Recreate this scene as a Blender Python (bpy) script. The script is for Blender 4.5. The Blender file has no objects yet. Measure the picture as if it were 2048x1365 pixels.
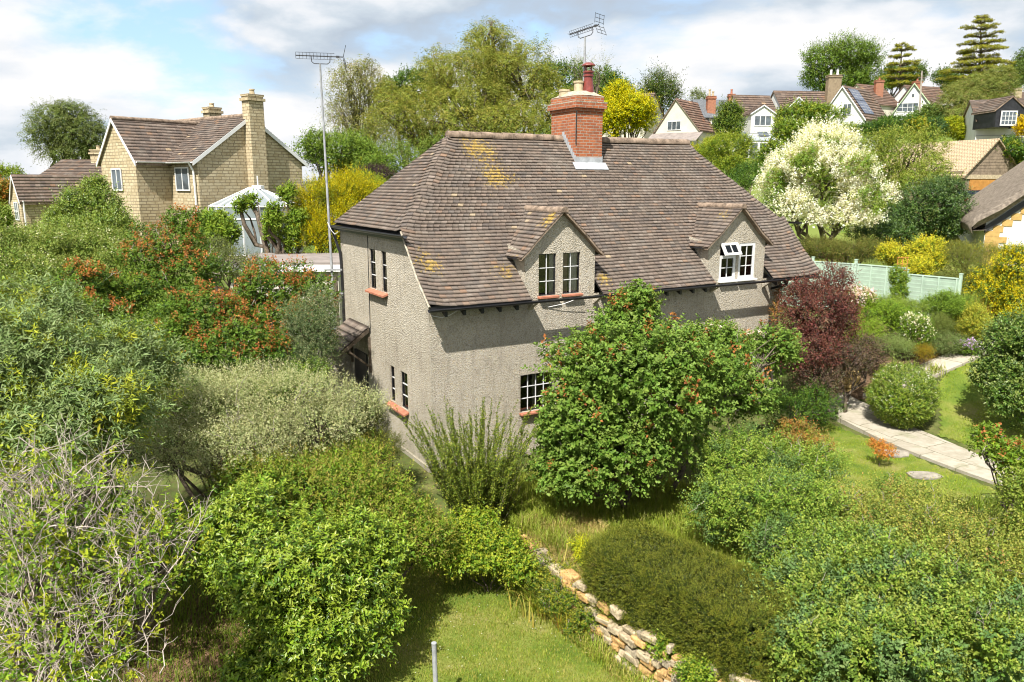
import bpy, math, random
import numpy as np
from math import radians as R_, sin, cos, tan, pi
# ---------------------------------------------------------------- camera, sky, sun, exposure
sc = bpy.context.scene
COL = sc.collection
CAM_H, CAM_P, CAM_F = 6.729, R_(11.712), 1523.6
cam = bpy.data.cameras.new('camera'); cam.sensor_width = 36; cam.lens = CAM_F/2048*36
cam.clip_end = 9000; cam.clip_start = .1
camo = bpy.data.objects.new('camera', cam); COL.objects.link(camo)
camo.location = (0, 0, CAM_H); camo.rotation_euler = (pi/2-CAM_P, 0, 0)
sc.camera = camo
sc.view_settings.view_transform = 'Standard'; sc.view_settings.look = 'None'
sc.view_settings.exposure = 0.97; sc.view_settings.gamma = 1
SUN_EL, SUN_AZ = R_(54), math.atan2(-.93, -.36)      # direction towards the sun (x, y)
sl = bpy.data.lights.new('sun', 'SUN'); sl.energy = 5.0; sl.angle = R_(.6); sl.color = (1, .955, .88)
so = bpy.data.objects.new('sun', sl); COL.objects.link(so)
so.rotation_euler = (pi/2-SUN_EL, 0, SUN_AZ+pi/2); so.location = (-10, -30, 60)
w = bpy.data.worlds.new('World'); sc.world = w; w.use_nodes = True
nt = w.node_tree; nt.nodes.clear()
def N(nt, t, **k):
    n = nt.nodes.new(t)
    for a, b in k.items():
        if a.startswith('i_'): n.inputs[a[2:].replace('_', ' ')].default_value = b
        elif a.startswith('n_'): n.inputs[int(a[2:])].default_value = b
        else: setattr(n, a, b)
    return n
def LK(nt, a, b): nt.links.new(a, b)
def mathn(nt, op, a, b=None, clamp=False):
    n = nt.nodes.new('ShaderNodeMath'); n.operation = op; n.use_clamp = clamp
    for i, s in enumerate((a, b)):
        if s is None: continue
        if isinstance(s, (int, float)): n.inputs[i].default_value = s
        else: nt.links.new(s, n.inputs[i])
    return n.outputs[0]
def ramp(nt, fac, stops, interp='LINEAR'):
    n = nt.nodes.new('ShaderNodeValToRGB'); n.color_ramp.interpolation = interp
    el = n.color_ramp.elements
    while len(el) < len(stops): el.new(.5)
    for e, (p, c) in zip(el, stops):
        e.position = p; e.color = (*c, 1) if len(c) == 3 else c
    if fac is not None: nt.links.new(fac, n.inputs[0])
    return n.outputs[0]
def mixc(nt, fac, a, b, mode='MIX'):
    n = nt.nodes.new('ShaderNodeMix'); n.data_type = 'RGBA'; n.blend_type = mode
    for s, v in ((0, fac), (6, a), (7, b)):
        if isinstance(v, (int, float)): n.inputs[s].default_value = v
        elif isinstance(v, tuple): n.inputs[s].default_value = (*v, 1)
        else: nt.links.new(v, n.inputs[s])
    return n.outputs[2]
def build_world():
    sky = N(nt, 'ShaderNodeTexSky', sky_type='NISHITA', sun_disc=False, sun_elevation=SUN_EL,
            sun_rotation=pi/2-SUN_AZ, air_density=1.0, dust_density=1.2, ozone_density=2.0)
    tc = N(nt, 'ShaderNodeTexCoord')
    def nz(scale, loc, det, rough=.5, zs=2.6, dist=.2):
        mp = N(nt, 'ShaderNodeMapping'); mp.inputs['Scale'].default_value = (1, 1, zs); mp.inputs['Location'].default_value = loc
        LK(nt, tc.outputs['Generated'], mp.inputs[0])
        n1 = N(nt, 'ShaderNodeTexNoise', i_Scale=scale, i_Detail=det, i_Roughness=rough, i_Distortion=dist); LK(nt, mp.outputs[0], n1.inputs[0]); return n1.outputs[0]
    LOC = (5.3, 2.2, .1)
    a = nz(3.2, LOC, 9.0, .55); up_ = nz(3.2, (LOC[0], LOC[1], LOC[2]+.12), 3.0, .5); dt = nz(9.0, (.2, .7, .1), 7.0, .55, 2.0)
    den = mathn(nt, 'ADD', a, mathn(nt, 'MULTIPLY', mathn(nt, 'SUBTRACT', dt, .5), .16))
    mask = ramp(nt, den, [(.33, (0, 0, 0)), (.42, (.8, .8, .8)), (.48, (1, 1, 1))])
    # the base of a cloud, with more cloud above it, is greyer than its top
    sh = mathn(nt, 'SUBTRACT', den, up_); sh = mathn(nt, 'MULTIPLY_ADD', sh, 2.6); sh.node.inputs[2].default_value = .58
    cc = ramp(nt, sh, [(.24, (.52, .60, .70)), (.42, (.66, .74, .82)), (.56, (.84, .88, .93)), (.72, (.98, .98, .99)), (.85, (1.06, 1.05, 1.04))])
    skm = N(nt, 'ShaderNodeVectorMath', operation='SCALE'); skm.inputs[3].default_value = .098; LK(nt, sky.outputs[0], skm.inputs[0])
    skc = mixc(nt, .35, skm.outputs[0], (.37, .56, .78))
    clm = N(nt, 'ShaderNodeVectorMath', operation='SCALE'); clm.inputs[3].default_value = .52; LK(nt, cc, clm.inputs[0])
    fin = mixc(nt, mask, skc, clm.outputs[0])
    bg = N(nt, 'ShaderNodeBackground'); LK(nt, fin, bg.inputs[0]); bg.inputs[1].default_value = 1.0
    out = N(nt, 'ShaderNodeOutputWorld'); LK(nt, bg.outputs[0], out.inputs[0])
build_world()
sc.cycles.pixel_filter_type = 'BLACKMAN_HARRIS'; sc.cycles.filter_width = 1.1
sc.cycles.max_bounces = 4; sc.cycles.diffuse_bounces = 2; sc.cycles.glossy_bounces = 2
sc.cycles.transmission_bounces = 3; sc.cycles.transparent_max_bounces = 4; sc.cycles.caustics_reflective = False; sc.cycles.caustics_refractive = False
sc.cycles.sample_clamp_indirect = 4.0

# ---------------------------------------------------------------- geometry of the view (metres)
FW = np.array([0, cos(CAM_P), -sin(CAM_P)]); UPV = np.array([0, sin(CAM_P), cos(CAM_P)])
def at(px, py, d):
    "world point at forward distance d seen at photo pixel px, py"
    r = FW*CAM_F+UPV*(682.5-py); r = r+np.array([px-1024, 0, 0])
    return np.array([0, 0, CAM_H])+r*d/r[1]
def unit(v):
    v = np.asarray(v, float); return v/(np.linalg.norm(v, axis=-1, keepdims=True)+1e-12)
TH = R_(59.706); HU = np.array([sin(TH), cos(TH), 0]); HV = np.array([-cos(TH), sin(TH), 0]); HO = np.array([-1.88, 17.041, 0])
def UV(a, b, z): return HO+a*HU+b*HV+np.array([0, 0, z])

# ---------------------------------------------------------------- object helpers
ROOT = {}
def props(o, label=None, cat=None, group=None, kind=None):
    if label: o['label'] = label
    if cat: o['category'] = cat
    if group: o['group'] = group
    if kind: o['kind'] = kind
    return o
def thing(name, loc, label, cat, group=None):
    o = bpy.data.objects.new(name, None); COL.objects.link(o); o.location = tuple(map(float, loc)); o.empty_display_size = .2
    ROOT[o.name] = np.array(loc, float); return props(o, label, cat, group)
def off(parent): return ROOT.get(parent.name, np.zeros(3)) if parent is not None else np.zeros(3)
def mesh_np(name, V, F, k, mats, parent=None, col=None, mi=None, smooth=False, uv=False):
    "V (n,3) world verts, F (m,k) faces"
    V = np.asarray(V, float)-off(parent); F = np.asarray(F, dtype=np.int32)
    me = bpy.data.meshes.new(name); n, m = len(V), len(F)
    me.vertices.add(n); me.vertices.foreach_set('co', V.astype(np.float32).ravel())
    me.loops.add(m*k); me.loops.foreach_set('vertex_index', F.ravel())
    me.polygons.add(m); me.polygons.foreach_set('loop_start', np.arange(0, m*k, k, dtype=np.int32))
    if mi is not None: me.polygons.foreach_set('material_index', np.asarray(mi, dtype=np.int32))
    if col is not None:
        a = me.color_attributes.new('Col', 'BYTE_COLOR', 'POINT')
        c = np.ones((n, 4), np.float32); c[:, :3] = np.clip(col, 0, 1); a.data.foreach_set('color', c.ravel())
    me.update(calc_edges=True)
    if smooth: me.polygons.foreach_set('use_smooth', np.ones(m, bool))
    for mt in (mats if isinstance(mats, (list, tuple)) else [mats]): me.materials.append(mt)
    o = bpy.data.objects.new(name, me); COL.objects.link(o); link(o, parent); return o
def link(o, parent):
    if parent is not None:
        o.parent = parent; ROOT[o.name] = off(parent)
class MB:
    "collects polygons of any size into one mesh"
    def __init__(s): s.v = []; s.f = []; s.m = []; s.c = []; s.hc = False
    def poly(s, pts, mi=0, col=None):
        i = len(s.v); s.v += [tuple(map(float, p)) for p in pts]; s.f.append(tuple(range(i, i+len(pts)))); s.m.append(mi)
        s.c += [col or (1, 1, 1)]*len(pts)
        if col: s.hc = True
    def box(s, c, X, Y, Z, mi=0, col=None):
        "box centred at c with full edge vectors X, Y, Z"
        c, X, Y, Z = [np.asarray(a, float) for a in (c, X, Y, Z)]; X, Y, Z = X/2, Y/2, Z/2
        if np.dot(np.cross(X, Y), Z) < 0: X = -X
        i = len(s.v)
        for dz in (-1, 1):
            for dx, dy in ((-1, -1), (1, -1), (1, 1), (-1, 1)): s.v.append(tuple(c+dx*X+dy*Y+dz*Z))
        s.c += [col or (1, 1, 1)]*8
        if col: s.hc = True
        for f in ((0, 3, 2, 1), (4, 5, 6, 7), (0, 1, 5, 4), (1, 2, 6, 5), (2, 3, 7, 6), (3, 0, 4, 7)):
            s.f.append(tuple(i+q for q in f)); s.m.append(mi)
    def aabb(s, a, b, mi=0): 
        a = np.array(a, float); b = np.array(b, float); d = b-a; s.box((a+b)/2, (d[0], 0, 0), (0, d[1], 0), (0, 0, d[2]), mi)
    def tube(s, pts, rad, n=6, mi=0, cap=True, col=None):
        pts = [np.asarray(p, float) for p in pts]
        if isinstance(rad, (int, float)): rad = [rad]*len(pts)
        i0 = len(s.v); ref = None
        for k, p in enumerate(pts):
            t = unit((pts[min(k+1, len(pts)-1)]-pts[max(k-1, 0)]))
            if ref is None: ref = np.array([1., 0, 0]) if abs(t[0]) < .8 else np.array([0, 1., 0])
            a = unit(ref-t*np.dot(ref, t)); ref = a; b = np.cross(t, a)
            for j in range(n):
                an = 2*pi*j/n; s.v.append(tuple(p+rad[k]*(cos(an)*a+sin(an)*b)))
        s.c += [col or (1, 1, 1)]*(len(pts)*n)
        if col: s.hc = True
        for k in range(len(pts)-1):
            for j in range(n):
                a = i0+k*n+j; b = i0+k*n+(j+1) % n; s.f.append((a, b, b+n, a+n)); s.m.append(mi)
        if cap:
            s.f.append(tuple(i0+j for j in reversed(range(n)))); s.m.append(mi)
            e = i0+(len(pts)-1)*n; s.f.append(tuple(e+j for j in range(n))); s.m.append(mi)
    def prism(s, poly, ext, mi=0):
        "closed prism of a planar polygon (list of 3d pts) pushed by vector ext"
        P = [np.asarray(p, float) for p in poly]; e = np.asarray(ext, float); nrm = sum(np.cross(P[i]-P[0], P[i+1]-P[0]) for i in range(1, len(P)-1))
        if np.dot(nrm, e) > 0: P = P[::-1]
        s.poly(P, mi); s.poly([p+e for p in P[::-1]], mi)
        for i in range(len(P)):
            a, b = P[i], P[(i+1) % len(P)]; s.poly([a, a+e, b+e, b], mi)
    def lathe(s, c, prof, n=16, mi=0):
        i0 = len(s.v); c = np.asarray(c, float)
        for r, z in prof:
            for j in range(n): s.v.append((c[0]+r*cos(2*pi*j/n), c[1]+r*sin(2*pi*j/n), c[2]+z))
        s.c += [(1, 1, 1)]*(len(prof)*n)
        for k in range(len(prof)-1):
            for j in range(n):
                a = i0+k*n+j; b = i0+k*n+(j+1) % n; s.f.append((a, b, b+n, a+n)); s.m.append(mi)
    def build(s, name, mats, parent=None, smooth=False, uv=True, bevel=0):
        me = bpy.data.meshes.new(name); o0 = off(parent)
        me.from_pydata([tuple(np.array(v)-o0) for v in s.v], [], s.f)
        me.polygons.foreach_set('material_index', s.m)
        for mt in (mats if isinstance(mats, (list, tuple)) else [mats]): me.materials.append(mt)
        if smooth: me.polygons.foreach_set('use_smooth', [True]*len(s.f))
        if s.hc:
            a = me.color_attributes.new('Col', 'BYTE_COLOR', 'POINT'); c = np.ones((len(s.v), 4), np.float32); c[:, :3] = s.c; a.data.foreach_set('color', c.ravel())
        if uv:
            ul = me.uv_layers.new(name='UVMap'); data = np.zeros(len(me.loops)*2, np.float32); V = np.array(s.v) if s.v else np.zeros((0, 3))
            k = 0
            for f in s.f:
                P = V[list(f)]; nr = np.cross(P[1]-P[0], P[2]-P[0]); l = np.linalg.norm(nr)
                if l < 1e-12 and len(f) > 3: nr = np.cross(P[2]-P[0], P[3]-P[0]); l = np.linalg.norm(nr)
                nr = nr/(l+1e-12)
                if abs(nr[2]) > .95: a = np.array([1., 0, 0]); b = np.array([0, 1., 0])
                else: a = unit(np.cross([0, 0, 1], nr)); b = np.cross(nr, a)
                for p in P: data[k] = p@a; data[k+1] = p@b; k += 2
            ul.data.foreach_set('uv', data)
        me.update()
        o = bpy.data.objects.new(name, me); COL.objects.link(o); link(o, parent)
        if bevel:
            m = o.modifiers.new('bevel', 'BEVEL'); m.width = bevel; m.segments = 1; m.limit_method = 'ANGLE'
        return o

# ---------------------------------------------------------------- materials
def M_(name, rough=.8, spec=.3):
    m = bpy.data.materials.new(name); m.use_nodes = True; t = m.node_tree; p = t.nodes['Principled BSDF']
    p.inputs['Roughness'].default_value = rough; p.inputs['Specular IOR Level'].default_value = spec
    return m, t, p
def noise(t, scale, detail=4, rough=.55, vec=None, dist=0):
    n = N(t, 'ShaderNodeTexNoise', i_Scale=float(scale), i_Detail=float(detail), i_Roughness=float(rough), i_Distortion=float(dist))
    if vec is None: vec = objv(t)
    LK(t, vec, n.inputs[0]); return n.outputs[0]
def objv(t):
    n = t.nodes.get('TC') or t.nodes.new('ShaderNodeTexCoord'); n.name = 'TC'; return n.outputs['Object']
def uvv(t):
    n = t.nodes.get('TC') or t.nodes.new('ShaderNodeTexCoord'); n.name = 'TC'; return n.outputs['UV']
def bump(t, p, h, strength=.4, dist=.01):
    b = N(t, 'ShaderNodeBump'); b.inputs['Strength'].default_value = strength; b.inputs['Distance'].default_value = dist
    LK(t, h, b.inputs['Height']); LK(t, b.outputs[0], p.inputs['Normal'])
def simple(name, c, var=.12, scale=3, rough=.7, spec=.3, bscale=0, bstr=.3, fine=60, bdist=.01):
    m, t, p = M_(name, rough, spec)
    a = noise(t, scale, 5); b = noise(t, fine, 3)
    f = mathn(t, 'MULTIPLY_ADD', a, .65); t.nodes[-1].inputs[2].default_value = 0; f2 = mathn(t, 'ADD', f, mathn(t, 'MULTIPLY', b, .35))
    d = tuple(max(0, x*(1-2.2*var)) for x in c); l = tuple(min(1, x*(1+2.2*var)) for x in c)
    LK(t, ramp(t, f2, [(.3, d), (.5, c), (.7, l)]), p.inputs['Base Color'])
    if bscale: bump(t, p, noise(t, bscale, 4), bstr, bdist)
    return m
def roughcast(name, cols, scale=42):
    m, t, p = M_(name, .95, .1)
    v = N(t, 'ShaderNodeTexVoronoi', i_Scale=float(scale)); LK(t, objv(t), v.inputs[0])
    c = ramp(t, v.outputs['Color'], cols)
    big = noise(t, .55, 5, .6); st = noise(t, 4, 5, .6)
    c2 = mixc(t, ramp(t, big, [(.35, (0, 0, 0)), (.7, (.55, .55, .55))]), c, (.36, .32, .25), 'MIX')
    c3 = mixc(t, ramp(t, st, [(.55, (0, 0, 0)), (.75, (.4, .4, .4))]), c2, (.20, .18, .145))
    ms = N(t, 'ShaderNodeMapping'); ms.inputs['Scale'].default_value = (1, 1, .12); LK(t, objv(t), ms.inputs[0]); run = noise(t, 5, 6, .65, vec=ms.outputs[0])
    c3 = mixc(t, ramp(t, run, [(.54, (0, 0, 0)), (.72, (.5, .5, .5))]), c3, (.23, .205, .165))
    sz = N(t, 'ShaderNodeSeparateXYZ'); LK(t, objv(t), sz.inputs[0]); low = mathn(t, 'SUBTRACT', .9, mathn(t, 'ADD', sz.outputs[2], mathn(t, 'MULTIPLY', noise(t, 3, 5), .9)), True)
    c3 = mixc(t, mathn(t, 'MULTIPLY', low, .8, True), c3, (.21, .21, .13))
    LK(t, c3, p.inputs['Base Color']); bump(t, p, mathn(t, 'ADD', v.outputs['Distance'], noise(t, scale*.5, 3)), .8, .025)
    return m
def brickm(name, c1, c2, mortar, bw, bh, ms=.012, stain=(.12, .08, .06), bstr=.5, off_=.5, var=None, sq=1, sqf=2):
    m, t, p = M_(name, .9, .15)
    mp = N(t, 'ShaderNodeMapping'); LK(t, uvv(t), mp.inputs[0])
    b = N(t, 'ShaderNodeTexBrick', i_Scale=1.0, i_Brick_Width=bw, i_Row_Height=bh, i_Mortar_Size=ms, i_Mortar_Smooth=.1, i_Bias=0.0, offset=off_, squash=sq, squash_frequency=sqf)
    wv = N(t, 'ShaderNodeVectorMath', operation='MULTIPLY_ADD')
    nn = N(t, 'ShaderNodeTexNoise', i_Scale=3.0, i_Detail=2.0); LK(t, uvv(t), nn.inputs[0])
    LK(t, nn.outputs['Color'], wv.inputs[0]); wv.inputs[1].default_value = (.02, .02, 0); LK(t, mp.outputs[0], wv.inputs[2])
    LK(t, wv.outputs[0], b.inputs[0])
    b.inputs['Color1'].default_value = (*c1, 1); b.inputs['Color2'].default_value = (*c2, 1); b.inputs['Mortar'].default_value = (*mortar, 1)
    c = mixc(t, ramp(t, noise(t, 5, 6, .65), [(.45, (0, 0, 0)), (.75, (.6, .6, .6))]), b.outputs[0], stain)
    c = mixc(t, ramp(t, noise(t, 40, 3), [(.3, (.35, .35, .35)), (.6, (0, 0, 0))]), c, tuple(x*.6 for x in c1))
    LK(t, c, p.inputs['Base Color'])
    h = mathn(t, 'ADD', mathn(t, 'MULTIPLY', b.outputs['Fac'], -1.0), mathn(t, 'MULTIPLY', noise(t, 30, 4), .5)); bump(t, p, h, bstr, .02)
    return m
def colm(name, rough=.85, spec=.2, nscale=25, namp=.35, lichen=None, bstr=.35):
    "surface whose colour per piece is stored on the mesh, broken up by weathering"
    m, t, p = M_(name, rough, spec)
    a = N(t, 'ShaderNodeVertexColor'); a.layer_name = 'Col'
    n1 = noise(t, nscale, 5, .6)
    c = mixc(t, namp, a.outputs[0], ramp(t, n1, [(.3, (.25, .25, .25)), (.7, (1, 1, 1))]), 'MULTIPLY')
    n2 = noise(t, 1.3, 6, .65)
    c = mixc(t, ramp(t, n2, [(.5, (0, 0, 0)), (.72, (.5, .5, .5))]), c, (.27, .24, .205))
    n3 = noise(t, 2.4, 5, .6)
    c = mixc(t, ramp(t, n3, [(.56, (0, 0, 0)), (.72, (.55, .55, .55))]), c, (.10, .078, .068))
    if lichen:
        for fac, colr in lichen(t): c = mixc(t, fac, c, colr)
    LK(t, c, p.inputs['Base Color']); bump(t, p, noise(t, 50, 4), bstr, .01); return m
def leafm(name, rough=.5, spec=.35, trans=.33):
    m, t, p = M_(name, rough, spec)
    a = N(t, 'ShaderNodeVertexColor'); a.layer_name = 'Col'
    hs = N(t, 'ShaderNodeHueSaturation'); hs.inputs['Saturation'].default_value = 1.0 if name == 'petals' else 1.04; hs.inputs['Value'].default_value = 1.0 if name == 'petals' else 1.0
    LK(t, mixc(t, 1.0, a.outputs[0], (1.08, 1.04, .84), 'MULTIPLY') if name != 'petals' else a.outputs[0], hs.inputs['Color']); LK(t, hs.outputs[0], p.inputs['Base Color'])
    tr = N(t, 'ShaderNodeBsdfTranslucent'); g = N(t, 'ShaderNodeGamma'); g.inputs[1].default_value = .85
    LK(t, mixc(t, 1.0, a.outputs[0], (1.35, 1.22, .45), 'MULTIPLY'), g.inputs[0]); LK(t, g.outputs[0], tr.inputs[0])
    mx = N(t, 'ShaderNodeMixShader'); mx.inputs[0].default_value = trans
    LK(t, p.outputs[0], mx.inputs[1]); LK(t, tr.outputs[0], mx.inputs[2]); LK(t, mx.outputs[0], t.nodes['Material Output'].inputs[0])
    return m
def glassm(name):
    m, t, p = M_(name, .04, .6); p.inputs['Base Color'].default_value = (.02, .025, .03, 1)
    tr = N(t, 'ShaderNodeBsdfTransparent'); mx = N(t, 'ShaderNodeMixShader')
    fr = N(t, 'ShaderNodeFresnel'); fr.inputs[0].default_value = 1.5
    LK(t, mathn(t, 'ADD', fr.outputs[0], .02, True), mx.inputs[0]); LK(t, tr.outputs[0], mx.inputs[1])
    gl = N(t, 'ShaderNodeBsdfGlossy'); gl.inputs['Roughness'].default_value = .03; LK(t, gl.outputs[0], mx.inputs[2])
    LK(t, mx.outputs[0], t.nodes['Material Output'].inputs[0]); return m

def roof_lichen(t):
    v = objv(t); out = []
    sp = N(t, 'ShaderNodeSeparateXYZ'); LK(t, v, sp.inputs[0])
    sp1 = mathn(t, 'ADD', mathn(t, 'MULTIPLY', noise(t, 11, 6, .75), .7), mathn(t, 'MULTIPLY', noise(t, 2.2, 3, .6), .3)); 
    def near(c, r):
        d = N(t, 'ShaderNodeVectorMath', operation='DISTANCE'); LK(t, v, d.inputs[0]); d.inputs[1].default_value = tuple(c)
        return mathn(t, 'SUBTRACT', 1.0, mathn(t, 'DIVIDE', d.outputs['Value'], r), True)
    pk = [((2.9, 3.0, 7.7), 1.1), ((3.1, 2.3, 6.9), .9), ((0.2, .5, 5.0), .7), ((3.3, .15, 6.0), .7), ((2.1, .15, 4.8), .6), ((9.2, .3, 6.0), .6), ((4.9, .0, 4.3), .5)]
    tot = None
    for c, r in pk:
        wpt = (c[0]-12.72/2)*HU+(c[1]-6.22/2)*HV+np.array([0, 0, c[2]])
        f = near(wpt, r*1.5); tot = f if tot is None else mathn(t, 'MAXIMUM', tot, f)
    s = mathn(t, 'ADD', mathn(t, 'MULTIPLY', tot, .30), sp1)
    out.append((ramp(t, s, [(.735, (0, 0, 0)), (.78, (.7, .7, .7))]), (.52, .35, .06)))
    s2 = noise(t, 2.0, 6, .75)
    out.append((ramp(t, s2, [(.64, (0, 0, 0)), (.70, (.5, .5, .5))]), (.40, .34, .24)))
    return out
G_TILE = colm('clay_roof_tiles', .88, .2, 22, .45, roof_lichen)
G_TILE2 = colm('concrete_roof_tiles', .9, .15, 14, .4)
G_REND = roughcast('roughcast_render', [(0, (.22, .19, .15)), (.18, (.42, .37, .29)), (.4, (.54, .485, .39)), (.7, (.63, .585, .50)), (.9, (.55, .44, .27)), (1, (.72, .70, .66))])
G_BRICK = brickm('red_chimney_brick', (.50, .165, .07), (.36, .105, .05), (.42, .34, .27), .225, .078, .010)
G_STONE = brickm('yellow_stone_blocks', (.64, .55, .37), (.50, .41, .26), (.25, .20, .13), .44, .15, .016, (.34, .23, .10), .8, .37, sq=.7, sqf=3)
G_WALLST = simple('garden_wall_stone', (.42, .31, .18), .3, 5, .95, .1, 14, .8, 30, .03)
G_WHITE = simple('white_paint', (.78, .78, .77), .04, 2, .5, .3)
G_WREND = simple('white_render', (.74, .74, .71), .07, 1.2, .9, .1, 60, .3)
G_CREAM = simple('cream_render', (.66, .62, .52), .07, 1.2, .9, .1, 60, .3)
G_BLACK = simple('black_gutter_paint', (.018, .018, .02), .3, 5, .35, .5)
G_GREYP = simple('weathered_grey_plastic', (.25, .26, .27), .2, 5, .6, .3)
G_METAL = simple('galvanised_metal', (.34, .35, .36), .2, 6, .45, .5)
G_DKMET = simple('dark_aerial_metal', (.05, .05, .055), .2, 6, .45, .5)
G_TERRA = simple('terracotta', (.42, .17, .105), .18, 6, .8, .2, 40, .3)
G_DTERRA = simple('glazed_red_pot', (.21, .045, .035), .2, 6, .35, .5)
G_CLAY = simple('buff_clay', (.50, .41, .27), .2, 8, .9, .1, 30, .4)
G_MORT = simple('weathered_mortar', (.42, .37, .29), .25, 9, .95, .1, 30, .8, 60, .03)
G_LEAD = simple('lead_flashing', (.42, .44, .46), .15, 6, .6, .4, 20, .3)
G_RIDGE = simple('ridge_tile_clay', (.26, .195, .145), .35, 5, .9, .15, 40, .5, 30)
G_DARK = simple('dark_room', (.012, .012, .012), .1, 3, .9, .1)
G_CURT = simple('curtain_cloth', (.62, .60, .56), .1, 5, .95, .1)
G_PINKC = simple('pink_curtain_cloth', (.42, .30, .27), .1, 5, .95, .1)
G_GLASS = glassm('window_glass')
G_FGLASS = simple('far_window_glass', (.10, .12, .135), .4, 1.5, .12, .6)
G_BARK = simple('bark', (.15, .12, .09), .35, 8, .95, .1, 25, .8, 60, .03)
G_PBARK = simple('pale_bark', (.40, .35, .30), .3, 8, .95, .1, 25, .5, 60, .02)
G_SLATE = brickm('slate_roof', (.16, .175, .19), (.12, .13, .145), (.05, .05, .055), .3, .2, .012, (.25, .26, .25), .4)
G_CEDAR = brickm('cedar_shingles', (.56, .44, .28), (.48, .37, .24), (.14, .09, .05), .22, .16, .02, (.55, .45, .33), .7, .37)
G_BOARD = simple('weathered_oak_boards', (.26, .20, .145), .25, 4, .9, .1, 20, .5)
G_NEWOAK = simple('new_oak_boards', (.50, .24, .06), .15, 4, .8, .2)
G_FENCE = simple('sage_green_fence_paint', (.44, .57, .45), .09, 3, .8, .2, 40, .3)
G_THATCH = simple('straw_thatch', (.27, .225, .18), .3, 6, .98, .05, 45, 1.0, 90, .06)
def pavem():
    m, t, p = M_('worn_concrete_path', .95, .1)
    b = N(t, 'ShaderNodeTexBrick', i_Scale=1.0, i_Brick_Width=.95, i_Row_Height=.9, i_Mortar_Size=.012, i_Mortar_Smooth=.3, offset=.3)
    wv = N(t, 'ShaderNodeVectorMath', operation='MULTIPLY_ADD'); nn = N(t, 'ShaderNodeTexNoise', i_Scale=2.0, i_Detail=4.0); LK(t, objv(t), nn.inputs[0]); LK(t, nn.outputs['Color'], wv.inputs[0]); wv.inputs[1].default_value = (.2, .2, 0)
    mp = N(t, 'ShaderNodeMapping'); mp.inputs['Rotation'].default_value = (0, 0, 1.1); LK(t, objv(t), mp.inputs[0]); LK(t, mp.outputs[0], wv.inputs[2]); LK(t, wv.outputs[0], b.inputs[0])
    b.inputs['Color1'].default_value = (.47, .43, .35, 1); b.inputs['Color2'].default_value = (.40, .36, .29, 1); b.inputs['Mortar'].default_value = (.13, .12, .07, 1)
    c = mixc(t, ramp(t, noise(t, 3, 8, .7), [(.42, (0, 0, 0)), (.7, (.75, .75, .75))]), b.outputs[0], (.27, .24, .17)); c = mixc(t, ramp(t, noise(t, 1.3, 6, .7), [(.55, (0, 0, 0)), (.7, (.6, .6, .6))]), c, (.20, .21, .10))
    LK(t, c, p.inputs['Base Color']); bump(t, p, noise(t, 14, 6, .65), .8, .02); return m
G_PAVE = pavem(); G_SLAB = simple('weathered_stepping_stone', (.30, .27, .22), .2, 6, .95, .1, 20, .6)
G_SOLAR = simple('solar_panel_glass', (.05, .07, .12), .2, 1, .15, .6)
G_BLUE = simple('blue_plastic', (.01, .12, .36), .1, 3, .4, .4)
G_FELT = simple('felt_roof', (.27, .235, .215), .15, 2, .95, .1, 50, .4)
G_LEAF = leafm('foliage', .55, .22, .27)
G_LEAFG = leafm('glossy_foliage', .38, .38, .22)
G_PETAL = leafm('petals', .7, .2, .35)
G_GRASS = leafm('grass_blades', .6, .25, .38)
# ---------------------------------------------------------------- terrain
rng = np.random.default_rng(7)
CP = np.array([(-1.9, 17, .02), (-5, 22.4, .1), (9.1, 23.5, .15), (3.5, 20, 0), (4, 26, .5), (-2.7, 18.7, 0), (0, 12, -.35), (-5, 11, -.35), (-8, 8, -.5), (0, 6, -.8), (8, 7, -.4), (3, 14.5, -.2),
  (9.4, 21, 0), (10, 18.6, 0), (11, 16.4, -.02), (11.9, 17.4, 0), (10.6, 23.2, .45), (11, 20.2, .03), (12.3, 22.5, 1.05), (14.5, 23, 1.6), (13, 18.9, .12), (12.2, 20.9, .45), (13.2, 29, 1.95), (14.4, 27.6, 1.95), (15.6, 26.3, 2.0), (17, 20, .8), (18, 14, .2),
  (20, 32, 2.4), (26, 38, 2.6), (35, 60, 5.2), (28, 48, 3.9), (40, 95, 10.7), (25, 95, 10.6), (61, 125, 15.8), (50, 110, 13), (44, 74, 7), (80, 190, 18), (60, 250, 16), (20, 150, 12.5),
  (-10, 27, 1.5), (-15, 38, 3.0), (-20, 42, 3.1), (-30, 49, 3.8), (-12, 44, 3.3), (-22, 28, 1.2), (-16, 18, .2), (-10, 15, -.2), (-3, 35, 2.3), (0, 55, 4.2), (10, 62, 5.5), (-25, 62, 3.5), (-45, 80, 3.2), (-10, 75, 5),
  (-70, 140, 1), (-30, 140, 4), (20, 50, 4), (24, 42, 3), (-200, 400, -6), (0, 400, 2), (200, 400, 12), (-300, 100, -4), (300, 150, 14), (-30, 0, -2), (30, 0, -.5), (0, -20, -2), (120, 60, 9)], float)
CP[:, :2] /= 1.0
def _rbf_setup():
    P = CP[:, :2]; r = np.linalg.norm(P[:, None]-P[None], axis=2)
    A = r; n = len(P); B = np.c_[np.ones(n), P/100]
    M = np.block([[A+np.eye(n)*.02, B], [B.T, np.zeros((3, 3))]])
    return np.linalg.solve(M, np.r_[CP[:, 2], 0, 0, 0])
_W = _rbf_setup()
WALLC = np.array([(-30, 22), (-6, 17.2), (-2.6, 15.9), (-.5, 14.9), (.15, 13.9), (.85, 12.75), (1.4, 12.0), (2.1, 10.95), (2.9, 10.05), (4.4, 8.6), (7, 5)], float)
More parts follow.
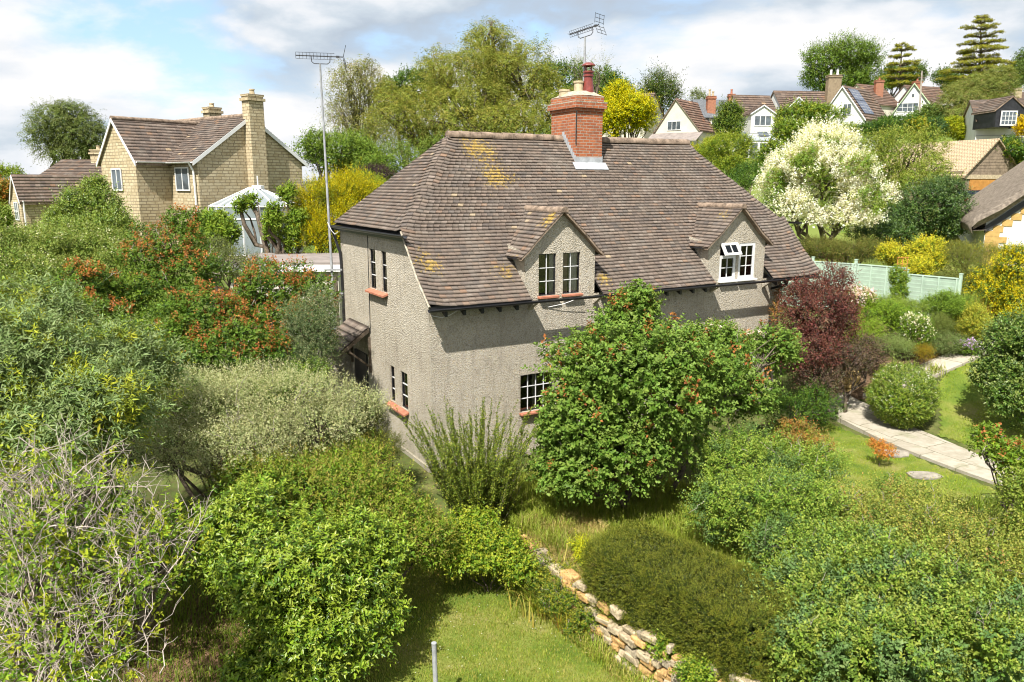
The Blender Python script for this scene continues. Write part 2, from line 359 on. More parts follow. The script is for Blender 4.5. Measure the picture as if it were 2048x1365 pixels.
def wall_sd(X, Y):
    "signed distance to the retaining line, positive on the low side"
    best = np.full(X.shape, 1e9); sg = np.ones(X.shape)
    for a, b in zip(WALLC[:-1], WALLC[1:]):
        d = b-a; t = np.clip(((X-a[0])*d[0]+(Y-a[1])*d[1])/(d@d), 0, 1)
        qx, qy = a[0]+t*d[0], a[1]+t*d[1]; ds = np.hypot(X-qx, Y-qy); cr = d[0]*(Y-a[1])-d[1]*(X-a[0])
        m = ds < best; best = np.where(m, ds, best); sg = np.where(m, np.where(cr < 0, 1, -1), sg)
    return best*sg
def T(x, y):
    x = np.asarray(x, float); y = np.asarray(y, float); s = x.shape; X = x.ravel(); Y = y.ravel()
    z = _W[-3]+_W[-2]*X/100+_W[-1]*Y/100
    for i in range(len(CP)): z = z+_W[i]*np.hypot(X-CP[i, 0], Y-CP[i, 1])
    sd = wall_sd(X, Y); wd = np.where(Y < 14.2, .12, .12+np.clip((Y-14.2), 0, 2)*.8)
    S = np.clip(sd/wd*.5+.5, 0, 1); S = S*S*(3-2*S)
    z = z-.60*S*np.clip((30-Y)/12, 0, 1)
    return z.reshape(s)
def Tz(x, y): return float(T(np.array([x]), np.array([y]))[0])
def in_poly(X, Y, poly):
    ins = np.zeros(X.shape, bool); n = len(poly)
    for i in range(n):
        x1, y1 = poly[i]; x2, y2 = poly[(i+1) % n]
        c = ((y1 > Y) != (y2 > Y)) & (X < (x2-x1)*(Y-y1)/(y2-y1+1e-12)+x1); ins ^= c
    return ins
def groundm():
    m, t, p = M_('rough_ground', .98, .05)
    a = noise(t, .8, 7, .65); b = noise(t, 9, 5, .7)
    c = ramp(t, a, [(.35, (.045, .06, .018)), (.5, (.085, .12, .028)), (.62, (.16, .17, .055)), (.75, (.24, .19, .10))])
    c = mixc(t, ramp(t, b, [(.4, (0, 0, 0)), (.7, (.7, .7, .7))]), c, (.10, .075, .04))
    far = N(t, 'ShaderNodeSeparateXYZ'); LK(t, objv(t), far.inputs[0])
    f = mathn(t, 'MULTIPLY', mathn(t, 'SUBTRACT', far.outputs[1], 26), .05, True)
    c = mixc(t, f, c, ramp(t, noise(t, .05, 5), [(.35, (.10, .16, .03)), (.65, (.20, .24, .06))]))
    LK(t, c, p.inputs['Base Color']); bump(t, p, b, .8, .05); return m
def lawnm():
    m, t, p = M_('lawn_turf', .95, .08)
    a = noise(t, 1.1, 6, .6); b = noise(t, 45, 4, .7)
    c = ramp(t, a, [(.34, (.10, .16, .026)), (.46, (.18, .24, .04)), (.58, (.28, .29, .07)), (.72, (.38, .32, .14))])
    c = mixc(t, ramp(t, b, [(.35, (.55, .55, .55)), (.65, (0, 0, 0))]), c, (.06, .11, .012))
    LK(t, c, p.inputs['Base Color']); bump(t, p, b, .9, .03); return m
G_GROUND = groundm(); G_LAWN = lawnm()
G_SOIL = simple('garden_soil', (.16, .105, .065), .3, 5, .98, .05, 20, .9, 60, .04)
G_DRY = simple('leaf_litter_soil', (.20, .125, .075), .45, 7, .98, .05, 25, .9, 60, .05)
def sheet(name, xs, ys, mat, dz=0, poly=None, **k):
    X, Y = np.meshgrid(xs, ys); Z = T(X, Y)+dz; nx, ny = len(xs), len(ys)
    V = np.c_[X.ravel(), Y.ravel(), Z.ravel()]
    i = np.arange(nx*ny).reshape(ny, nx); F = np.stack([i[:-1, :-1], i[:-1, 1:], i[1:, 1:], i[1:, :-1]], -1).reshape(-1, 4)
    if poly is not None:
        cx = V[F, 0].mean(1); cy = V[F, 1].mean(1); F = F[in_poly(cx, cy, poly)]
        u = np.unique(F); mp = np.zeros(len(V), int); mp[u] = np.arange(len(u)); V = V[u]; F = mp[F]
    return mesh_np(name, V, F, 4, mat, smooth=True)
def axis(segs):
    out = []
    for a, b, s in segs: out += list(np.arange(a, b, s))
    return np.array(out+[segs[-1][1]])
g = sheet('ground', axis([(-4000, -400, 600), (-400, -60, 40), (-60, -20, 4), (-20, -4, .8), (-4, 5, .12), (5, 24, .5), (24, 80, 4), (80, 400, 40), (400, 4000, 600)]),
          axis([(-60, 5, 10), (5, 9, .5), (9, 17, .12), (17, 34, .5), (34, 140, 4), (140, 500, 40), (500, 6000, 500)]), G_GROUND, -.004)
props(g, kind='structure')
LOWLAWN = [(-2.2, 14.3), (-.9, 14.6), (-.2, 14.3), (.1, 13.4), (.7, 12.55), (1.2, 11.85), (1.9, 10.85), (2.6, 9.9), (3, 9), (-3.5, 9), (-3.2, 11), (-2.7, 13)]
RLAWN = [(11.5, 19.55), (12.2, 18.2), (13.2, 17.2), (16.5, 17.5), (18.5, 20), (19, 24.5), (15.1, 22.9), (13.2, 22.3), (12.35, 21.6), (12.1, 20.6)]
props(sheet('lawn', np.arange(-4, 3.4, .06), np.arange(8.8, 14.8, .06), G_LAWN, .006, LOWLAWN), kind='structure')
props(sheet('lawn', np.arange(11, 19.2, .12), np.arange(16.9, 24.6, .12), G_LAWN, .02, RLAWN), kind='structure')
props(sheet('lawn', np.arange(7.0, 11, .12), np.arange(15.2, 21, .12), G_LAWN, .02, [(7, 20.4), (9.1, 20.9), (9.25, 20.5), (10.9, 16.0), (8, 15.3), (7, 16)]), kind='structure')
props(sheet('lawn', np.arange(20, 36, .8), np.arange(36, 60, .8), G_LAWN, .02), kind='structure')
props(sheet('soil', np.arange(-7.5, -3, .12), np.arange(9.6, 13.6, .12), G_DRY, .008, [(-7.2, 10), (-7.3, 13), (-5.2, 13.4), (-3.6, 12.4), (-3.4, 10.6), (-4, 9.7)]), kind='structure')
props(sheet('flower_bed', np.arange(9.4, 16.4, .2), np.arange(20.4, 29.6, .2), G_SOIL, .012, [(10.7, 21.9), (12.0, 22.6), (14.6, 23.3), (16, 25.8), (13, 29.4), (10, 28), (9.5, 24)]), kind='structure')
# garden path of slabs with a kerb edge
def ribbon(name, near, far, mat, th=.06, dz=.06):
    mb = MB(); n = 40
    def samp(pl, t):
        pl = np.array(pl, float); s = np.r_[0, np.cumsum(np.linalg.norm(np.diff(pl, axis=0), axis=1))]; q = t*s[-1]
        return np.array([np.interp(q, s, pl[:, 0]), np.interp(q, s, pl[:, 1])])
    P = [(samp(near, i/n), samp(far, i/n)) for i in range(n+1)]
    Z = [(Tz(*a)*.7+Tz(*b)*.3)+dz for a, b in P]
    for i in range(n):
        (a, b), (c, d) = P[i], P[i+1]; z0, z1 = Z[i], Z[i+1]
        zb0, zb1 = max(z0, Tz(*b)+.03), max(z1, Tz(*d)+.03); A, B, C_, D = (*a, z0), (*b, zb0), (*d, zb1), (*c, z1)
        mb.poly([A, D, C_, B]); mb.poly([(*a, z0-.4), (*c, z1-.4), D, A]); mb.poly([(*b, z0-.4), B, C_, (*d, z1-.4)])
    return props(mb.build(name, mat), kind='structure')
ribbon('path', [(9.15, 22.6), (9.35, 21.1), (9.72, 19.8), (10.02, 18.6), (10.55, 17.4), (11.1, 16.2)], [(10.3, 23.0), (10.45, 22.1), (10.9, 21.0), (11.35, 19.6), (11.75, 18.2), (12.1, 16.9)], G_PAVE)
ribbon('path', [(11.7, 21.95), (12.7, 22.15), (14.3, 22.7), (16.5, 23.8)], [(11.5, 22.6), (12.4, 22.9), (14.0, 23.45), (16.2, 24.6)], G_PAVE, dz=.05)

# dry stone retaining wall
def stonewall():
    rng = np.random.default_rng(3); pl = WALLC[4:]; s = np.r_[0, np.cumsum(np.linalg.norm(np.diff(pl, axis=0), axis=1))]; o = thing('dry_stone_wall', (1.6, 11.7, Tz(1.3, 11.6)), 'low dry stone wall of orange and cream blocks below the yew hedge', 'wall'); m = MB(); mats = [simple('wall_stone_'+n, c, .28, 6, .95, .1, 18, .9, 30, .03) for n, c in (('cream', (.47, .38, .25)), ('orange', (.50, .31, .13)), ('grey', (.34, .285, .20)))]
    for lay in range(6):
        q = -.1*(lay % 2)
        while q < s[-1]-.2:
            l = rng.uniform(.09, .36); c = q+l/2; p = np.array([np.interp(c, s, pl[:, k]) for k in (0, 1)]); p2 = np.array([np.interp(c+.1, s, pl[:, k]) for k in (0, 1)]); d = unit(p2-p); n = np.array([d[1], -d[0]]); n = -n if n[0] > 0 and n[1] > 0 else n
            lo = Tz(*(p+n*.35)); hi = Tz(*(p-n*.35)); h = (hi-lo+.06)/5.4*rng.uniform(.85, 1.2)
            z = lo-.04+h*lay+rng.uniform(-.015, .015); k = rng.choice(3, p=[.5, .28, .22]); a = rng.uniform(-.12, .12)
            D = np.array([*(d*cos(a)+n*sin(a)), rng.uniform(-.08, .08)]); Nn = np.array([*(n*cos(a)-d*sin(a)), .05]); c0 = np.array([*(p+n*(.02+rng.uniform(-.03, .035)-.012*lay)), z+h/2])
            # irregular eight-cornered stone
            i = len(m.v); X, Y, Z_ = D*l*.49, Nn*.13, np.array([rng.uniform(-.1, .1)*h, 0, h*.5])
            for dz in (-1, 1):
                for dx, dy in ((-1, -1), (1, -1), (1, 1), (-1, 1)): m.v.append(tuple(c0+(dx*X*rng.uniform(.78, 1.0)+dy*Y*rng.uniform(.8, 1.05)+dz*Z_*rng.uniform(.8, 1.02))))
            m.c += [(1, 1, 1)]*8
            for f in ((0, 3, 2, 1), (4, 5, 6, 7), (0, 1, 5, 4), (1, 2, 6, 5), (2, 3, 7, 6), (3, 0, 4, 7)): m.f.append(tuple(i+q_ for q_ in f)); m.m.append(int(k))
            q += l
    w = m.build('stones', mats, o); b = w.modifiers.new('bevel', 'BEVEL'); b.width = .022; b.segments = 2; b.limit_method = 'NONE'
stonewall()

# steps, pier and stepping stones beside the path
def slab(m, c, r, h, rng, n=9, sq=.25, mi=0):
    an = np.linspace(0, 2*pi, n, endpoint=False)+rng.uniform(-.15, .15, n); R = r*rng.uniform(.85, 1.1, n); P = [np.array([c[0]+R[i]*cos(an[i])*1.2, c[1]+R[i]*sin(an[i])*.8, c[2]]) for i in range(n)]; m.prism(P, (0, 0, h), mi)
rs_ = np.random.default_rng(4)
for lb, p in (('upper round-edged stepping stone set in the grass left of the path', (9.72, 18.35)), ('lower round-edged stepping stone set in the grass, nearer the thicket', (9.72, 16.95))):
    z = Tz(*p)+.02; t = thing('stepping_stone', (*p, z), lb, 'stepping stone', 'stepping stones by the garden path'); m = MB(); slab(m, (*p, z), .33, .035, rs_, 12); m.build('stone', G_SLAB, t)
t = thing('garden_steps', (10.95, 22.0, .1), 'two worn stone steps beside the clipped ball shrub', 'steps')
for k, (x, y, z) in enumerate(((10.85, 21.75, .14), (11.2, 22.25, .34))): m = MB(); slab(m, (x, y, z-.05), .5, .16, rs_, 10); m.build('step', G_PAVE, t, bevel=.015)
t = thing('stone_pier', (10.35, 22.95, 0), 'short wall of yellow stones at the head of the path beside the purple shrubs', 'wall'); m = MB()
for k in range(5):
    for q in range(4): m.box((10.05+q*.22+rs_.uniform(-.02, .02), 22.95+q*.03, Tz(10.35, 22.7)+.08+k*.13), (.2*rs_.uniform(.9, 1.05), 0, rs_.uniform(-.02, .02)), (0, .3, 0), (0, 0, .115))
w_ = m.build('stones', simple('yellow_rubble', (.58, .42, .17), .2, 5, .95, .1, 18, .8), t, bevel=.02)
# ---------------------------------------------------------------- cottage
rng = np.random.default_rng(11)
L_, D_ = 12.72, 6.22
ZE, ZH, ZR, VR = 4.0, 5.584, 8.0, 3.283
def vf(z): return -.38+(z-ZE)/.88 if z < 4.55 else .245+(z-4.55)/1.135
def vfi(v): return ZE+(v+.38)*.88 if v < .245 else 4.55+(v-.245)*1.135
def ul(z): return -.14+(z-ZH)/(ZR-ZH)*2.29
def vb(z): return 6.45+(z-ZH)/(ZR-ZH)*(VR-6.45)
house = thing('cottage', UV(L_/2, D_/2, 0), 'roughcast cottage with brown tiled half-hipped roof, two gabled dormers and red brick chimney', 'house')
def holes_wall(mb, org, R, Uv, nrm, w, h, holes, depth=.14, mi=0, x0=0):
    "wall rectangle w x h with rectangular holes (x0,y0,x1,y1) and reveals"
    xs = sorted({x0, w}|{q for a in holes for q in (a[0], a[2])}); ys = sorted({0., h}|{q for a in holes for q in (a[1], a[3])})
    org, R, Uv, nrm = map(np.asarray, (org, R, Uv, nrm))
    P = lambda x, y, d=0: org+R*x+Uv*y-nrm*d
    fl = np.dot(np.cross(R, Uv), nrm) < 0
    def q(pts): mb.poly(pts[::-1] if fl else pts, mi)
    for xa, xb in zip(xs[:-1], xs[1:]):
        for ya, yb in zip(ys[:-1], ys[1:]):
            cx, cy = (xa+xb)/2, (ya+yb)/2
            if any(a[0] < cx < a[2] and a[1] < cy < a[3] for a in holes): continue
            q([P(xa, ya), P(xb, ya), P(xb, yb), P(xa, yb)])
    for a in holes:
        x0_, y0_, x1_, y1_ = a
        q([P(x0_, y0_), P(x0_, y0_, depth), P(x1_, y0_, depth), P(x1_, y0_)][::-1])
        q([P(x0_, y1_), P(x1_, y1_), P(x1_, y1_, depth), P(x0_, y1_, depth)][::-1])
        q([P(x0_, y0_), P(x0_, y1_), P(x0_, y1_, depth), P(x0_, y0_, depth)][::-1])
        q([P(x1_, y0_), P(x1_, y0_, depth), P(x1_, y1_, depth), P(x1_, y1_)][::-1])
def window(parent, org, R, nrm, w, h, cols, rows, fm, ft=.04, bt=.014, glass=None, depth=.1, curtain=None, room=True, sill=None, bm=None, name='window'):
    "org = lower left corner on the wall face; R to the right seen from outside; set back by depth"
    R = np.asarray(R, float); nrm = np.asarray(nrm, float); Z = np.array([0, 0, 1.]); o = np.asarray(org, float)-nrm*depth
    mb = MB(); th = nrm*.045
    def bar(x0, y0, x1, y1, t=0, mi=0): mb.box(o+R*(x0+x1)/2+Z*(y0+y1)/2+nrm*t, R*(x1-x0), th*(1 if not t else .6), Z*(y1-y0), mi)
    bar(0, 0, w, ft); bar(0, h-ft, w, h); bar(0, ft, ft, h-ft); bar(w-ft, ft, w, h-ft)
    for i in range(1, cols): x = ft+(w-2*ft)*i/cols; bar(x-bt/2, ft, x+bt/2, h-ft, .002, 1)
    for j in range(1, rows): y = ft+(h-2*ft)*j/rows; bar(ft, y-bt/2, w-ft, y+bt/2, .004, 1)
    wn = mb.build(name, [fm, bm or fm], parent)
    g = MB(); g.box(o+R*w/2+Z*h/2-nrm*.005, R*(w-ft), nrm*.006, Z*(h-ft)); g.build('pane', glass or G_GLASS, wn)
    if curtain:
        for (xa, xb, m) in curtain:
            c = MB(); n = 14; base = o-nrm*.04
            for k in range(n):
                t0, t1 = k/n, (k+1)/n; d0, d1 = [.018*sin(7*pi*t) for t in (t0, t1)]
                pt = lambda t, d, y: base+R*(xa+(xb-xa)*t)+Z*y+nrm*d
                c.poly([pt(t0, d0, .02), pt(t1, d1, .02), pt(t1, d1, h-.02), pt(t0, d0, h-.02)])
            c.build('curtain', m, wn)
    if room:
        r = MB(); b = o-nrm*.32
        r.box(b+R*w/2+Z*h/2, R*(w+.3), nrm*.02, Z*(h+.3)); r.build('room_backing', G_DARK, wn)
    if sill: 
        s = MB(); s.box(np.asarray(org, float)+R*w/2-Z*.03+nrm*.03, R*(w+.06), nrm*.2, Z*.055); s.build('sill', sill, wn, bevel=.008)
    return wn
NF = -HV; NG = -HU; ZZ = np.array([0, 0, 1.])
# facade wall, holes in u: lower window near corner, lower windows right
w_low = (2.42, 1.11, 3.42, 2.07); w_lr = (9.75, 1.0, 10.75, 2.1)
mb = MB(); holes_wall(mb, UV(0, 0, 0), HU, ZZ, NF, 11.15, 3.97, [w_low, w_lr])
mb.poly([UV(11.15, 0, 0), UV(11.15, .95, 0), UV(11.15, .95, 4.4), UV(11.15, 0, 3.97)])
mb.poly([UV(11.15, .95, 0), UV(L_, .95, 0), UV(L_, .95, 4.4), UV(11.15, .95, 4.4)])
mb.poly([UV(L_, .95, 0), UV(L_, D_, 0), UV(L_, D_, 5.5), UV(L_, .95, 5.5)]); mb.poly([UV(L_, D_, 0), UV(0, D_, 0), UV(0, D_, 5.5), UV(L_, D_, 5.5)])
gw = [(2.57, 3.98, 2.93, 5.03), (3.37, 3.98, 3.8, 5.03), (1.4, 1.16, 1.85, 2.11), (2.26, 1.16, 2.56, 2.11)]
gm = MB(); holes_wall(gm, UV(0, 0, 0), HV, ZZ, NG, D_, 5.5, gw, x0=1.2)
gm.poly([UV(0, 1.2, 0), UV(0, 0, 0), UV(0, 0, 4.22), UV(0, .3, 4.6), UV(0, .6, 4.94), UV(0, .9, 5.26), UV(0, 1.12, 5.5), UV(0, 1.2, 5.5)][::-1])
gm.poly([UV(0, 1.2, 0), UV(0, 1.2, 5.5), UV(0, 1.12, 5.5), UV(0, .9, 5.26), UV(0, .6, 4.94), UV(0, .3, 4.6), UV(0, 0, 4.22), UV(0, 0, 0)][::-1]) if False else None
# plinth
pl = MB(); pl.box(UV(-.03, D_/2, -.2), HU*.05, HV*D_, ZZ*.62); pl.box(UV(5.5, -.03, -.2), HU*11.1, HV*.05, ZZ*.62)
wall = mb.build('wall', G_REND, house); gab = gm.build('gable_wall', G_REND, house); pl.build('plinth', G_REND, house)
DOR = [(3.57, 1.045, (2.93, 3.44), (3.64, 4.16)), (9.66, 1.13, (8.98, 9.62), (9.73, 10.39))]
for k, (uc, hw, wa, wb) in enumerate(DOR):
    d = MB(); hs = [(wa[0], 0.04, wa[1], 1.07), (wb[0], .04, wb[1], 1.07)]
    holes_wall(d, UV(0, -.002, 3.97), HU, ZZ, NF, uc+hw, 1.13, hs, x0=uc-hw)
    prof = [(-hw, 5.1), (hw, 5.1), (.78, 5.33), (.52, 5.56), (0, 6.03), (-.52, 5.56), (-.78, 5.33)]
    d.poly([UV(uc+a, -.002, z) for a, z in prof])
    for s in (-1, 1):
        x = uc+s*hw; P = [UV(x, -.002, 3.97), UV(x, .85, 5.25), UV(x, -.002, 5.1)]; d.poly(P if s > 0 else P[::-1])
    d.build('dormer_wall', G_REND, house)
# windows
white_bars = G_WHITE
cu = [(.30, .50, G_CURT)]
window(house, UV(2.93, 0, 4.01), HU, NF, .51, 1.03, 2, 3, G_BLACK, .022, .016, curtain=[(.36, .50, G_CURT)], sill=G_TERRA, bm=G_WHITE, depth=.06)
window(house, UV(3.64, 0, 4.01), HU, NF, .52, 1.03, 2, 3, G_BLACK, .022, .016, curtain=[(.06, .2, G_PINKC), (.24, .48, G_CURT)], sill=G_TERRA, bm=G_WHITE, depth=.06)
window(house, UV(2.42, 0, 1.11), HU, NF, 1.0, .96, 4, 3, G_BLACK, .03, .016, sill=G_TERRA, bm=G_WHITE, curtain=[(.42, .5, G_CURT)])
window(house, UV(9.75, 0, 1.0), HU, NF, 1.0, 1.1, 4, 3, G_WHITE, .07, .025)
window(house, UV(9.73, 0, 4.01), HU, NF, .66, 1.03, 2, 3, G_WHITE, .085, .022, depth=.03, sill=G_WHITE, curtain=[(.1, .26, G_CURT)])
window(house, UV(8.98, 0, 4.01), HU, NF, .64, .70, 2, 2, G_WHITE, .085, .022, depth=.03, sill=G_WHITE, curtain=[(.36, .56, G_CURT)])
# opened top light
R_t = HU; up_t = unit(ZZ*cos(R_(32))+HV*sin(R_(32))); 
ow = MB(); o_ = UV(8.98, -.02, 5.06)
def bx2(x0, y0, x1, y1): ow.box(o_+R_t*(x0+x1)/2-up_t*(y0+y1)/2+NF*.0, R_t*(x1-x0), np.cross(R_t, up_t)*.045, up_t*(y1-y0))
bx2(0, 0, .64, .07); bx2(0, .31, .64, .38); bx2(0, .07, .09, .31); bx2(.55, .07, .64, .31); bx2(.31, .07, .33, .31)
tl = ow.build('opened_top_light', G_WHITE, house); g = MB(); g.box(o_+R_t*.32-up_t*.19, R_t*.5, np.cross(R_t, up_t)*.006, up_t*.26); g.build('pane', G_GLASS, tl)
for a in gw:
    window(house, UV(0, a[2], a[1]), -HV, NG, a[2]-a[0], a[3]-a[1], 1, 3, G_BLACK, .025, .018, depth=.06, sill=None, bm=G_WHITE, curtain=[(.02, (a[2]-a[0])*.6, G_CURT)])
for (v0, v1, z) in ((2.52, 3.86, 3.96), (1.34, 2.62, 1.13)):
    s = MB(); 
    for i in range(5): 
        f = v0+(v1-v0)*(i+.5)/5; s.box(UV(-.05, f, z-.03), unit(HU+ZZ*.35)*.2, HV*((v1-v0)/5-.008), ZZ*.045)
    s.build('tile_sill', G_TERRA, house)
# ---------- roof: every course a run of separate clay tiles
def tile_col(n):
    base = np.array([(.212, .168, .137), (.242, .188, .150), (.19, .155, .130), (.27, .19, .14), (.28, .228, .188), (.16, .135, .118)])
    c = base[rng.choice(len(base), n, p=[.36, .27, .2, .05, .08, .04])]*rng.uniform(.91, 1.09, (n, 1)); 
    o = rng.random(n) < .006; c[o] = (.46, .36, .24); o = rng.random(n) < .008; c[o] = (.32, .21, .14); return c
def course(V, F, C, P0, P1, nrm, w=.168, th=.024, tuck=.035):
    """tiles between lower path P0 (bottom edge) and upper path P1 (same samples), outward normals nrm"""
    s = np.r_[0, np.cumsum(np.linalg.norm(np.diff(P0, axis=0), axis=1))]; n = max(1, int(round(s[-1]/w))); sh = rng.uniform(0, .5)
    e = np.clip((np.arange(n+1)+np.r_[0, np.full(n-1, sh) if n > 1 else [], 0])/n, 0, 1)*s[-1]
    ip = lambda P, q: np.stack([np.interp(q, s, P[:, k]) for k in range(3)], -1)
    gap = .004*s[-1]/max(s[-1], .1)
    a, b = e[:-1]+gap, e[1:]-gap; m = len(a)
    B0, B1, U0, U1 = ip(P0, a), ip(P0, b), ip(P1, a), ip(P1, b); N0 = unit(ip(nrm, a)); N1 = unit(ip(nrm, b))
    lift = (th+rng.uniform(-.002, .006, (m, 1))); sk = rng.uniform(-.003, .003, (m, 1)); dn = unit(B0-U0)*rng.uniform(-.004, .005, (m, 1))
    b0 = B0+N0*(lift+sk)+dn; b1 = B1+N1*(lift-sk)+dn; u0 = U0+N0*.004+(U0-B0)*.15; u1 = U1+N1*.004+(U1-B1)*.15
    l0 = b0-N0*.02; l1 = b1-N1*.02
    i = sum(len(x) for x in V); q = np.stack([b0, b1, u1, u0, l0, l1], 1).reshape(-1, 3); V.append(q)
    k = i+6*np.arange(m)[:, None]
    F.append(np.concatenate([k+[0, 1, 2, 3], k+[4, 5, 1, 0], k+[5, 4, 3, 2]], 0)); C.append(np.repeat(tile_col(m), 6, 0))
V, F, C = [], [], []
NK = 50; zs = [ZE]
zk = np.interp(np.linspace(0, 1, NK+1), [0, 1], [ZE, ZR])
def contour(z, lower=None):
    "plan path of the roof at height z: rear-left corner, along the hip end, rounded corner, along the front, right hip end"
    r = .34; zz = z if z >= ZH else ZH
    v0 = vf(z); pts = []; nr = []
    def add(u, v, n, dz=0): pts.append(UV(u, v, z+dz)); nr.append(n)
    nf = unit(-HV*1+ZZ*.88); nl = unit(-HU+ZZ*.95); nrr = unit(HU+ZZ*.95)
    if z >= ZH-.001:
        u0 = ul(z); u1 = L_-u0; v1 = vb(z)
        rr = min(r, (v1-v0)/2.2, (u1-u0)/2.2)
        for t in np.linspace(0, 1, 12): add(u0, v1+(v0+rr-v1)*t, nl)
        for k in range(1, 9):
            an = k/9*pi/2; bmp = .05*sin(k/9*pi); add(u0+rr-rr*cos(an)-bmp*.5, v0+rr-rr*sin(an)-bmp*.5, unit(nl*cos(an)+nf*sin(an)), bmp)
        m0, m1 = u0+rr, u1-rr
        for t in np.linspace(0, 1, 40): add(m0+(m1-m0)*t, v0, nf, -.012*sin(t*pi)-.01*sin(t*9+z))
        for k in range(1, 9):
            an = pi/2-k/9*pi/2; bmp = .05*sin(k/9*pi); add(u1-rr+rr*cos(an)+bmp*.5, v0+rr-rr*sin(an)-bmp*.5, unit(nrr*cos(an)+nf*sin(an)), bmp)
        for t in np.linspace(0, 1, 12): add(u1, v0+rr+(v1-v0-rr)*t, nrr)
    return np.array(pts), np.array(nr)
def front_path(z, ua, ub):
    n = max(3, int((ub-ua)/.3)); us = np.linspace(ua, ub, n); nf = unit(-HV+ZZ*.88)
    dz = -.012*np.sin((us/L_)*pi)-.01*np.sin(us*.8+z)
    ed = .05*np.exp(-us/.25)+.05*np.exp(-(L_-us)/.25)
    return np.array([UV(u, vf(z), z+d+e) for u, d, e in zip(us, dz, ed)]), np.tile(nf, (n, 1))
def dorm_cut(z, uc, hw):
    "half width of the opening the dormer makes in the main slope at height z"
    if z < 5.02: return hw+.02
    return 0
for k in range(NK):
    z0, z1 = zk[k], zk[k+1]
    if z0 >= ZH-.05 and z0+.0 < ZR:
        za = max(z0, ZH); P0, n0 = contour(za); P1, n1 = contour(max(z1, ZH+.02)); course(V, F, C, P0, P1, n0)
    else:
        cuts = []
        for uc, hw, _, _ in DOR:
            if z0 < 5.15: cuts.append((uc-hw-.01, uc+hw+.01))
        segs = []; a = -.16
        for c0, c1 in cuts: segs.append((a, c0)); a = c1
        segs.append((a, L_+.16))
        for a, b in segs:
            P0, n0 = front_path(z0, a, b); P1, n1 = front_path(z1, a, b); course(V, F, C, P0, P1, n0)
# rear slope
for k in range(NK):
    z0, z1 = zk[k], zk[k+1]
    if z0 < ZH: continue
    f = lambda z: np.array([UV(u, vb(z), z) for u in np.linspace(L_-ul(z), ul(z), 20)])
    course(V, F, C, f(z0), f(z1), np.tile(unit(HV+ZZ*1.3), (20, 1)), w=.5)
# sealing sheet just below the tiles
roof = mesh_np('roof', np.concatenate(V), np.concatenate(F), 4, G_TILE, house, col=np.concatenate(C))
u_ = MB(); e = .05
def fz(z): return vf(z)+.03
def seg(ua, ub, za, zb): u_.poly([UV(ua, fz(za), za-e), UV(ub, fz(za), za-e), UV(ub, fz(zb), zb-e), UV(ua, fz(zb), zb-e)])
for (ua, ub) in ((-.12, DOR[0][0]-DOR[0][1]-.02), (DOR[0][0]+DOR[0][1]+.02, DOR[1][0]-DOR[1][1]-.02), (DOR[1][0]+DOR[1][1]+.02, L_+.12)):
    seg(ua, ub, ZE, 4.55); seg(ua, ub, 4.55, 5.15)
seg(-.12, L_+.12, 5.15, ZH)
c0 = [UV(ul(ZH)+.05, fz(ZH), ZH-e), UV(L_-ul(ZH)-.05, fz(ZH), ZH-e), UV(L_-ul(ZR), VR, ZR-e), UV(ul(ZR), VR, ZR-e)]
u_.poly(c0); u_.poly([UV(ul(ZH)+.05, vb(ZH), ZH-e), UV(ul(ZH)+.05, fz(ZH), ZH-e), UV(ul(ZR), VR, ZR-e)])
u_.poly([UV(L_-ul(ZH)-.05, fz(ZH), ZH-e), UV(L_-ul(ZH)-.05, vb(ZH), ZH-e), UV(L_-ul(ZR), VR, ZR-e)])
u_.poly([UV(L_-ul(ZH)-.05, vb(ZH), ZH-e), UV(ul(ZH)+.05, vb(ZH), ZH-e), UV(ul(ZR), VR, ZR-e), UV(L_-ul(ZR), VR, ZR-e)])
u_.build('roof_felt', G_DARK, roof)
# ridge tiles
def halfround(mb, a, b, r, n=10, seglen=.32, up=ZZ):
    a, b = np.asarray(a), np.asarray(b); L = np.linalg.norm(b-a); k = max(1, int(L/seglen)); d = (b-a)/L; s = unit(np.cross(d, up))
    for i in range(k):
        p, q = a+d*L*i/k, a+d*L*(i+1)/k; r0 = r*(1.0+rng.uniform(-.03, .05)); dz = rng.uniform(-.006, .008)
        ring = [(cos(pi*j/n), sin(pi*j/n)) for j in range(-1, n+2)]
        for (c1, s1), (c2, s2) in zip(ring[:-1], ring[1:]):
            mb.poly([p+s*c1*r0+up*(s1*r0+dz), p+s*c2*r0+up*(s2*r0+dz), q-d*.012+s*c2*r0+up*(s2*r0+dz), q-d*.012+s*c1*r0+up*(s1*r0+dz)][::-1])
        mb.poly([p+s*c*r0+up*(q_*r0+dz) for c, q_ in ring])
rd = MB(); halfround(rd, UV(ul(ZR)-.06, VR, ZR-.03), UV(5.75, VR, ZR-.04), .125); rd.build('ridge', G_RIDGE, roof); rd = MB(); halfround(rd, UV(6.8, VR, ZR-.05), UV(L_-ul(ZR)+.06, VR, ZR-.03), .125)
rd.build('ridge', G_RIDGE, roof, smooth=False)
# verge mortar along the four sloping edges
for x, s in ((-.15, -1), (L_+.15, 1)):
    vm = MB(); zz = np.linspace(ZE, ZH, 12); vm.tube([UV(x, vf(z)+.02, z+.03) for z in zz], .028, 5); vm.build('verge', G_MORT, roof)
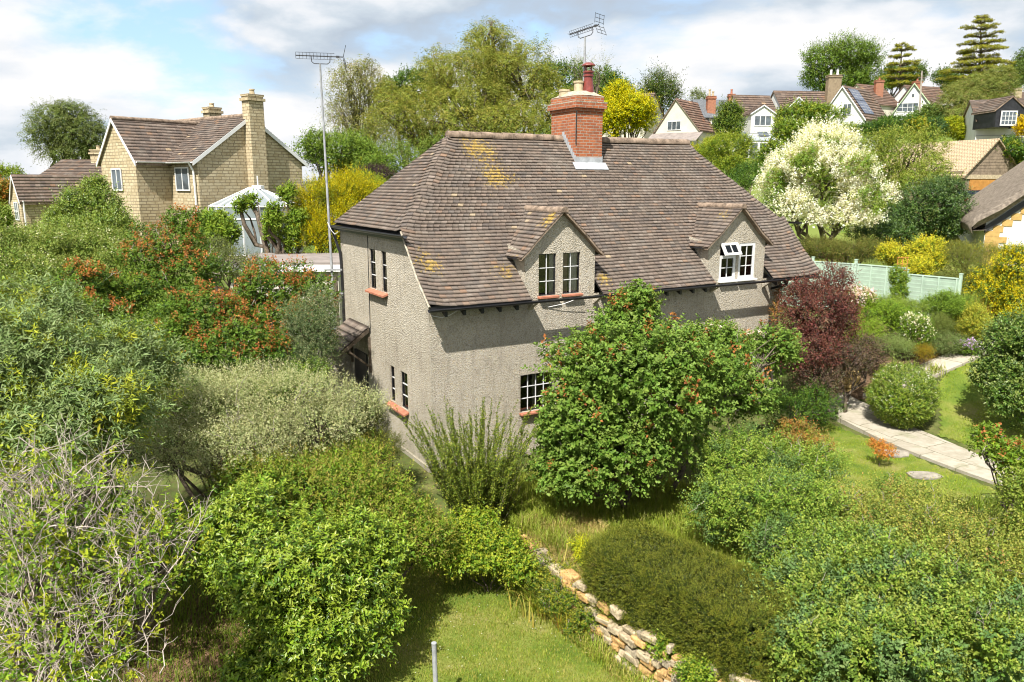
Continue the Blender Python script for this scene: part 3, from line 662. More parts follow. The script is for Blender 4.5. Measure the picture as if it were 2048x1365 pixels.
# dormer roofs
for uc, hw, _, _ in DOR:
    V, F, C = [], [], []
    prof = np.array([(hw+.17, 4.98), (hw-.02, 5.13), (.80, 5.36), (.52, 5.62), (0.0, 6.09)]); s = np.r_[0, np.cumsum(np.linalg.norm(np.diff(prof, axis=0), axis=1))]; n = 13
    pr = np.stack([np.interp(np.linspace(0, s[-1], n+1), s, prof[:, i]) for i in (0, 1)], -1)
    for sg in (-1, 1):
        for k in range(n):
            (a0, z0), (a1, z1) = pr[k], pr[k+1]; nn = unit(HU*sg*(z1-z0)+ZZ*(a0-a1))
            e0 = (z0-4.55)/1.135+.245+.12; e1 = (z1-4.55)/1.135+.245+.12
            vs = np.linspace(-.16, 1, 7)
            P0 = np.array([UV(uc+sg*a0, -.16+(e0+.16)*t, z0) for t in np.linspace(0, 1, 7)]); P1 = np.array([UV(uc+sg*a1, -.16+(e1+.16)*t, z1) for t in np.linspace(0, 1, 7)])
            if sg > 0: P0, P1 = P0, P1
            course(V, F, C, P0, P1, np.tile(nn, (7, 1)))
    dr = mesh_np('dormer_roof', np.concatenate(V), np.concatenate(F), 4, G_TILE, house, col=np.concatenate(C))
    f = MB()
    for sg in (-1, 1):
        for (a0, z0), (a1, z1) in zip(prof[:-1], prof[1:]):
            e0 = (z0-4.55)/1.135+.3; e1 = (z1-4.55)/1.135+.3
            A = [UV(uc+sg*a0, -.13, z0-.02), UV(uc+sg*a1, -.13, z1-.02), UV(uc+sg*a1, e1, z1-.02), UV(uc+sg*a0, e0, z0-.02)]; f.poly(A)
            f.poly([UV(uc+sg*a0, -.15, z0-.055), UV(uc+sg*a1, -.15, z1-.055), UV(uc+sg*a1, -.15, z1+.02), UV(uc+sg*a0, -.15, z0+.02)])
            f.poly([UV(uc+sg*a0, -.15, z0-.055), UV(uc+sg*a1, -.15, z1-.055), UV(uc+sg*a1, -.0, z1-.055), UV(uc+sg*a0, -.0, z0-.055)])
    f.build('verge', G_RIDGE, dr)
    r = MB(); halfround(r, UV(uc, -.17, 6.06), UV(uc, 1.72, 6.06), .10); r.build('ridge', G_RIDGE, dr)
    for sg in (-1, 1): sf = MB(); sf.box(UV(uc+sg*(hw+.07), .32, 4.96), HU*.2, HV*.5, ZZ*.05); sf.build('soffit', G_BLACK, dr)
# gutters
def gutter(path, r=.055):
    m = MB(); P = [np.asarray(p) for p in path]
    for a, b in zip(P[:-1], P[1:]):
        d = unit(b-a); s = np.cross(d, ZZ); ring = [(cos(-pi*j/6), sin(-pi*j/6)) for j in range(7)]
        for (c1, s1), (c2, s2) in zip(ring[:-1], ring[1:]): m.poly([a+s*c1*r+ZZ*s1*r, b+s*c1*r+ZZ*s1*r, b+s*c2*r+ZZ*s2*r, a+s*c2*r+ZZ*s2*r])
        for (c1, s1), (c2, s2) in zip(ring[:-1], ring[1:]): m.poly([a+s*c2*r*.9+ZZ*s2*r*.9, b+s*c2*r*.9+ZZ*s2*r*.9, b+s*c1*r*.9+ZZ*s1*r*.9, a+s*c1*r*.9+ZZ*s1*r*.9])
        m.box(a+s*r, d*.001, s*.01, ZZ*.02); m.box((a+b)/2+s*r, b-a, s*.012, ZZ*.016); m.box((a+b)/2-s*r, b-a, s*.012, ZZ*.016)
    return m
gutter([UV(-.2, -.44, 3.975), UV(L_+.1, -.44, 3.955)]).build('gutter', G_BLACK, house)
gutter([UV(-.22, .75, 5.53), UV(-.22, 6.55, 5.51)]).build('gutter', G_BLACK, house)
gutter([UV(L_+.22, .55, 5.53), UV(L_+.22, 6.4, 5.51)]).build('gutter', G_BLACK, house)
for (ua, ub) in ((-.12, 2.52), (4.62, 8.52), (10.8, L_+.12)): fb = MB(); fb.box(UV((ua+ub)/2, -.345, 3.985), HU*(ub-ua), HV*.025, ZZ*.11); fb.build('fascia', G_BLACK, house)  # thin boards added to stop sun leaking between gutter and tile edge
fb = MB(); fb.box(UV(-.12, 3.8, 5.46), HU*.03, HV*5.4, ZZ*.14); fb.box(UV(-.05, 3.7, 5.40), HU*.14, HV*5.3, ZZ*.02); fb.build('fascia', G_BLACK, house); fb = MB(); fb.box(UV(L_+.12, 3.8, 5.46), HU*.03, HV*5.4, ZZ*.14)
fb.build('fascia', G_BLACK, house)
for i in range(27):
    u = .25+i*.465
    if any(abs(u-d[0]) < d[1]+.05 for d in DOR) : continue
    b = MB(); b.box(UV(u, -.2, 3.93), HU*.07, unit(HV+ZZ*.5)*.4, ZZ*.11); b.build('rafter_end', G_BLACK, house)
for uc, hw, _, _ in DOR:
    for s in (-1, 1):
        c = MB(); x = uc+s*(hw-.08); c.prism([UV(x, -.05, 3.7), UV(x, -.35, 3.9), UV(x, -.05, 3.9)], HU*.1); c.build('corbel', G_REND, house)
# rainwater pipes and cables
dp = MB(); dp.tube([UV(11.35, -.44, 3.92), UV(11.35, -.4, 3.8), UV(11.35, .3, 3.55), UV(11.35, .4, 3.4), UV(11.35, .4, .1)], .038, 8); dp.build('downpipe', G_BLACK, house)
dp = MB(); dp.tube([UV(-.22, 6.3, 5.48), UV(-.2, 6.28, 5.35), UV(-.06, 6.1, 4.75), UV(-.05, 6.08, 4.4), UV(-.05, 6.08, .1)], .042, 8); dp.build('downpipe', G_BLACK, house)
cb = MB(); cb.tube([UV(-.012, 3.86, 5.4), UV(-.012, 3.9, 3.9), UV(-.012, 3.92, 2.7)], .009, 4); cb.build('cable', G_BLACK, house)
cb = MB(); cb.tube([UV(.05, -.02, 3.78), UV(.25, -.16, 3.74), UV(.4, -.25, 3.8), UV(.55, -.33, 3.9)], .008, 4); cb.build('cable', G_WHITE, house)
cb = MB(); cb.tube([UV(3.2, -.02, 3.72), UV(3.6, -.1, 3.78), UV(4.1, -.2, 3.93)], .008, 4); cb.build('cable', G_WHITE, house)
# porch canopy on the gable side
pc_ = MB(); V, F, C = [], [], []
for k in range(5):
    a, b = k/5, (k+1)/5
    f = lambda t: np.array([UV(-.05-.85*(1-t), v, 2.25+.62*t) for v in np.linspace(3.95, 5.6, 5)])[::-1]
    course(V, F, C, f(a), f(b), np.tile(unit(-HU*.6+ZZ), (5, 1)), w=.24, th=.03)
pr_ = mesh_np('porch_roof', np.concatenate(V), np.concatenate(F), 4, G_TILE, house, col=np.concatenate(C))
pf = MB()
for v in (3.98, 5.5):
    pf.box(UV(-.45, v, 2.5), unit(HU*.85+ZZ*.62)*1.0, HV*.06, ZZ*.12); pf.tube([UV(-.03, v, 1.75), UV(-.62, v, 2.25)], .035, 4); pf.box(UV(-.03, v, 2.1), HU*.06, HV*.06, ZZ*1.0)
pf.box(UV(-.86, 4.75, 2.2), HU*.05, HV*1.6, ZZ*.1)
pf.build('porch_frame', G_BARK, house)
dd = MB(); dd.box(UV(-.02, 4.75, 1.05), HU*.05, HV*1.0, ZZ*2.0); dd.build('side_door', G_BLACK, house)
pw = MB(); pw.box(UV(-.5, 5.75, 1.1), HU*1.0, HV*.12, ZZ*2.2); pw.build('porch_side', G_REND, house)
# wall-side lean-to shed seen dark behind the shrubs
# ---------- chimney
ch = MB(); cu0, cu1, cv0, cv1 = 5.82, 6.74, 2.64, 3.93
def cb_(mb, e, z0, z1, mi=0): mb.box(UV((cu0+cu1)/2, (cv0+cv1)/2, (z0+z1)/2), HU*(cu1-cu0+2*e), HV*(cv1-cv0+2*e), ZZ*(z1-z0), mi)
cb_(ch, 0, 6.9, 8.72); cb_(ch, -.005, 8.05, 8.1); cb_(ch, .035, 8.72, 8.80); cb_(ch, .085, 8.80, 8.96); cb_(ch, .02, 8.96, 9.14)
chim = ch.build('chimney', G_BRICK, house, bevel=.006)
m = MB(); n = 14
def ring_(e, z): 
    a, b = (cu1-cu0)/2+e, (cv1-cv0)/2+e; return [UV((cu0+cu1)/2+x*a, (cv0+cv1)/2+y*b, z+rng.uniform(-.012, .012)) for x, y in ((-1, -1), (0, -1), (1, -1), (1, 0), (1, 1), (0, 1), (-1, 1), (-1, 0))]
rs = [ring_(.02, 9.15), ring_(-.1, 9.20), ring_(-.24, 9.31)]
for a, b in zip(rs[:-1], rs[1:]):
    for i in range(8): m.poly([a[i], a[(i+1) % 8], b[(i+1) % 8], b[i]])
m.poly(rs[-1]); cb_(m, .088, 8.955, 8.985); m.build('flaunching', G_MORT, chim)
pt = MB(); pt.lathe(UV(6.45, 2.98, 9.2), [(.17, 0), (.165, .12), (.135, .38), (.13, .5), (.155, .51), (.155, .55), (.13, .56), (.13, .6), (.16, .61), (.16, .65), (.12, .66), (.10, .3)], 18); 
for a in range(4): pt.tube([UV(6.45+.11*cos(a*pi/2), 2.98+.11*sin(a*pi/2), 9.84), UV(6.45+.11*cos(a*pi/2), 2.98+.11*sin(a*pi/2), 10.0)], .014, 5)
pt.lathe(UV(6.45, 2.98, 9.2), [(.10, .78), (.2, .80), (.19, .83), (.10, .885), (.01, .90)], 18)
pt.build('chimney_pot', G_DTERRA, chim, smooth=False)
pt = MB(); pt.lathe(UV(6.2, 3.1, 9.22), [(.14, 0), (.135, .3), (.155, .31), (.155, .36), (.13, .365), (.11, .1)], 16); pt.build('chimney_pot', G_CLAY, chim)
pt = MB(); pt.lathe(UV(6.05, 3.6, 9.2), [(.16, 0), (.155, .12), (.17, .13), (.165, .19), (.12, .195), (.1, .05)], 16); pt.build('chimney_pot', G_CLAY, chim)
fl = MB(); zf = vfi(cv0)
fl.box(UV((cu0+cu1)/2, cv0-.008, zf+.09), HU*(cu1-cu0+.03), HV*.012, ZZ*.2); fl.box(UV((cu0+cu1)/2, cv0-.10, zf-.06), HU*(cu1-cu0+.24), unit(HV+ZZ*1.135)*.26, unit(-HV*1.135+ZZ)*.012)
for k in range(8):
    v = cv0+.04+k*.085; z = vfi(v)
    if v > VR+.05: break
    for x in (cu0-.008, cu1+.008): fl.box(UV(x, v, z+.06), HU*.012, HV*.10, ZZ*.26)
fl.build('flashing', G_LEAD, chim)
sp = MB(); sp.tube([UV(cu0-.015, cv0-.015, 8.72), UV(cu0-.015, cv0-.015, 7.8)], .014, 4); sp.build('cable', G_BLACK, chim)

# ---------- aerials
def aerial(name, top, base, boomdir, ln, label, tilt=0, mastmat=G_METAL):
    base, top = np.asarray(base, float), np.asarray(top, float); a = thing(name, base, label, 'tv aerial')
    m = MB(); m.tube([base, base+(top-base)*.5, top], [.046, .038, .026], 8); m.build('mast', mastmat, a)
    b = unit(np.asarray(boomdir, float)+ZZ*tilt); s = unit(np.cross(b, ZZ)); n = np.cross(s, b); c = top+n*.2
    m = MB(); m.tube([c-b*ln*.5, c+b*ln*.5], .016, 5)
    m.tube([top, top-b*.16+n*.0, top-b*.22+n*.05, top-b*.23+n*.19], .012, 5); m.tube([top, top+b*.2, top+b*.27+n*.05, top+b*.28+n*.19], .012, 5); m.build('boom', G_DKMET, a)
    e = MB()
    for i in range(11):
        p = c-b*ln*.5+b*ln*.74*i/10
        for sg in (-1, 1): e.tube([p+n*.0, p+n*.085*sg+s*.0, p+n*.085*sg+b*ln*.074], .0075, 3)
        e.tube([p-s*.11, p+s*.11], .0075, 3)
    e.build('director_elements', G_DKMET, a)
    r = MB(); q = c+b*ln*.5
    for sg in (-1, 1):
        for t in (.06, .16, .26):
            o = q+(n*sg*t)+b*t*.25; r.tube([o-s*.24, o+s*.24], .008, 3); 
        for k in (-.24, 0, .24): r.tube([q+n*sg*.02+s*k, q+n*sg*.28+b*.07+s*k], .0075, 3)
    r.box(c+b*ln*.38, b*.09, s*.05, n*.05); r.build('reflector', G_DKMET, a); return a
mt_ = at(640, 128, 22.25); mb_ = np.array([at(665, 600, 22.25)[0]+.06, 22.25, 0]); 
a1 = aerial('tv_aerial', mt_, mb_, (1, .25, 0), 1.28, 'tall grey mast with long tv aerial standing by the cottage gable wall')
m = MB(); p1 = mt_+(mb_-mt_)*.56
m.tube([mb_+np.array([.09, .05, 0]), np.array([p1[0]+.09, p1[1]+.05, p1[2]-.35])], .055, 8); m.build('support_pole', G_BARK, a1)
for z in (3.55, 4.25): m = MB(); m.box(np.array([mb_[0]+.02, 22.2, z]), (.5, .1, 0), (0, .05, 0), (0, 0, .05)); m.build('wall_bracket', G_METAL, a1)
m = MB(); m.tube([at(655, 445, 22.2), at(663, 462, 22.1), at(670, 469, 22.1), at(679, 462, 21.9)], .01, 4); m.build('cable', G_WHITE, a1)
ab = UV(6.25, 3.3, 9.2); at_ = at(1170, 74, ab[1])
aerial('tv_aerial', at_, (at_[0], at_[1], 9.25), (1, -.75, 0), .98, 'pale pole with tilted tv aerial and grid reflector fixed above the red brick chimney', .2)
bb = thing('recycling_box', (-5.6, 21.2, Tz(-5.6, 21.2)), 'blue plastic box beside the cottage, behind the grey-green shrub', 'box')
m = MB(); o = np.array([-5.6, 21.2, Tz(-5.6, 21.2)]); m.aabb(o+[-.25, -.2, 0], o+[.25, .2, .85]); m.build('box', G_BLUE, bb, bevel=.03)
m = MB(); m.aabb(o+[-.28, -.23, .85], o+[.28, .23, .92]); m.build('lid', G_BLUE, bb, bevel=.02)
# ---------------------------------------------------------------- neighbouring houses
def xyz(p, z): return np.array([p[0], p[1], z], float)
class GH:
    "gabled block: a runs across the gable (0..W), b along the ridge (0..Lh) away from gable a"
    def __init__(s, A, g, r, W, Lh, zb, ze, zr, ap=.5):
        s.A = np.array([A[0], A[1], 0.]); s.g = unit(np.array([g[0], g[1], 0.])); s.r = unit(np.array([r[0], r[1], 0.])); s.W, s.L, s.zb, s.ze, s.zr, s.ap = W, Lh, zb, ze, zr, ap*W
    def P(s, a, b, z): return s.A+s.g*a+s.r*b+ZZ*z
    def walls(s, parent, mat, name='wall', back=True):
        mb = MB(); P = s.P; W, L, zb, ze, zr = s.W, s.L, s.zb-1.0, s.ze, s.zr
        mb.poly([P(0, 0, zb), P(W, 0, zb), P(W, 0, ze), P(s.ap, 0, zr), P(0, 0, ze)]); mb.poly([P(0, L, zb), P(0, L, ze), P(s.ap, L, zr), P(W, L, ze), P(W, L, zb)])
        mb.poly([P(0, 0, zb), P(0, 0, ze), P(0, L, ze), P(0, L, zb)]); mb.poly([P(W, 0, zb), P(W, L, zb), P(W, L, ze), P(W, 0, ze)])
        return mb.build(name, mat, parent)
    def roof(s, parent, mat, oh=.3, ov=.25, th=.12, ridge=None, name='roof', tiles=0, rm=None, back_oh=None):
        P = s.P; objs = []; bo = ov if back_oh is None else back_oh
        kl = (s.zr-s.ze)/s.ap; kr = (s.zr-s.ze)/(s.W-s.ap)
        L0, L1 = P(-oh, -ov, s.ze-oh*kl), P(-oh, s.L+bo, s.ze-oh*kl); R0, R1 = P(s.W+oh, -ov, s.ze-oh*kr), P(s.W+oh, s.L+bo, s.ze-oh*kr)
        T0, T1 = P(s.ap, -ov, s.zr), P(s.ap, s.L+bo, s.zr); up = ZZ*th
        if tiles:
            V, F, C = [], [], []
            for (e0, e1, sg) in ((L0, L1, -1), (R0, R1, 1)):
                H = np.linalg.norm(T0-e0); n = max(3, int(H/tiles)); nn = unit(np.cross(T0-e0, e1-e0)*(1 if np.cross(T0-e0, e1-e0)[2] > 0 else -1)); 
                for k in range(n):
                    fa, fb = k/n, (k+1)/n; pa = np.linspace(0, 1, 4)[:, None]
                    P0 = (e0+(T0-e0)*fa)+(e1-e0)*pa+up; P1 = (e0+(T0-e0)*fb)+(e1-e0)*pa+up
                    course(V, F, C, P0, P1, np.tile(nn, (4, 1)), w=tiles*1.35, th=tiles*.12)
            C = np.concatenate(C)*np.array(rm if rm is not None else (1, 1, 1)); ro = mesh_np(name, np.concatenate(V), np.concatenate(F), 4, mat, parent, col=C)
            mb = MB(); mb.prism([L0, T0, T1, L1], up*.9); mb.prism([R0, R1, T1, T0], up*.9); mb.build('roof_deck', G_DARK if False else G_RIDGE, ro)
        else:
            mb = MB(); mb.prism([L0, T0, T1, L1], up); mb.prism([R0, R1, T1, T0], up); ro = mb.build(name, mat, parent)
        if ridge:
            m = MB(); halfround(m, T0+up, T1+up, .12, 6, .8); m.build('ridge', ridge, ro)
        return ro
    def barge(s, parent, mat, w=.2, oh=.3, ov=.25, b=0):
        kl = (s.zr-s.ze)/s.ap; kr = (s.zr-s.ze)/(s.W-s.ap); P = s.P
        for e, k in ((-oh, kl), (s.W+oh, kr)):
            m = MB(); p, q = P(e, b-ov-.02, s.ze-oh*k+.12), P(s.ap, b-ov-.02, s.zr+.12); m.prism([p, q, q-ZZ*w*1.2, p-ZZ*w*1.2], s.r*.04); m.build('bargeboard', mat, parent)
    def win(s, parent, side, c, z, w, h, cols=2, rows=1, fm=None, ft=.06, glass=None, **k):
        "side f: gable front (b=0), c along a; l: a=0 wall; r: a=W wall, c along b"
        fm = fm or G_WHITE
        if side == 'f': o, R, n = s.P(c, 0, z), s.g, -s.r
        elif side == 'l': o, R, n = s.P(0, c+w, z), -s.r, -s.g
        else: o, R, n = s.P(s.W, c, z), s.r, s.g
        return window(parent, o, R, n, w, h, cols, rows, fm, ft, .05, glass or G_FGLASS, depth=-.05, room=False, **k)
def stack(parent, c, w, d, z0, z1, mat, pots=(), g=(1, 0, 0), cap=.08, potmat=None):
    g = unit(np.array(g, float)); h = np.array([-g[1], g[0], 0]); c = np.array([c[0], c[1], 0.]); m = MB()
    m.box(c+ZZ*(z0+z1)/2, g*w, h*d, ZZ*(z1-z0)); m.box(c+ZZ*(z1-.18), g*(w+2*cap), h*(d+2*cap), ZZ*.14); m.box(c+ZZ*(z1+.03), g*(w+cap), h*(d+cap), ZZ*.1)
    ch = m.build('chimney', mat, parent)
    for x, hh, pm in pots:
        p = MB(); p.lathe(c+g*x+ZZ*(z1+.05), [(.15, 0), (.12, hh*.8), (.15, hh*.82), (.15, hh), (.10, hh)], 10); p.build('chimney_pot', pm, ch)
    return ch
# yellow stone house on the left
g_, r_ = np.array([.605, .797]), np.array([-.797, .605]); yA = np.array([-15.3, 38.0])
yh = thing('stone_house', xyz(yA, 3.1), 'yellow stone house with brown tiled roof, white bargeboards and tall stone chimney on its gable', 'house')
yb = GH(yA, g_, r_, 6.2, 9.6, 3.1, 7.85, 10.0)
yb.walls(yh, G_STONE); yb.roof(yh, G_TILE2, .3, .12, tiles=.2, rm=(.88, .86, .86), ridge=G_RIDGE, back_oh=.1); yb.barge(yh, G_WHITE, .17, .3, .12)
wA = yA+r_*2.5-g_*1.76+r_*3.5
yw = GH(wA, -r_, g_, 3.5, 4.9, 3.1, 7.85, 9.75)
yw.walls(yh, G_STONE, 'wing_wall'); yw.roof(yh, G_TILE2, .25, .12, tiles=.2, rm=(.88, .86, .86), ridge=G_RIDGE, name='wing_roof', back_oh=-.1); yw.barge(yh, G_WHITE, .15, .25, .12)
stack(yh, yA+g_*3.2-r_*.2, .86, .6, 2.5, 11.05, G_STONE, [(0, .3, G_CLAY)], (*g_, 0))
stack(yh, yA+g_*3.9+r_*4.6, .75, .6, 9, 10.75, G_STONE, [(0, .25, G_CLAY)], (*g_, 0))
yw.win(yh, 'f', 1.1, 6.35, 1.0, 1.1, 2, 1); yb.win(yh, 'l', .75, 6.35, 1.25, 1.15, 2, 1)
gt = gutter([yb.P(-.36, -.1, 7.73), yb.P(-.36, 2.3, 7.73)], .06); gt.build('gutter', G_WHITE, yh); gt = gutter([yw.P(3.81, -.1, 7.75), yw.P(3.81, 1.4, 7.75)], .06); gt.build('gutter', G_WHITE, yh)
m = MB(); m.tube([yb.P(-.36, .15, 7.7), yb.P(-.12, .2, 7.3), yb.P(-.08, .2, 3)], .05, 6); m.build('downpipe', G_WHITE, yh)
# conservatory
cc = at(515, 470, 36.6); cz = Tz(cc[0], cc[1]); cv = thing('conservatory', (cc[0], cc[1], cz), 'white framed glazed conservatory with faceted roof in front of the yellow stone house', 'conservatory')
oct_ = lambda r, z, n=8: [np.array([cc[0]+r*cos(2*pi*(i+.5)/n), cc[1]+r*sin(2*pi*(i+.5)/n), z]) for i in range(n)]
apx = at(516, 376, 36.6); ev = at(516, 412, 36.6)[2]
m = MB(); gl = MB(); q = oct_(2.05, cz); e_ = oct_(2.05, ev); t_ = oct_(.22, apx[2])
for i in range(8):
    j = (i+1) % 8
    for a, b in ((q[i], e_[i]), (e_[i], e_[j]), (e_[i], t_[i]), (q[i]+ZZ*.75, q[j]+ZZ*.75), ((q[i]+q[j])/2+ZZ*.7, (e_[i]+e_[j])/2), (e_[i]-ZZ*.55, e_[j]-ZZ*.55), ((e_[i]+e_[j])/2, (t_[i]+t_[j])/2)): m.tube([a, b], .04, 4)
    gl.poly([e_[i], e_[j], t_[j], t_[i]])
m.tube([apx, apx+ZZ*.55], .03, 4); m.lathe(apx, [(.3, -.05), (.3, .1), (.05, .12)], 8); m.build('frame', G_WHITE, cv); gl.build('roof_glazing', simple('frosted_glazing', (.25, .28, .29), .05, 2, .3, .5), cv)
gw_ = MB(); bw_ = MB()
for i in range(8):
    j = (i+1) % 8; gw_.poly([q[i]+ZZ*.7, q[j]+ZZ*.7, e_[j], e_[i]]); bw_.prism([q[i]-ZZ*.3, q[j]-ZZ*.3, q[j]+ZZ*.7, q[i]+ZZ*.7], unit(q[i]+q[j]-2*np.array([cc[0], cc[1], cz]))*.1*np.array([1, 1, 0]))
gw_.build('glazing', simple('pale_glazing', (.24, .28, .29), .1, 2, .15, .6), cv); bw_.build('dwarf_wall', G_STONE, cv)
# flat roofed garage beyond the cottage
go = at(585, 530, 27); gz = go[2]; ga = thing('garage', (go[0], go[1], Tz(go[0], go[1])), 'low flat-roofed garage with grey felt roof and white fascia left of the cottage', 'garage')
m = MB(); c0 = np.array([go[0], go[1], 0]); m.aabb((go[0]-2.3, go[1], gz-3), (go[0]+1.6, go[1]+3.4, gz-.05)); m.build('wall', G_CREAM, ga)
m = MB(); m.aabb((go[0]-2.5, go[1]-.2, gz-.05), (go[0]+1.8, go[1]+3.6, gz+.1)); m.build('roof', G_FELT, ga)
m = MB(); m.aabb((go[0]-2.5, go[1]-.24, gz-.22), (go[0]+1.8, go[1]-.2, gz+.02)); m.build('fascia', G_WHITE, ga)
# bungalow
bz = 3.75; bA = at(20, 400, 50)[:2]
bg = thing('bungalow', xyz(bA, bz), 'small yellow stone bungalow with brown tiled roofs and arched white window', 'bungalow')
b1 = GH(bA, (1, -.28), (.32, .95), 1.75, 5, bz, at(57, 400, 50)[2], at(38, 352, 50)[2]-.1); b1.walls(bg, G_STONE)
b1 = GH(at(24, 400, 50)[:2], (.75, -.66), (.66, .75), 1.6, 6.5, bz, at(57, 398, 50)[2], at(38, 354, 50)[2]); b1.walls(bg, G_STONE, 'wing_wall'); b1.roof(bg, G_TILE2, .2, .12, tiles=.22, rm=(.88, .84, .82), name='wing_roof'); b1.barge(bg, G_WHITE, .14, .2, .12)
b1.win(bg, 'f', .42, at(42, 440, 50)[2], .75, 1.15, 2, 2)
b2 = GH(at(100, 360, 53)[:2]+np.array([-1.5, 0]), (.2, 1), (1, -.08), 7, 8.5, bz, at(150, 372, 52)[2], at(150, 322, 55)[2]); b2.walls(bg, G_STONE, 'main_wall'); b2.roof(bg, G_TILE2, .3, .2, tiles=.24, rm=(.88, .84, .82), name='main_roof')
stack(bg, at(198, 310, 56)[:2], .9, .7, 7.2, at(198, 302, 56)[2], G_STONE, [(0, .3, G_CLAY)])
m = MB(); p = b1.P(1.78, .1, b1.ze-.1); m.tube([p, p-ZZ*2.6], .05, 5); m.build('downpipe', G_WHITE, bg)
# white houses up the hill --------------------------------------------------
def px_gable(name, label, ax, ay, el, er, ey, d, yaw, Lh, base_y, wallm, roofm, tiles=.4, rm=None, barge=None, oh=.2, cat='house', parent=None, wn='wall', rn='roof'):
    "gabled block whose near gable shows its apex at ax, ay and eaves at el/er, ey; yaw turns the ridge axis from straight away (0) to the right (+)"
    z = at(ax, ey, d)[2]; zr = at(ax, ay, d)[2]; zb = at(ax, base_y, d)[2]
    r = np.array([sin(yaw), cos(yaw)]); g = np.array([cos(yaw), -sin(yaw)])
    c = at(ax, ey, d)[:2]; k = d/CAM_F
    # half widths so that eaves meet el and er
    def solve(px, s):
        lo, hi = 0., 30.
        for _ in range(40):
            t = (lo+hi)/2; p = c+g*t*s; x = 1024+CAM_F*p[0]/(p[1]*cos(CAM_P)+(CAM_H-z)*sin(CAM_P))
            if (x-px)*s < 0: lo = t
            else: hi = t
        return t
    wl, wr = solve(el, -1), solve(er, 1); A = c-g*wl
    th_ = parent or thing(name, xyz(A, zb), label, cat)
    h = GH(A, g, r, wl+wr, Lh, zb, z, zr, wl/(wl+wr)); h.walls(th_, wallm, wn); h.roof(th_, roofm, oh, oh, tiles=tiles if roofm is G_TILE2 else 0, rm=rm, name=rn, back_oh=0)
    if barge: h.barge(th_, barge, .16, oh, oh)
    return th_, h
RB = (.95, .86, .82)
t, h = px_gable('house', 'cream house with small gable and satellite dish behind the golden tree', 1306, 188, 1290, 1326, 226, 102, R_(-62), 9, 300, G_CREAM, G_TILE2, rm=RB, cat='house')
m = MB(); p = h.P(h.W*.35, -.12, h.ze-1.0); m.lathe(p, [(.02, 0), (.25, .03), (.36, .1)], 12); m.build('satellite_dish', G_GREYP, t)
t, h = px_gable('house', 'cream gabled house with brown tiled roof and a lean-to below its window', 1350, 200, 1311, 1398, 262, 93, R_(36), 7.5, 300, G_CREAM, G_TILE2, rm=(1.05, .82, .74))
h.win(t, 'f', h.ap-1.0, at(1350, 261, 93)[2], 1.75, 1.05, 3, 1, ft=.07)
m = MB(); lz = at(1350, 265, 92)[2]; P = h.P; m.prism([P(-.4, -.02, lz), P(-.4, -1.9, lz-1.0), P(-.4, -1.9, lz-1.12), P(-.4, -.02, lz-.12)], h.g*(h.W+.9)); m.build('lean_to_roof', G_FELT, t)
m = MB(); m.box(P(h.W*.5, -.9, lz-2.2), h.g*h.W*.95, h.r*1.6, ZZ*2.4); m.build('lean_to', G_CREAM, t)
h.A = h.A-h.r*1.75; h.win(t, 'f', h.W*.72, lz-3.0, .9, 1.9, 2, 1)
# slate roofed cottage
def px_row(name, label, x0, x1, yr, ye, yb_, d0, d1, wallm, roofm, depth=5, tiles=.4, rm=None, parent=None, oh=.25, wn='wall', rn='roof'):
    "block seen from its long side: eaves from x0 at distance d0 to x1 at d1"
    a, b = at(x0, ye, d0), at(x1, ye, d1); r = unit((b-a)[:2]); L = np.linalg.norm((b-a)[:2]); g = np.array([-r[1], r[0]])
    z = a[2]; zb = at(x0, yb_, d0)[2]; k = depth/2; zr = at((x0+x1)/2, yr, (d0+d1)/2+k*.8)[2]
    th_ = parent or thing(name, xyz(a[:2], zb), label, 'house')
    h = GH(a[:2], g, r, depth, L, zb, z, zr); h.walls(th_, wallm, wn); h.roof(th_, roofm, oh, .15, tiles=tiles if roofm is G_TILE2 else 0, rm=rm, name=rn)
    return th_, h
t, h = px_row('house', 'cream cottage with grey slate roof between the brown tiled houses', 1402, 1502, 201, 233, 295, 96, 97, G_CREAM, G_SLATE, 5.5)
h.win(t, 'l', 1.35, at(1428, 252, 96)[2], 1.2, 1.2, 2, 1); h.win(t, 'l', 4.4, at(1428, 252, 96)[2], 1.1, 1.1, 2, 1)
m = MB(); p = h.P(-.1, .9, h.ze); m.tube([p, p-ZZ*3.8], .06, 5); m.build('downpipe', G_BLACK, t)
stack(t, at(1422, 205, 97)[:2], 1.0, .9, h.ze, at(1421, 196, 98)[2], G_BRICK, [(-.22, .85, G_CLAY), (.2, .6, G_CLAY)])
stack(t, at(1462, 205, 99)[:2], .75, .75, h.ze, at(1462, 190, 99)[2], G_BRICK, [(0, .6, G_TERRA)])
t, h = px_row('house', 'brown tiled house with white dormer and glazed garden room below', 1500, 1572, 192, 262, 320, 94, 95, G_WREND, G_TILE2, 9, rm=RB)
dx = at(1502, 262, 92.5); dm = GH(at(1501, 262, 92)[:2], (1, 0), (0, 1), 2.75, 4, 10, at(1520, 228, 92)[2], at(1520, 212, 92)[2]); dm.zb = dm.ze-1.2; dm.walls(t, G_WREND, 'dormer_wall'); dm.roof(t, G_TILE2, .15, .15, name='dormer_roof', tiles=.35, rm=RB); dm.barge(t, G_WHITE, .12, .15, .15)
window(t, dm.P(.35, 0, at(1520, 252, 92)[2]), (1, 0, 0), (0, -1, 0), 2.0, 1.15, 3, 1, G_WHITE, .07, .07, G_FGLASS, -.05, room=False)
gr = at(1478, 300, 88); m = MB(); zt = at(1510, 268, 91)[2]; zl = at(1510, 280, 88)[2]; zb_ = at(1510, 325, 88)[2]
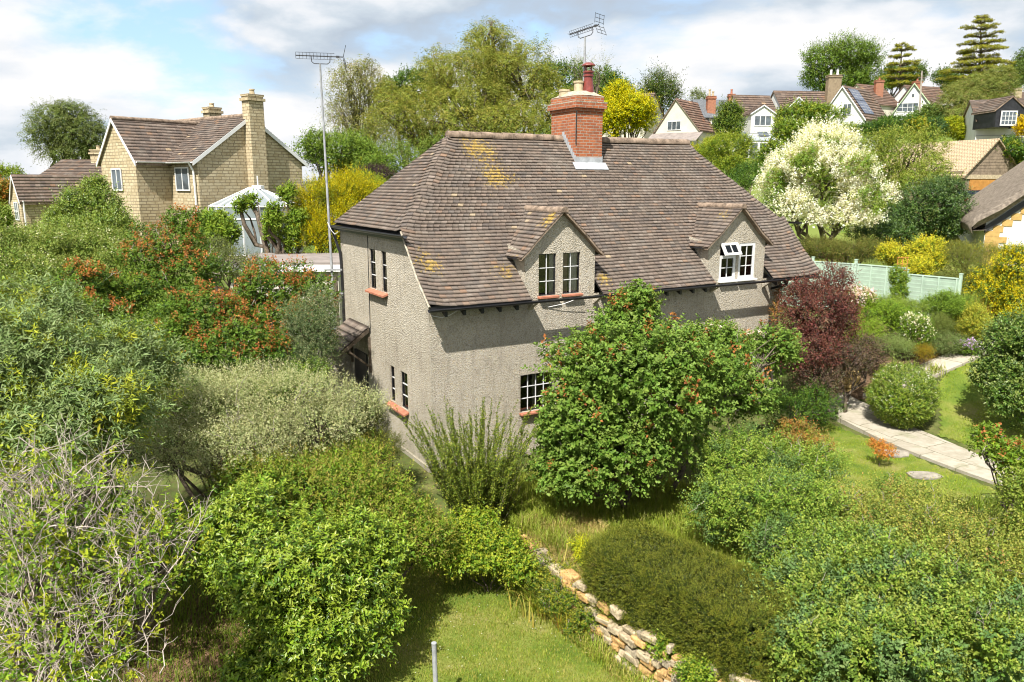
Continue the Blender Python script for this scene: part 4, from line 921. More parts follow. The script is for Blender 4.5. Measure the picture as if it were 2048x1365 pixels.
m.prism([(gr[0], 91, zt), (gr[0], 88, zl), (gr[0], 88, zl-.12), (gr[0], 91, zt-.12)], (4.4, 0, 0)); rr = m.build('garden_room_roof', simple('grey_glazed_roof', (.36, .40, .42), .05, 2, .25, .5), t)
m = MB()
for x in (.7, 3.2): m = MB(); m.box((gr[0]+x, 89.8, zl+.75), (1.1, 0, 0), (0, 1.2, .5), (0, -.03, .08)); m.build('skylight', G_FGLASS, rr)
m = MB(); m.aabb((gr[0]+.1, 88.1, zb_-1), (gr[0]+4.3, 91, zl-.1)); m.build('garden_room_wall', G_WREND, t)
for i in range(4): window(t, (gr[0]+.15+i*1.05, 88.08, zl-2.3), (1, 0, 0), (0, -1, 0), .95, 2.0, 1, 2, G_WHITE, .07, .04, G_FGLASS, -.03, room=False)
t, h = px_row('house', 'long brown tiled house with solar panels, a big white gable and buff chimney', 1572, 1690, 184, 232, 300, 96, 97, G_WREND, G_TILE2, 7, rm=RB)
stack(t, at(1666, 180, 99)[:2], 1.6, .9, h.ze, at(1666, 152, 99)[2], brickm('buff_brick', (.40, .30, .18), (.33, .24, .14), (.3, .27, .2), .225, .078), [(-.4, .65, G_WHITE), (.4, .65, G_WHITE)])
px_gable('', '', 1595, 195, 1571, 1622, 222, 94, 0, 3, 300, G_WREND, G_TILE2, rm=RB, barge=G_WHITE, parent=t, wn='small_gable_wall', rn='small_gable_roof')
_, h = px_gable('', '', 1681, 174, 1638, 1730, 240, 92, R_(47), 7, 300, G_WREND, G_TILE2, rm=RB, barge=G_WHITE, parent=t, wn='gable_wall', rn='gable_roof')
h.win(t, 'f', h.ap+.2, at(1690, 232, 92)[2], 1.0, 1.3, 2, 1)
kr = (h.zr-h.ze)/(h.W-h.ap)
for lo, hi in ((.12, .47), (.5, .9)):
    A_, B_ = [h.P(h.ap+(h.W-h.ap)*q, .5, h.zr+.24-(h.zr-h.ze)*q) for q in (lo, hi)]
    m = MB(); m.prism([A_, B_, B_+h.r*2.6, A_+h.r*2.6], ZZ*.06)
    for f in (.25, .5, .75): m.box(A_+(B_-A_)*f+h.r*1.3+ZZ*.07, h.r*2.6, unit(B_-A_)*.05, ZZ*.01, 1)
    for f in (.33, .66): m.box((A_+B_)/2+h.r*2.6*f+ZZ*.07, h.r*.04, (B_-A_), ZZ*.01, 1)
    m.build('solar_panel', [G_SOLAR, G_METAL], t)
m = MB(); m.tube([h.P(h.W+.05, .1, h.ze-.1), h.P(h.W+.05, .1, h.zb-1)], .07, 5); m.build('downpipe', G_BLACK, t)
# big house behind
t, h = px_gable('house', 'cream house high on the hill with two red brick chimneys and white casement windows', 1823, 168, 1788, 1868, 222, 122, R_(20), 7, 262, G_WREND, G_TILE2, rm=(1.0, .82, .76), barge=simple('pale_green_paint', (.55, .68, .42), .05), oh=.3)
h.win(t, 'f', h.ap-2.1, at(1823, 224, 122)[2], 3.0, 1.35, 4, 2, ft=.09); h.win(t, 'f', h.ap-.15, at(1823, 194, 122)[2], .3, .4, 1, 1, fm=G_BLACK)
_, h2 = px_row('', '', 1751, 1800, 172, 208, 262, 121, 124, G_CREAM, G_TILE2, 7, rm=(1.0, .82, .76), parent=t, wn='side_wall', rn='side_roof')
h2.win(t, 'l', .5, at(1762, 228, 121)[2], .9, 1.3, 2, 1)
_, h3 = px_row('', '', 1843, 1912, 174, 212, 262, 124, 127, G_WREND, G_TILE2, 7, rm=(1.0, .82, .76), parent=t, wn='rear_wall', rn='rear_roof')
stack(t, at(1757, 180, 124)[:2], 1.2, .8, h2.ze, at(1757, 162, 124)[2], G_BRICK, [(0, .4, G_TERRA)]); stack(t, at(1833, 180, 128)[:2], 1.2, .8, h.ze, at(1833, 164, 128)[2], G_BRICK, [(0, .4, G_TERRA)])
dm = GH(at(1876, 222, 121)[:2], (1, 0), (0, 1), 2.3, 4, 10, at(1885, 207, 121)[2], at(1885, 193, 121)[2]); dm.zb = dm.ze-.9; dm.walls(t, G_CREAM, 'dormer_wall'); dm.roof(t, G_TILE2, .25, .2, name='dormer_roof', tiles=.4, rm=RB)
window(t, dm.P(.4, 0, dm.ze-1.3), (1, 0, 0), (0, -1, 0), 1.5, 1.1, 3, 1, G_WHITE, .08, .08, G_FGLASS, -.05, room=False)
# house behind the willow at the far right edge
t, h = px_row('house', 'stone house with a brown roof at the right behind the weeping tree', 2030, 2110, 185, 200, 240, 130, 131, G_STONE, G_TILE2, 6, rm=RB); stack(t, at(2034, 190, 131)[:2], 1.1, .8, h.ze, at(2034, 178, 131)[2], G_STONE, [])
# white house with black boarded dormer
t, h = px_row('house', 'white boarded house with brown tiled roof and black boarded dormer at the right edge', 1955, 2120, 200, 241, 300, 66, 64, G_WREND, G_TILE2, 7, tiles=.24, rm=(.88, .84, .82))
dc = at(1990, 240, 63.4); dm = GH((dc[0], dc[1]-.05), (1, 0), (0, 1), 2.3, 3, 8, at(2010, 220, 63.4)[2], at(2010, 195, 63.4)[2]); dm.zb = dm.ze-.35; dm.walls(t, G_BLACK, 'dormer_wall'); dm.roof(t, G_TILE2, .2, .1, name='dormer_roof', tiles=.24, rm=(.88, .84, .82))
window(t, (dc[0]+.35, dc[1]-.1, at(2000, 252, 63.4)[2]), (1, 0, 0), (0, -1, 0), 1.3, 1.15, 4, 3, G_WHITE, .09, .04, G_FGLASS, -.04, room=False)
h.win(t, 'l', 1.7, at(1990, 292, 66)[2], 1.9, .7, 3, 1, ft=.08)
for zf in (272, 258): m = MB(); p = h.P(-.03, 0, at(1960, zf, 66)[2]); m.box(p+h.r*h.L/2, h.r*h.L, h.g*.04, ZZ*.03); m.build('board_joint', G_GREYP, t)
# timber barn
o = at(1935, 350, 58); zb_ = Tz(35, 60)
t, h = px_gable('barn', 'new oak boarded barn with pale cedar shingle roof and a car in its open bay', 1984, 281, 1928, 2040, 350, 57, R_(-20), 9, 402, G_BOARD, G_CEDAR, cat='barn', oh=.25)
for i in range(11):
    f = i/11; z = h.ze+(h.zr-h.ze)*f; hw0 = h.ap*(1-f); hw1 = (h.W-h.ap)*(1-f); m = MB(); m.box(h.P(h.ap+(hw1-hw0)/2, -.04, z+.1), h.g*(hw0+hw1)*.97, unit(h.r+ZZ*.25)*.04, ZZ*.2); m.build('weatherboard', G_BOARD, t)
m = MB(); m.box(h.P(h.W/2, -.05, h.ze-.15), h.g*h.W, h.r*.08, ZZ*.3); m.build('beam', G_CLAY, t)
m = MB(); m.box(h.P(h.W/2+.2, -.03, (h.ze+h.zb)/2-.3), h.g*(h.W-.8), h.r*.05, ZZ*(h.ze-h.zb)); m.build('bay_lining', G_NEWOAK, t)
for i in range(9): m = MB(); m.box(h.P(-.04, h.L/2, h.zb+.1+i*.24), unit(h.g-ZZ*.2)*.04, h.r*h.L, ZZ*.21); m.build('weatherboard', G_BOARD, t)
# car by the barn
co = at(1975, 408, 55.5); cz = Tz(co[0], co[1])+.01
car = thing('parked_car', (co[0], co[1], cz), 'dark car with red tail lamp parked at the oak barn, mostly behind the thatched roof', 'car')
pr = [(-2.1, .45), (-2.15, .9), (-1.9, 1.0), (-1.75, 1.45), (.3, 1.5), (1.0, 1.05), (2.0, .95), (2.1, .45)]
m = MB(); m.prism([co*[1, 1, 0]+np.array([x, -.85, cz+z]) for x, z in pr], (0, 1.7, 0)); m.build('body', simple('dark_blue_car_paint', (.012, .018, .04), .1, 3, .2, .6), car, bevel=.06)
m = MB(); m.prism([co*[1, 1, 0]+np.array([x, -.862, cz+z]) for x, z in ((-1.6, 1.02), (-1.5, 1.36), (.25, 1.4), (.8, 1.02))], (0, 1.724, 0)); m.build('side_window', G_FGLASS, car)
for x in (-1.35, 1.35):
    for y in (-.86, .86):
        m = MB(); c = co*[1, 1, 0]+np.array([x, y, cz+.33]); m.tube([c-[0, .1, 0], c+[0, .1, 0]], .33, 16); wv = m.build('wheel', G_BLACK, car); m = MB(); m.tube([c-[0, .115, 0], c+[0, .115, 0]], .2, 12); m.build('rim', G_METAL, wv)
for y in (-.75, .75): m = MB(); c = co*[1, 1, 0]+np.array([-2.1, y, cz+.85]); m.aabb(c-[.05, .12, .12], c+[.25, .12, .12]); m.build('tail_lamp', simple('red_lamp', (.35, .01, .012), .1, 3, .2, .5), car)
# thatched cottage at the right edge: gable faces the camera, thick rounded thatch
th = thing('thatched_cottage', (28, 40, 2.6), 'white thatched cottage with yellow stone quoins at the right edge', 'cottage')
zE, zR = 4.95, at(2048, 300, 40)[2]+1.9
A0 = at(1972, 447, 38.5); g = np.array([cos(R_(22)), -sin(R_(22)), 0]); r = np.array([-g[1], g[0], 0]); W = 7.6
def TP(a, b, z): return np.array([A0[0], A0[1], 0])+g*a+r*b+ZZ*z
rise = 3.2
m = MB(); m.poly([TP(0, 0, 1.5), TP(W, 0, 1.5), TP(W, 0, zE), TP(W/2, 0, zE+rise), TP(0, 0, zE)]); m.poly([TP(0, 0, 1.5), TP(0, 0, zE), TP(0, 9, zE), TP(0, 9, 1.5)]); m.build('wall', G_WREND, th)
pro = [(-.75, -.55), (-.85, -.2), (-.6, .12)]+[(a, .42+a*rise/(W/2)*1.02) for a in (.4, 1.2, 2.2, 3.2)]+[(W/2, rise+.42)]
bs = [-.62, -.5, -.2, .5, 1.5, 3, 5, 7, 9.3]; V = []; rngt = np.random.default_rng(5)
for k, b in enumerate(bs):
    inset = [.35, .12, 0, 0, 0, 0, 0, 0, 0][k]
    prof = pro+[(W-a, z) for a, z in pro[:-1][::-1]]
    for a, z in prof: V.append(TP(a+(inset if a < W/2 else -inset)*(.4 if abs(a-W/2) > .1 else 0), b, zE+z-inset*.6+rngt.uniform(-.02, .02)))
n = len(prof); F = [(k*n+i, k*n+i+1, (k+1)*n+i+1, (k+1)*n+i) for k in range(len(bs)-1) for i in range(n-1)]
o = mesh_np('thatched_roof', V, F, 4, G_THATCH, th, smooth=True)
m = MB()
under = [(a, z-.48) for a, z in pro[3:]]
for s in (0, 1):
    for (a0, z0), (a1, z1) in zip(pro[2:-1], pro[3:]):
        f = (lambda a: a) if not s else (lambda a: W-a)
        m.poly([TP(f(a0), -.58, zE+z0-.25), TP(f(a1), -.58, zE+z1-.25), TP(f(a1), -.3, zE+z1-.62), TP(f(a0), -.3, zE+z0-.62)])
        m.poly([TP(f(a0), -.3, zE+z0-.62), TP(f(a1), -.3, zE+z1-.62), TP(f(a1), .0, zE+z1-.62), TP(f(a0), .0, zE+z0-.62)])
m.poly([TP(-.75, -.5, zE-.55), TP(-.75, 9, zE-.55), TP(.0, 9, zE-.5), TP(.0, -.5, zE-.5)]); m.build('thatch_underside', G_THATCH, o)
m = MB(); k_ = rise/(W/2)
m.prism([TP(-.05, -.12, zE-.35), TP(W/2, -.12, zE+rise-.3), TP(W/2, -.12, zE+rise-.62), TP(-.05, -.12, zE-.67)], r*.1); m.build('bargeboard', G_BLACK, th)
m = MB(); rq = random.Random(3)
for i in range(9): m.box(TP((.5 if i % 2 else .33), -.01, 1.7+i*.3+.15), g*(.95 if i % 2 else .62), r*.05, ZZ*.29)
for i in range(10): a = .35+i*.36; m.box(TP(a+.2, -.012, zE+a*k_-.75), g*.45, r*.05, ZZ*.34)
m.build('quoins', simple('yellow_quoin_stone', (.50, .33, .12), .12, 5, .9, .1), th)
window(th, TP(2.15, 0, 2.2), g, -r, 1.6, .98, 3, 1, G_BLACK, .06, .04, G_FGLASS, -.04, room=False)
# low buildings behind the golden conifers
t = thing('shed', at(640, 375, 46), 'low dark-roofed shed between the stone house and the conifers', 'shed'); p = at(640, 375, 46)
m = MB(); m.aabb((p[0]-1.6, 46, p[2]-3), (p[0]+3, 49, p[2]-.1)); m.build('wall', simple('grey_boards', (.28, .30, .30), .2, 4), t)
m = MB(); m.prism([(p[0]-1.9, 45.7, p[2]-.2), (p[0]-1.9, 49.3, p[2]+.35), (p[0]-1.9, 49.3, p[2]+.25), (p[0]-1.9, 45.7, p[2]-.3)], (5.2, 0, 0)); m.build('roof', simple('dark_roof_sheet', (.10, .11, .13), .1, 3), t)
# sage green fence: posts, cappings and lapped boards
fence = thing('garden_fence', (13.2, 29, 1.9), 'sage green lapped timber fence with square posts behind the flower border', 'fence')
fp = np.array([(10.6, 31.2), (11.85, 30.0), (13.1, 29.0), (14.35, 27.6), (15.5, 26.2)])
for i in range(len(fp)-1):
    a, b = fp[i], fp[i+1]; top = [3.72, 3.72, 3.72, 3.5, 3.4, 3.3][i]; r2 = unit(b-a); L = np.linalg.norm(b-a); r3 = np.array([*r2, 0]); n3 = np.array([r2[1], -r2[0], 0]); n3 = n3*(-1 if n3[1] > 0 else 1)
    m = MB(); c = xyz((a+b)/2, 0)
    for k in range(13):
        z = top-.1-k*.143; m.box(c+ZZ*z+n3*.01*(1), r3*(L-.1), unit(n3*.15+ZZ)*.155, np.cross(r3, unit(n3*.15+ZZ))*.014)
    for f in (.06, .32, .62, .94): m.box(xyz(a+(b-a)*f, top-.95)+n3*.035, r3*.045, n3*.03, ZZ*1.86)
    m.box(c+ZZ*(top-.01), r3*L, n3*.09, ZZ*.035); m.build('panel', G_FENCE, fence)
    for q in ((a,) if i < len(fp)-2 else (a, b)):
        m = MB(); m.box(xyz(q, top-.85), r3*.09, n3*.09, ZZ*2.0); m.box(xyz(q, top+.16), r3*.11, n3*.11, ZZ*.03); m.build('post', G_FENCE, fence)
# telegraph pole
p = at(1838, 250, 112); t = thing('telegraph_pole', p, 'wooden telegraph pole in front of the cream hillside house', 'pole'); m = MB(); q = at(1844, 142, 112); m.tube([p-ZZ*1, q], [.16, .1], 7); m.build('pole', G_PBARK, t)
m = MB(); m.box(q-ZZ*.9, (.9, 0, 0), (0, .12, 0), (0, 0, .15)); m.build('crossarm', G_BARK, t)
# grey post on the lower lawn
p = np.array([-1.12, 10.0, -1.2]); z0 = Tz(p[0], p[1]); q = at(868, 1288, 10.0)
t = thing('washing_line_post', (p[0], p[1], z0), 'grey metal post standing on the lower lawn', 'post'); m = MB(); m.tube([(p[0], p[1], z0-.1), q], .036, 10); m.tube([q, q+ZZ*.015], .04, 10); m.build('post', G_METAL, t, smooth=False)
# ---------------------------------------------------------------- plants
CAMP = np.array([0, 0, CAM_H])
def rdir(rng, n): return unit(rng.normal(size=(n, 3)))
def wob(P, seed, wl):
    "smooth 3d noise in about -1..1"
    r = np.random.default_rng(seed); o = np.zeros(len(P))
    for k in range(5):
        d = unit(r.normal(size=3))*2*pi/wl*r.uniform(.6, 1.7); o += np.sin(P@d+r.uniform(0, 6.28))
    return o/2.6
class Leaves:
    def __init__(s): s.V = []; s.F3 = []; s.F4 = []; s.C = []; s.n = 0
    def add(s, P, D, Nn, L, W, col, kind='q', curl=.15):
        "P base, D direction, Nn facing; L, W arrays or floats"
        n = len(P)
        if n == 0: return
        L = np.broadcast_to(np.asarray(L, float), (n,))[:, None]; W = np.broadcast_to(np.asarray(W, float), (n,))[:, None]
        D = unit(D); S = unit(np.cross(D, Nn)); Up = np.cross(S, D)
        if kind == 'q':
            q = np.stack([P, P+D*L*.45+S*W*.5+Up*W*.12, P+D*L-Up*L*curl, P+D*L*.45-S*W*.5+Up*W*.12], 1)
            i = s.n+4*np.arange(n)[:, None]; s.F3.append(np.concatenate([i+[0, 1, 2], i+[0, 2, 3]])); k = 4
        else:
            q = np.stack([P, P+D*L*.28+S*W*.5+Up*W*.13, P+D*L*.68+S*W*.36+Up*(W*.1-L*curl*.4), P+D*L-Up*L*curl, P+D*L*.68-S*W*.36+Up*(W*.1-L*curl*.4), P+D*L*.28-S*W*.5+Up*W*.13], 1)
            i = s.n+6*np.arange(n)[:, None]; s.F3.append(np.concatenate([i+[0, 1, 2], i+[0, 2, 3], i+[0, 3, 4], i+[0, 4, 5]])); k = 6
        s.V.append(q.reshape(-1, 3)); s.C.append(np.repeat(col, k, 0)); s.n += n*k
    def build(s, name, mat, parent=None):
        if not s.V: return None
        return mesh_np(name, np.concatenate(s.V), np.concatenate(s.F3), 3, mat, parent, col=np.concatenate(s.C))
def tubes_np(name, segs, mat, parent, n=4, col=None, nmain=None):
    "segs: list of (pts (k,3), radii (k,))"
    V, F, i, mi = [], [], 0, []
    for si, (P, r) in enumerate(segs):
        P = np.asarray(P, float); k = len(P); t = unit(np.gradient(P, axis=0)); ref = np.array([.31, .52, .8]); a = unit(np.cross(t, ref)); b = np.cross(t, a)
        an = np.arange(n)*2*pi/n; ring = P[:, None]+np.asarray(r)[:, None, None]*(np.cos(an)[None, :, None]*a[:, None]+np.sin(an)[None, :, None]*b[:, None])
        V.append(ring.reshape(-1, 3)); j = np.arange(n); 
        for q in range(k-1): F.append(np.stack([i+q*n+j, i+q*n+(j+1) % n, i+(q+1)*n+(j+1) % n, i+(q+1)*n+j], 1))
        i += k*n; mi += [0 if nmain is None or si < nmain else 1]*((k-1)*n)
    return mesh_np(name, np.concatenate(V), np.concatenate(F), 4, mat, parent, smooth=True, mi=mi)
def curve(a, b, sag, rng, k=6, jit=.04):
    a, b = np.asarray(a, float), np.asarray(b, float); t = np.linspace(0, 1, k)[:, None]; L = np.linalg.norm(b-a)
    P = a+(b-a)*t+np.array([0, 0, 1.])*sag*4*t*(1-t); P[1:-1] += rng.normal(size=(k-2, 3))*L*jit; return P
class Crown:
    """blobs: world ellipsoids (c, r3). points on their noisy outer shell"""
    def __init__(s, blobs, rng, lump=.2, wl=None, floor=True, sub=0):
        if sub:
            nb = []
            for c, r in blobs:
                nb.append((c, r*.76))
                for k in range(sub):
                    d = rdir(rng, 1)[0]; d[2] = abs(d[2])*1.1-.25; v = unit(CAMP-c); d = unit(d+v*.35); q = rng.uniform(.24, .44); nb.append((c+d*r*(rng.uniform(1.02, 1.2)-q), r*q*np.array([1, 1, rng.uniform(.8, 1.1)])))
            blobs = nb
        s.c = np.array([b[0] for b in blobs]); s.r = np.array([b[1] for b in blobs]); s.rng = rng; s.lump = lump; s.seed = int(rng.integers(1e6)); s.wl = wl or float(s.r.mean())*.9; s.floor = floor
    def pts(s, n, lo=.86, hi=1.04, back=.4, low=-1.0, gap=.0, up=0.):
        out, no = [], []; area = np.array([(r[0]*r[1]+r[0]*r[2]+r[1]*r[2]) for r in s.r]); area = area/area.sum(); tot = 0; it = 0
        while tot < n and it < 12:
            m = int((n-tot)*2.2)+50; it += 1; b = s.rng.choice(len(s.c), m, p=area); d = rdir(s.rng, m); d[:, 2] += up; d = unit(d)
            P0 = s.c[b]+d*s.r[b]; f = 1+s.lump*.9*wob(P0, s.seed, s.wl)+s.lump*.62*wob(P0, s.seed+5, s.wl*.4)
            rr = s.rng.uniform(lo, hi, m)*f; P = s.c[b]+d*s.r[b]*rr[:, None]; nn = unit(d/s.r[b])
            keep = nn[:, 2] > low
            ed = np.full(m, 9.)
            for j in range(len(s.c)):
                q = np.linalg.norm((P-s.c[j])/s.r[j], axis=1); q[b == j] = 9; ed = np.minimum(ed, q)
            keep &= ed > .80*lo
            vd = unit(P-CAMP); keep &= ((nn*vd).sum(1) < .25) | (s.rng.random(m) < back)
            if gap: keep &= (wob(P, s.seed+9, s.wl*.42) > -1.15+gap) | (s.rng.random(m) < .12)
            if s.floor: keep &= P[:, 2] > T(P[:, 0], P[:, 1])+.03
            out.append(P[keep]); no.append(nn[keep]); tot += keep.sum()
        return np.concatenate(out)[:n], np.concatenate(no)[:n]
def jitc(rng, n, pal, var=.22):
    c = np.array([p[:3] for p in pal], float); w_ = np.array([p[3] if len(p) > 3 else 1 for p in pal], float); k = rng.choice(len(c), n, p=w_/w_.sum())
    return c[k]*rng.uniform(1-var, 1+var, (n, 1))*rng.uniform(.93, 1.07, (n, 3))
def sprigs(lv, P, Nn, rng, pal, tip=None, n=7, sl=.18, L=.06, W=.03, up=.5, out=1., rnd=.5, kind='q', face=.45, droop=0., var=.22, spread=.9, tipn=2, fac=None, curl=.15, pal2=None, p2=.35, p2wl=.8, p2seed=3):
    "short leafy shoots: n leaves alternating up each stem"
    m = len(P)
    if m == 0: return
    S = unit(Nn*out+np.array([0, 0, 1.])*up+rdir(rng, m)*rnd)
    base = jitc(rng, m, pal, var*.8)
    msk = None
    if pal2 is not None: msk = wob(P, p2seed, p2wl) > p2; base[msk] = jitc(rng, int(msk.sum()), pal2, var*.8)
    if fac is not None: base = base*fac[:, None]
    sl_ = sl*rng.uniform(.6, 1.3, m); ph = rng.uniform(0, 6.28, m)
    A = unit(np.cross(S, rdir(rng, m))); B = np.cross(S, A)
    for k in range(n):
        t = (k+.3)/n; an = ph+k*2.4; rad = A*np.cos(an)[:, None]+B*np.sin(an)[:, None]
        p = P+S*(sl_*t)[:, None]-np.array([0, 0, 1.])*(droop*sl_*t*t)[:, None]
        w_ = spread*(1-.45*t); D = unit(S*(1-w_*.6)+rad*w_-np.array([0, 0, 1.])*droop*.6)
        F = unit(S*.5+np.array([0, 0, 1.])*face+Nn*.4+rdir(rng, m)*.6)
        c = base*rng.uniform(1-var*.6, 1+var*.6, (m, 1))
        if tip is not None and k >= n-tipn:
            ct = c*.35+jitc(rng, m, tip, .15)*.65; c = ct if msk is None else np.where(msk[:, None], c, ct)
        sz = rng.uniform(.6, 1.28, m)*(1-.25*t); lv.add(p, D, F, L*sz, W*sz, c, kind, curl)
def pb(px, py, d, rx, ry, rd=None):
    "blob of the photo: centre pixel, distance, half sizes in photo pixels -> metres"
    c = at(px, py, d); s = d/CAM_F; return (c, np.array([rx*s, (rd if rd else (rx+ry)*.5*s), ry*s]))
LEAFN = [0]
def shrub(name, label, cat, blobs, base=None, seed=0, pal=None, tip=None, ns=2500, mat=None, group=None, trunk=.06, lump=.2, gap=.35, inner=.28, stems=9, twigs=0, twigmat=None, crown='foliage', stem='stem', low=-1., up=0., back=.35, flowers=None, floor=True, bark=None, wl=None, shoots=.07, shootl=1.8, twl=1., sub=8, **sp):
    rng = np.random.default_rng(1000+seed)
    bl = [pb(*b) for b in blobs]; big = lump >= .12 and sub; cr = Crown(bl, rng, lump*(1.0 if big else 1), floor=floor, wl=wl or (float(np.mean([r for _, r in bl]))*.45 if big else None), sub=sub if big else 0)
    cm = np.array([b[0] for b in bl]).mean(0)
    if base is None: base = (cm[0], cm[1])
    elif len(base) == 3: q = at(*base); base = (q[0], q[1])
    z0 = Tz(*base); o = thing(name, (base[0], base[1], z0), label, cat, group); B = np.array([base[0], base[1], z0-.1])
    L = sp.get('L', .06); W = sp.get('W', .03)
    lv = Leaves(); P, Nn = cr.pts(ns, gap=gap, low=low, up=up, back=back); sprigs(lv, P, Nn, rng, pal, tip=tip, **sp)
    if shoots:
        Ps, Ns = cr.pts(int(ns*shoots), 1.0, 1.0+.09, back=.2, low=-.3); kw = dict(sp); kw.update(n=int(sp.get('n', 7)*1.6), sl=sp.get('sl', .18)*shootl, up=sp.get('up', .5)+.6, rnd=.4); sprigs(lv, Ps, Ns, rng, pal, tip=tip, **kw)
    # inner layer, larger and sparser
    m = int(ns*inner)
    if m:
        P2, N2 = cr.pts(m, .55, .8, back=.25); kw = dict(sp); kw.update(L=L*1.5, W=W*1.7, n=max(3, sp.get('n', 7)-3), kind='q', rnd=1.0); sprigs(lv, P2, N2, rng, pal, tip=None, **kw)
    fo = lv.build(crown, mat or G_LEAF, o)
    # stems
    segs = []
    for i, (c, r) in enumerate(bl):
        t0 = B+np.array([rng.normal()*.05, rng.normal()*.05, 0]); e = c-np.array([0, 0, r[2]*.2]); P_ = curve(t0, e, rng.uniform(-.1, .1), rng, 7); R = np.linspace(trunk, trunk*.45, 7); segs.append((P_, R))
        for k in range(stems):
            d = rdir(rng, 1)[0]; d[2] = abs(d[2])*.8+.1; tgt = c+d*r*.88; s0 = P_[rng.integers(3, 7)]; segs.append((curve(s0, tgt, .05*np.linalg.norm(tgt-s0), rng, 5), np.linspace(trunk*.4, trunk*.08, 5)))
    sg = []
    if twigs:
        P3, N3 = cr.pts(twigs, .75, .95, back=.1, up=.5)
        for p, n_ in zip(P3, N3):
            l = (rng.uniform(.2, .75)*float(r.mean())*.6+.10)*twl; dd = unit(n_*.6+np.array([0, 0, .3])+rdir(rng, 1)[0]*.8); q = p+dd*l; rw = rng.uniform(.5, 1.25)*max(1, base[1]/12); cv_ = curve(p-dd*l*.4, q, rng.uniform(-.02, .16)*l, rng, 6, .035); sg.append((cv_, np.linspace(.0075, .002, 6)*rw))
            for _ in range(2 if twl > 1 else 1):
                k0 = rng.integers(2, 5); d2 = unit(dd+rdir(rng, 1)[0]*.75); sg.append((curve(cv_[k0], cv_[k0]+d2*l*rng.uniform(.25, .6), .04*l, rng, 4, .05), np.linspace(.0042, .0016, 4)*rw))
    tubes_np(stem, segs+sg, [bark or G_BARK, twigmat or G_PBARK], o, 4, nmain=len(segs))
    if flowers:
        for (fname, fn, fl, fw, fpal, cl, cr_, fup) in flowers:
            fv = Leaves(); P4, N4 = cr.pts(fn, .97, 1.06, back=.15, up=fup, low=-.2)
            for k in range(cl):
                t = (k+.5)/cl; ax = unit(N4*.3+np.array([0, 0, 1.])+rdir(rng, len(P4))*.15); rad = rdir(rng, len(P4))
                p = P4+ax*(cr_*2.2*t)+rad*cr_*(1-.6*t)*.6; fv.add(p, rad+ax*.4, ax+rdir(rng, len(P4))*.5, fl*rng.uniform(.8, 1.2, len(P4)), fw, jitc(rng, len(P4), fpal, .2), 'q')
            fv.build(fname, G_PETAL, o)
    LEAFN[0] += lv.n; return o

def arching(name, label, cat, px, py, d, n, h, spread, pal, L=.03, W=.014, seed=1, tuft=.25, step=.022, tip=None):
    "shrub of upright arching shoots lined with small leaves"
    rng = np.random.default_rng(seed); q = at(px, py, d); q[2] = Tz(q[0], q[1]); o = thing(name, q, label, cat); lv = Leaves(); segs = []
    for i in range(n):
        a = rng.uniform(0, 6.28); H = h*rng.uniform(.5, 1.0); s = spread*rng.uniform(.15, 1)*H; b = q+np.array([cos(a), sin(a), 0])*rng.uniform(0, tuft); e = b+np.array([cos(a)*s, sin(a)*s, H*(1-.15*s/H)])
        P = curve(b, e, .06*H, rng, 8, .012); segs.append((P, np.linspace(.009, .002, 8)))
        m = int(H/step); t = rng.uniform(.12, 1, m); pp = np.stack([np.interp(t*7, np.arange(8), P[:, k]) for k in range(3)], 1); ax = unit(e-b)
        nb = max(1, m//5); tb = rng.uniform(.25, .9, nb); 
        for x in tb:
            p0 = np.array([np.interp(x*7, np.arange(8), P[:, k]) for k in range(3)]); dd = unit(ax+rdir(rng, 1)[0]*.7); l = rng.uniform(.08, .28)*(1.2-x); k2 = int(l/step)+2; pp = np.concatenate([pp, p0+dd*(np.linspace(0, l, k2))[:, None]])
        rad = rdir(rng, len(pp)); lv.add(pp, unit(rad+ax*.8), unit(np.array([0, 0, 1.])+rdir(rng, len(pp))*.5), L*rng.uniform(.7, 1.2, len(pp)), W, jitc(rng, len(pp), pal, .25), 'q')
    lv.build('foliage', G_LEAF, o); tubes_np('stem', segs, G_BARK, o, 3); return o
def grass_patch(name, label, poly, n, h, w_, pal, seed, lean=.5, zoff=0, dens=None):
    rng = np.random.default_rng(seed); P = np.array(poly); lo, hi = P.min(0), P.max(0); X = rng.uniform(lo[0], hi[0], n*3); Y = rng.uniform(lo[1], hi[1], n*3); k = in_poly(X, Y, poly); X, Y = X[k][:n], Y[k][:n]; n = len(X)
    Z = T(X, Y)+zoff; B = np.stack([X, Y, Z], 1); cl = wob(B*[1, 1, 0], seed, .5)*.5+wob(B*[1, 1, 0], seed+1, 1.6)*.5; H = h*rng.uniform(.5, 1.2, n)*(1+.45*np.clip(cl, -1, 1)); an = rng.uniform(0, 6.28, n)
    dv = np.stack([np.cos(an), np.sin(an), 0*an], 1); sd = np.stack([-np.sin(an), np.cos(an), 0*an], 1); l = rng.uniform(.1, 1, n)*lean
    mid = B+dv*(l*.3*H)[:, None]+np.array([0, 0, 1.])*(H*.6)[:, None]; tp = B+dv*(l*H)[:, None]+np.array([0, 0, 1.])*(H*(1-.3*l))[:, None]
    V = np.stack([B-sd*w_, B+sd*w_, mid+sd*w_*.8, mid-sd*w_*.8, tp], 1).reshape(-1, 3); i = 5*np.arange(n)[:, None]; F = np.concatenate([i+[0, 1, 2], i+[0, 2, 3], i+[3, 2, 4]])
    c = jitc(rng, n, pal, .25)*(1+.18*cl[:, None]); o = mesh_np(name, V, F, 3, G_GRASS, None, col=np.repeat(c, 5, 0)); return props(o, label, 'grass', kind='stuff')

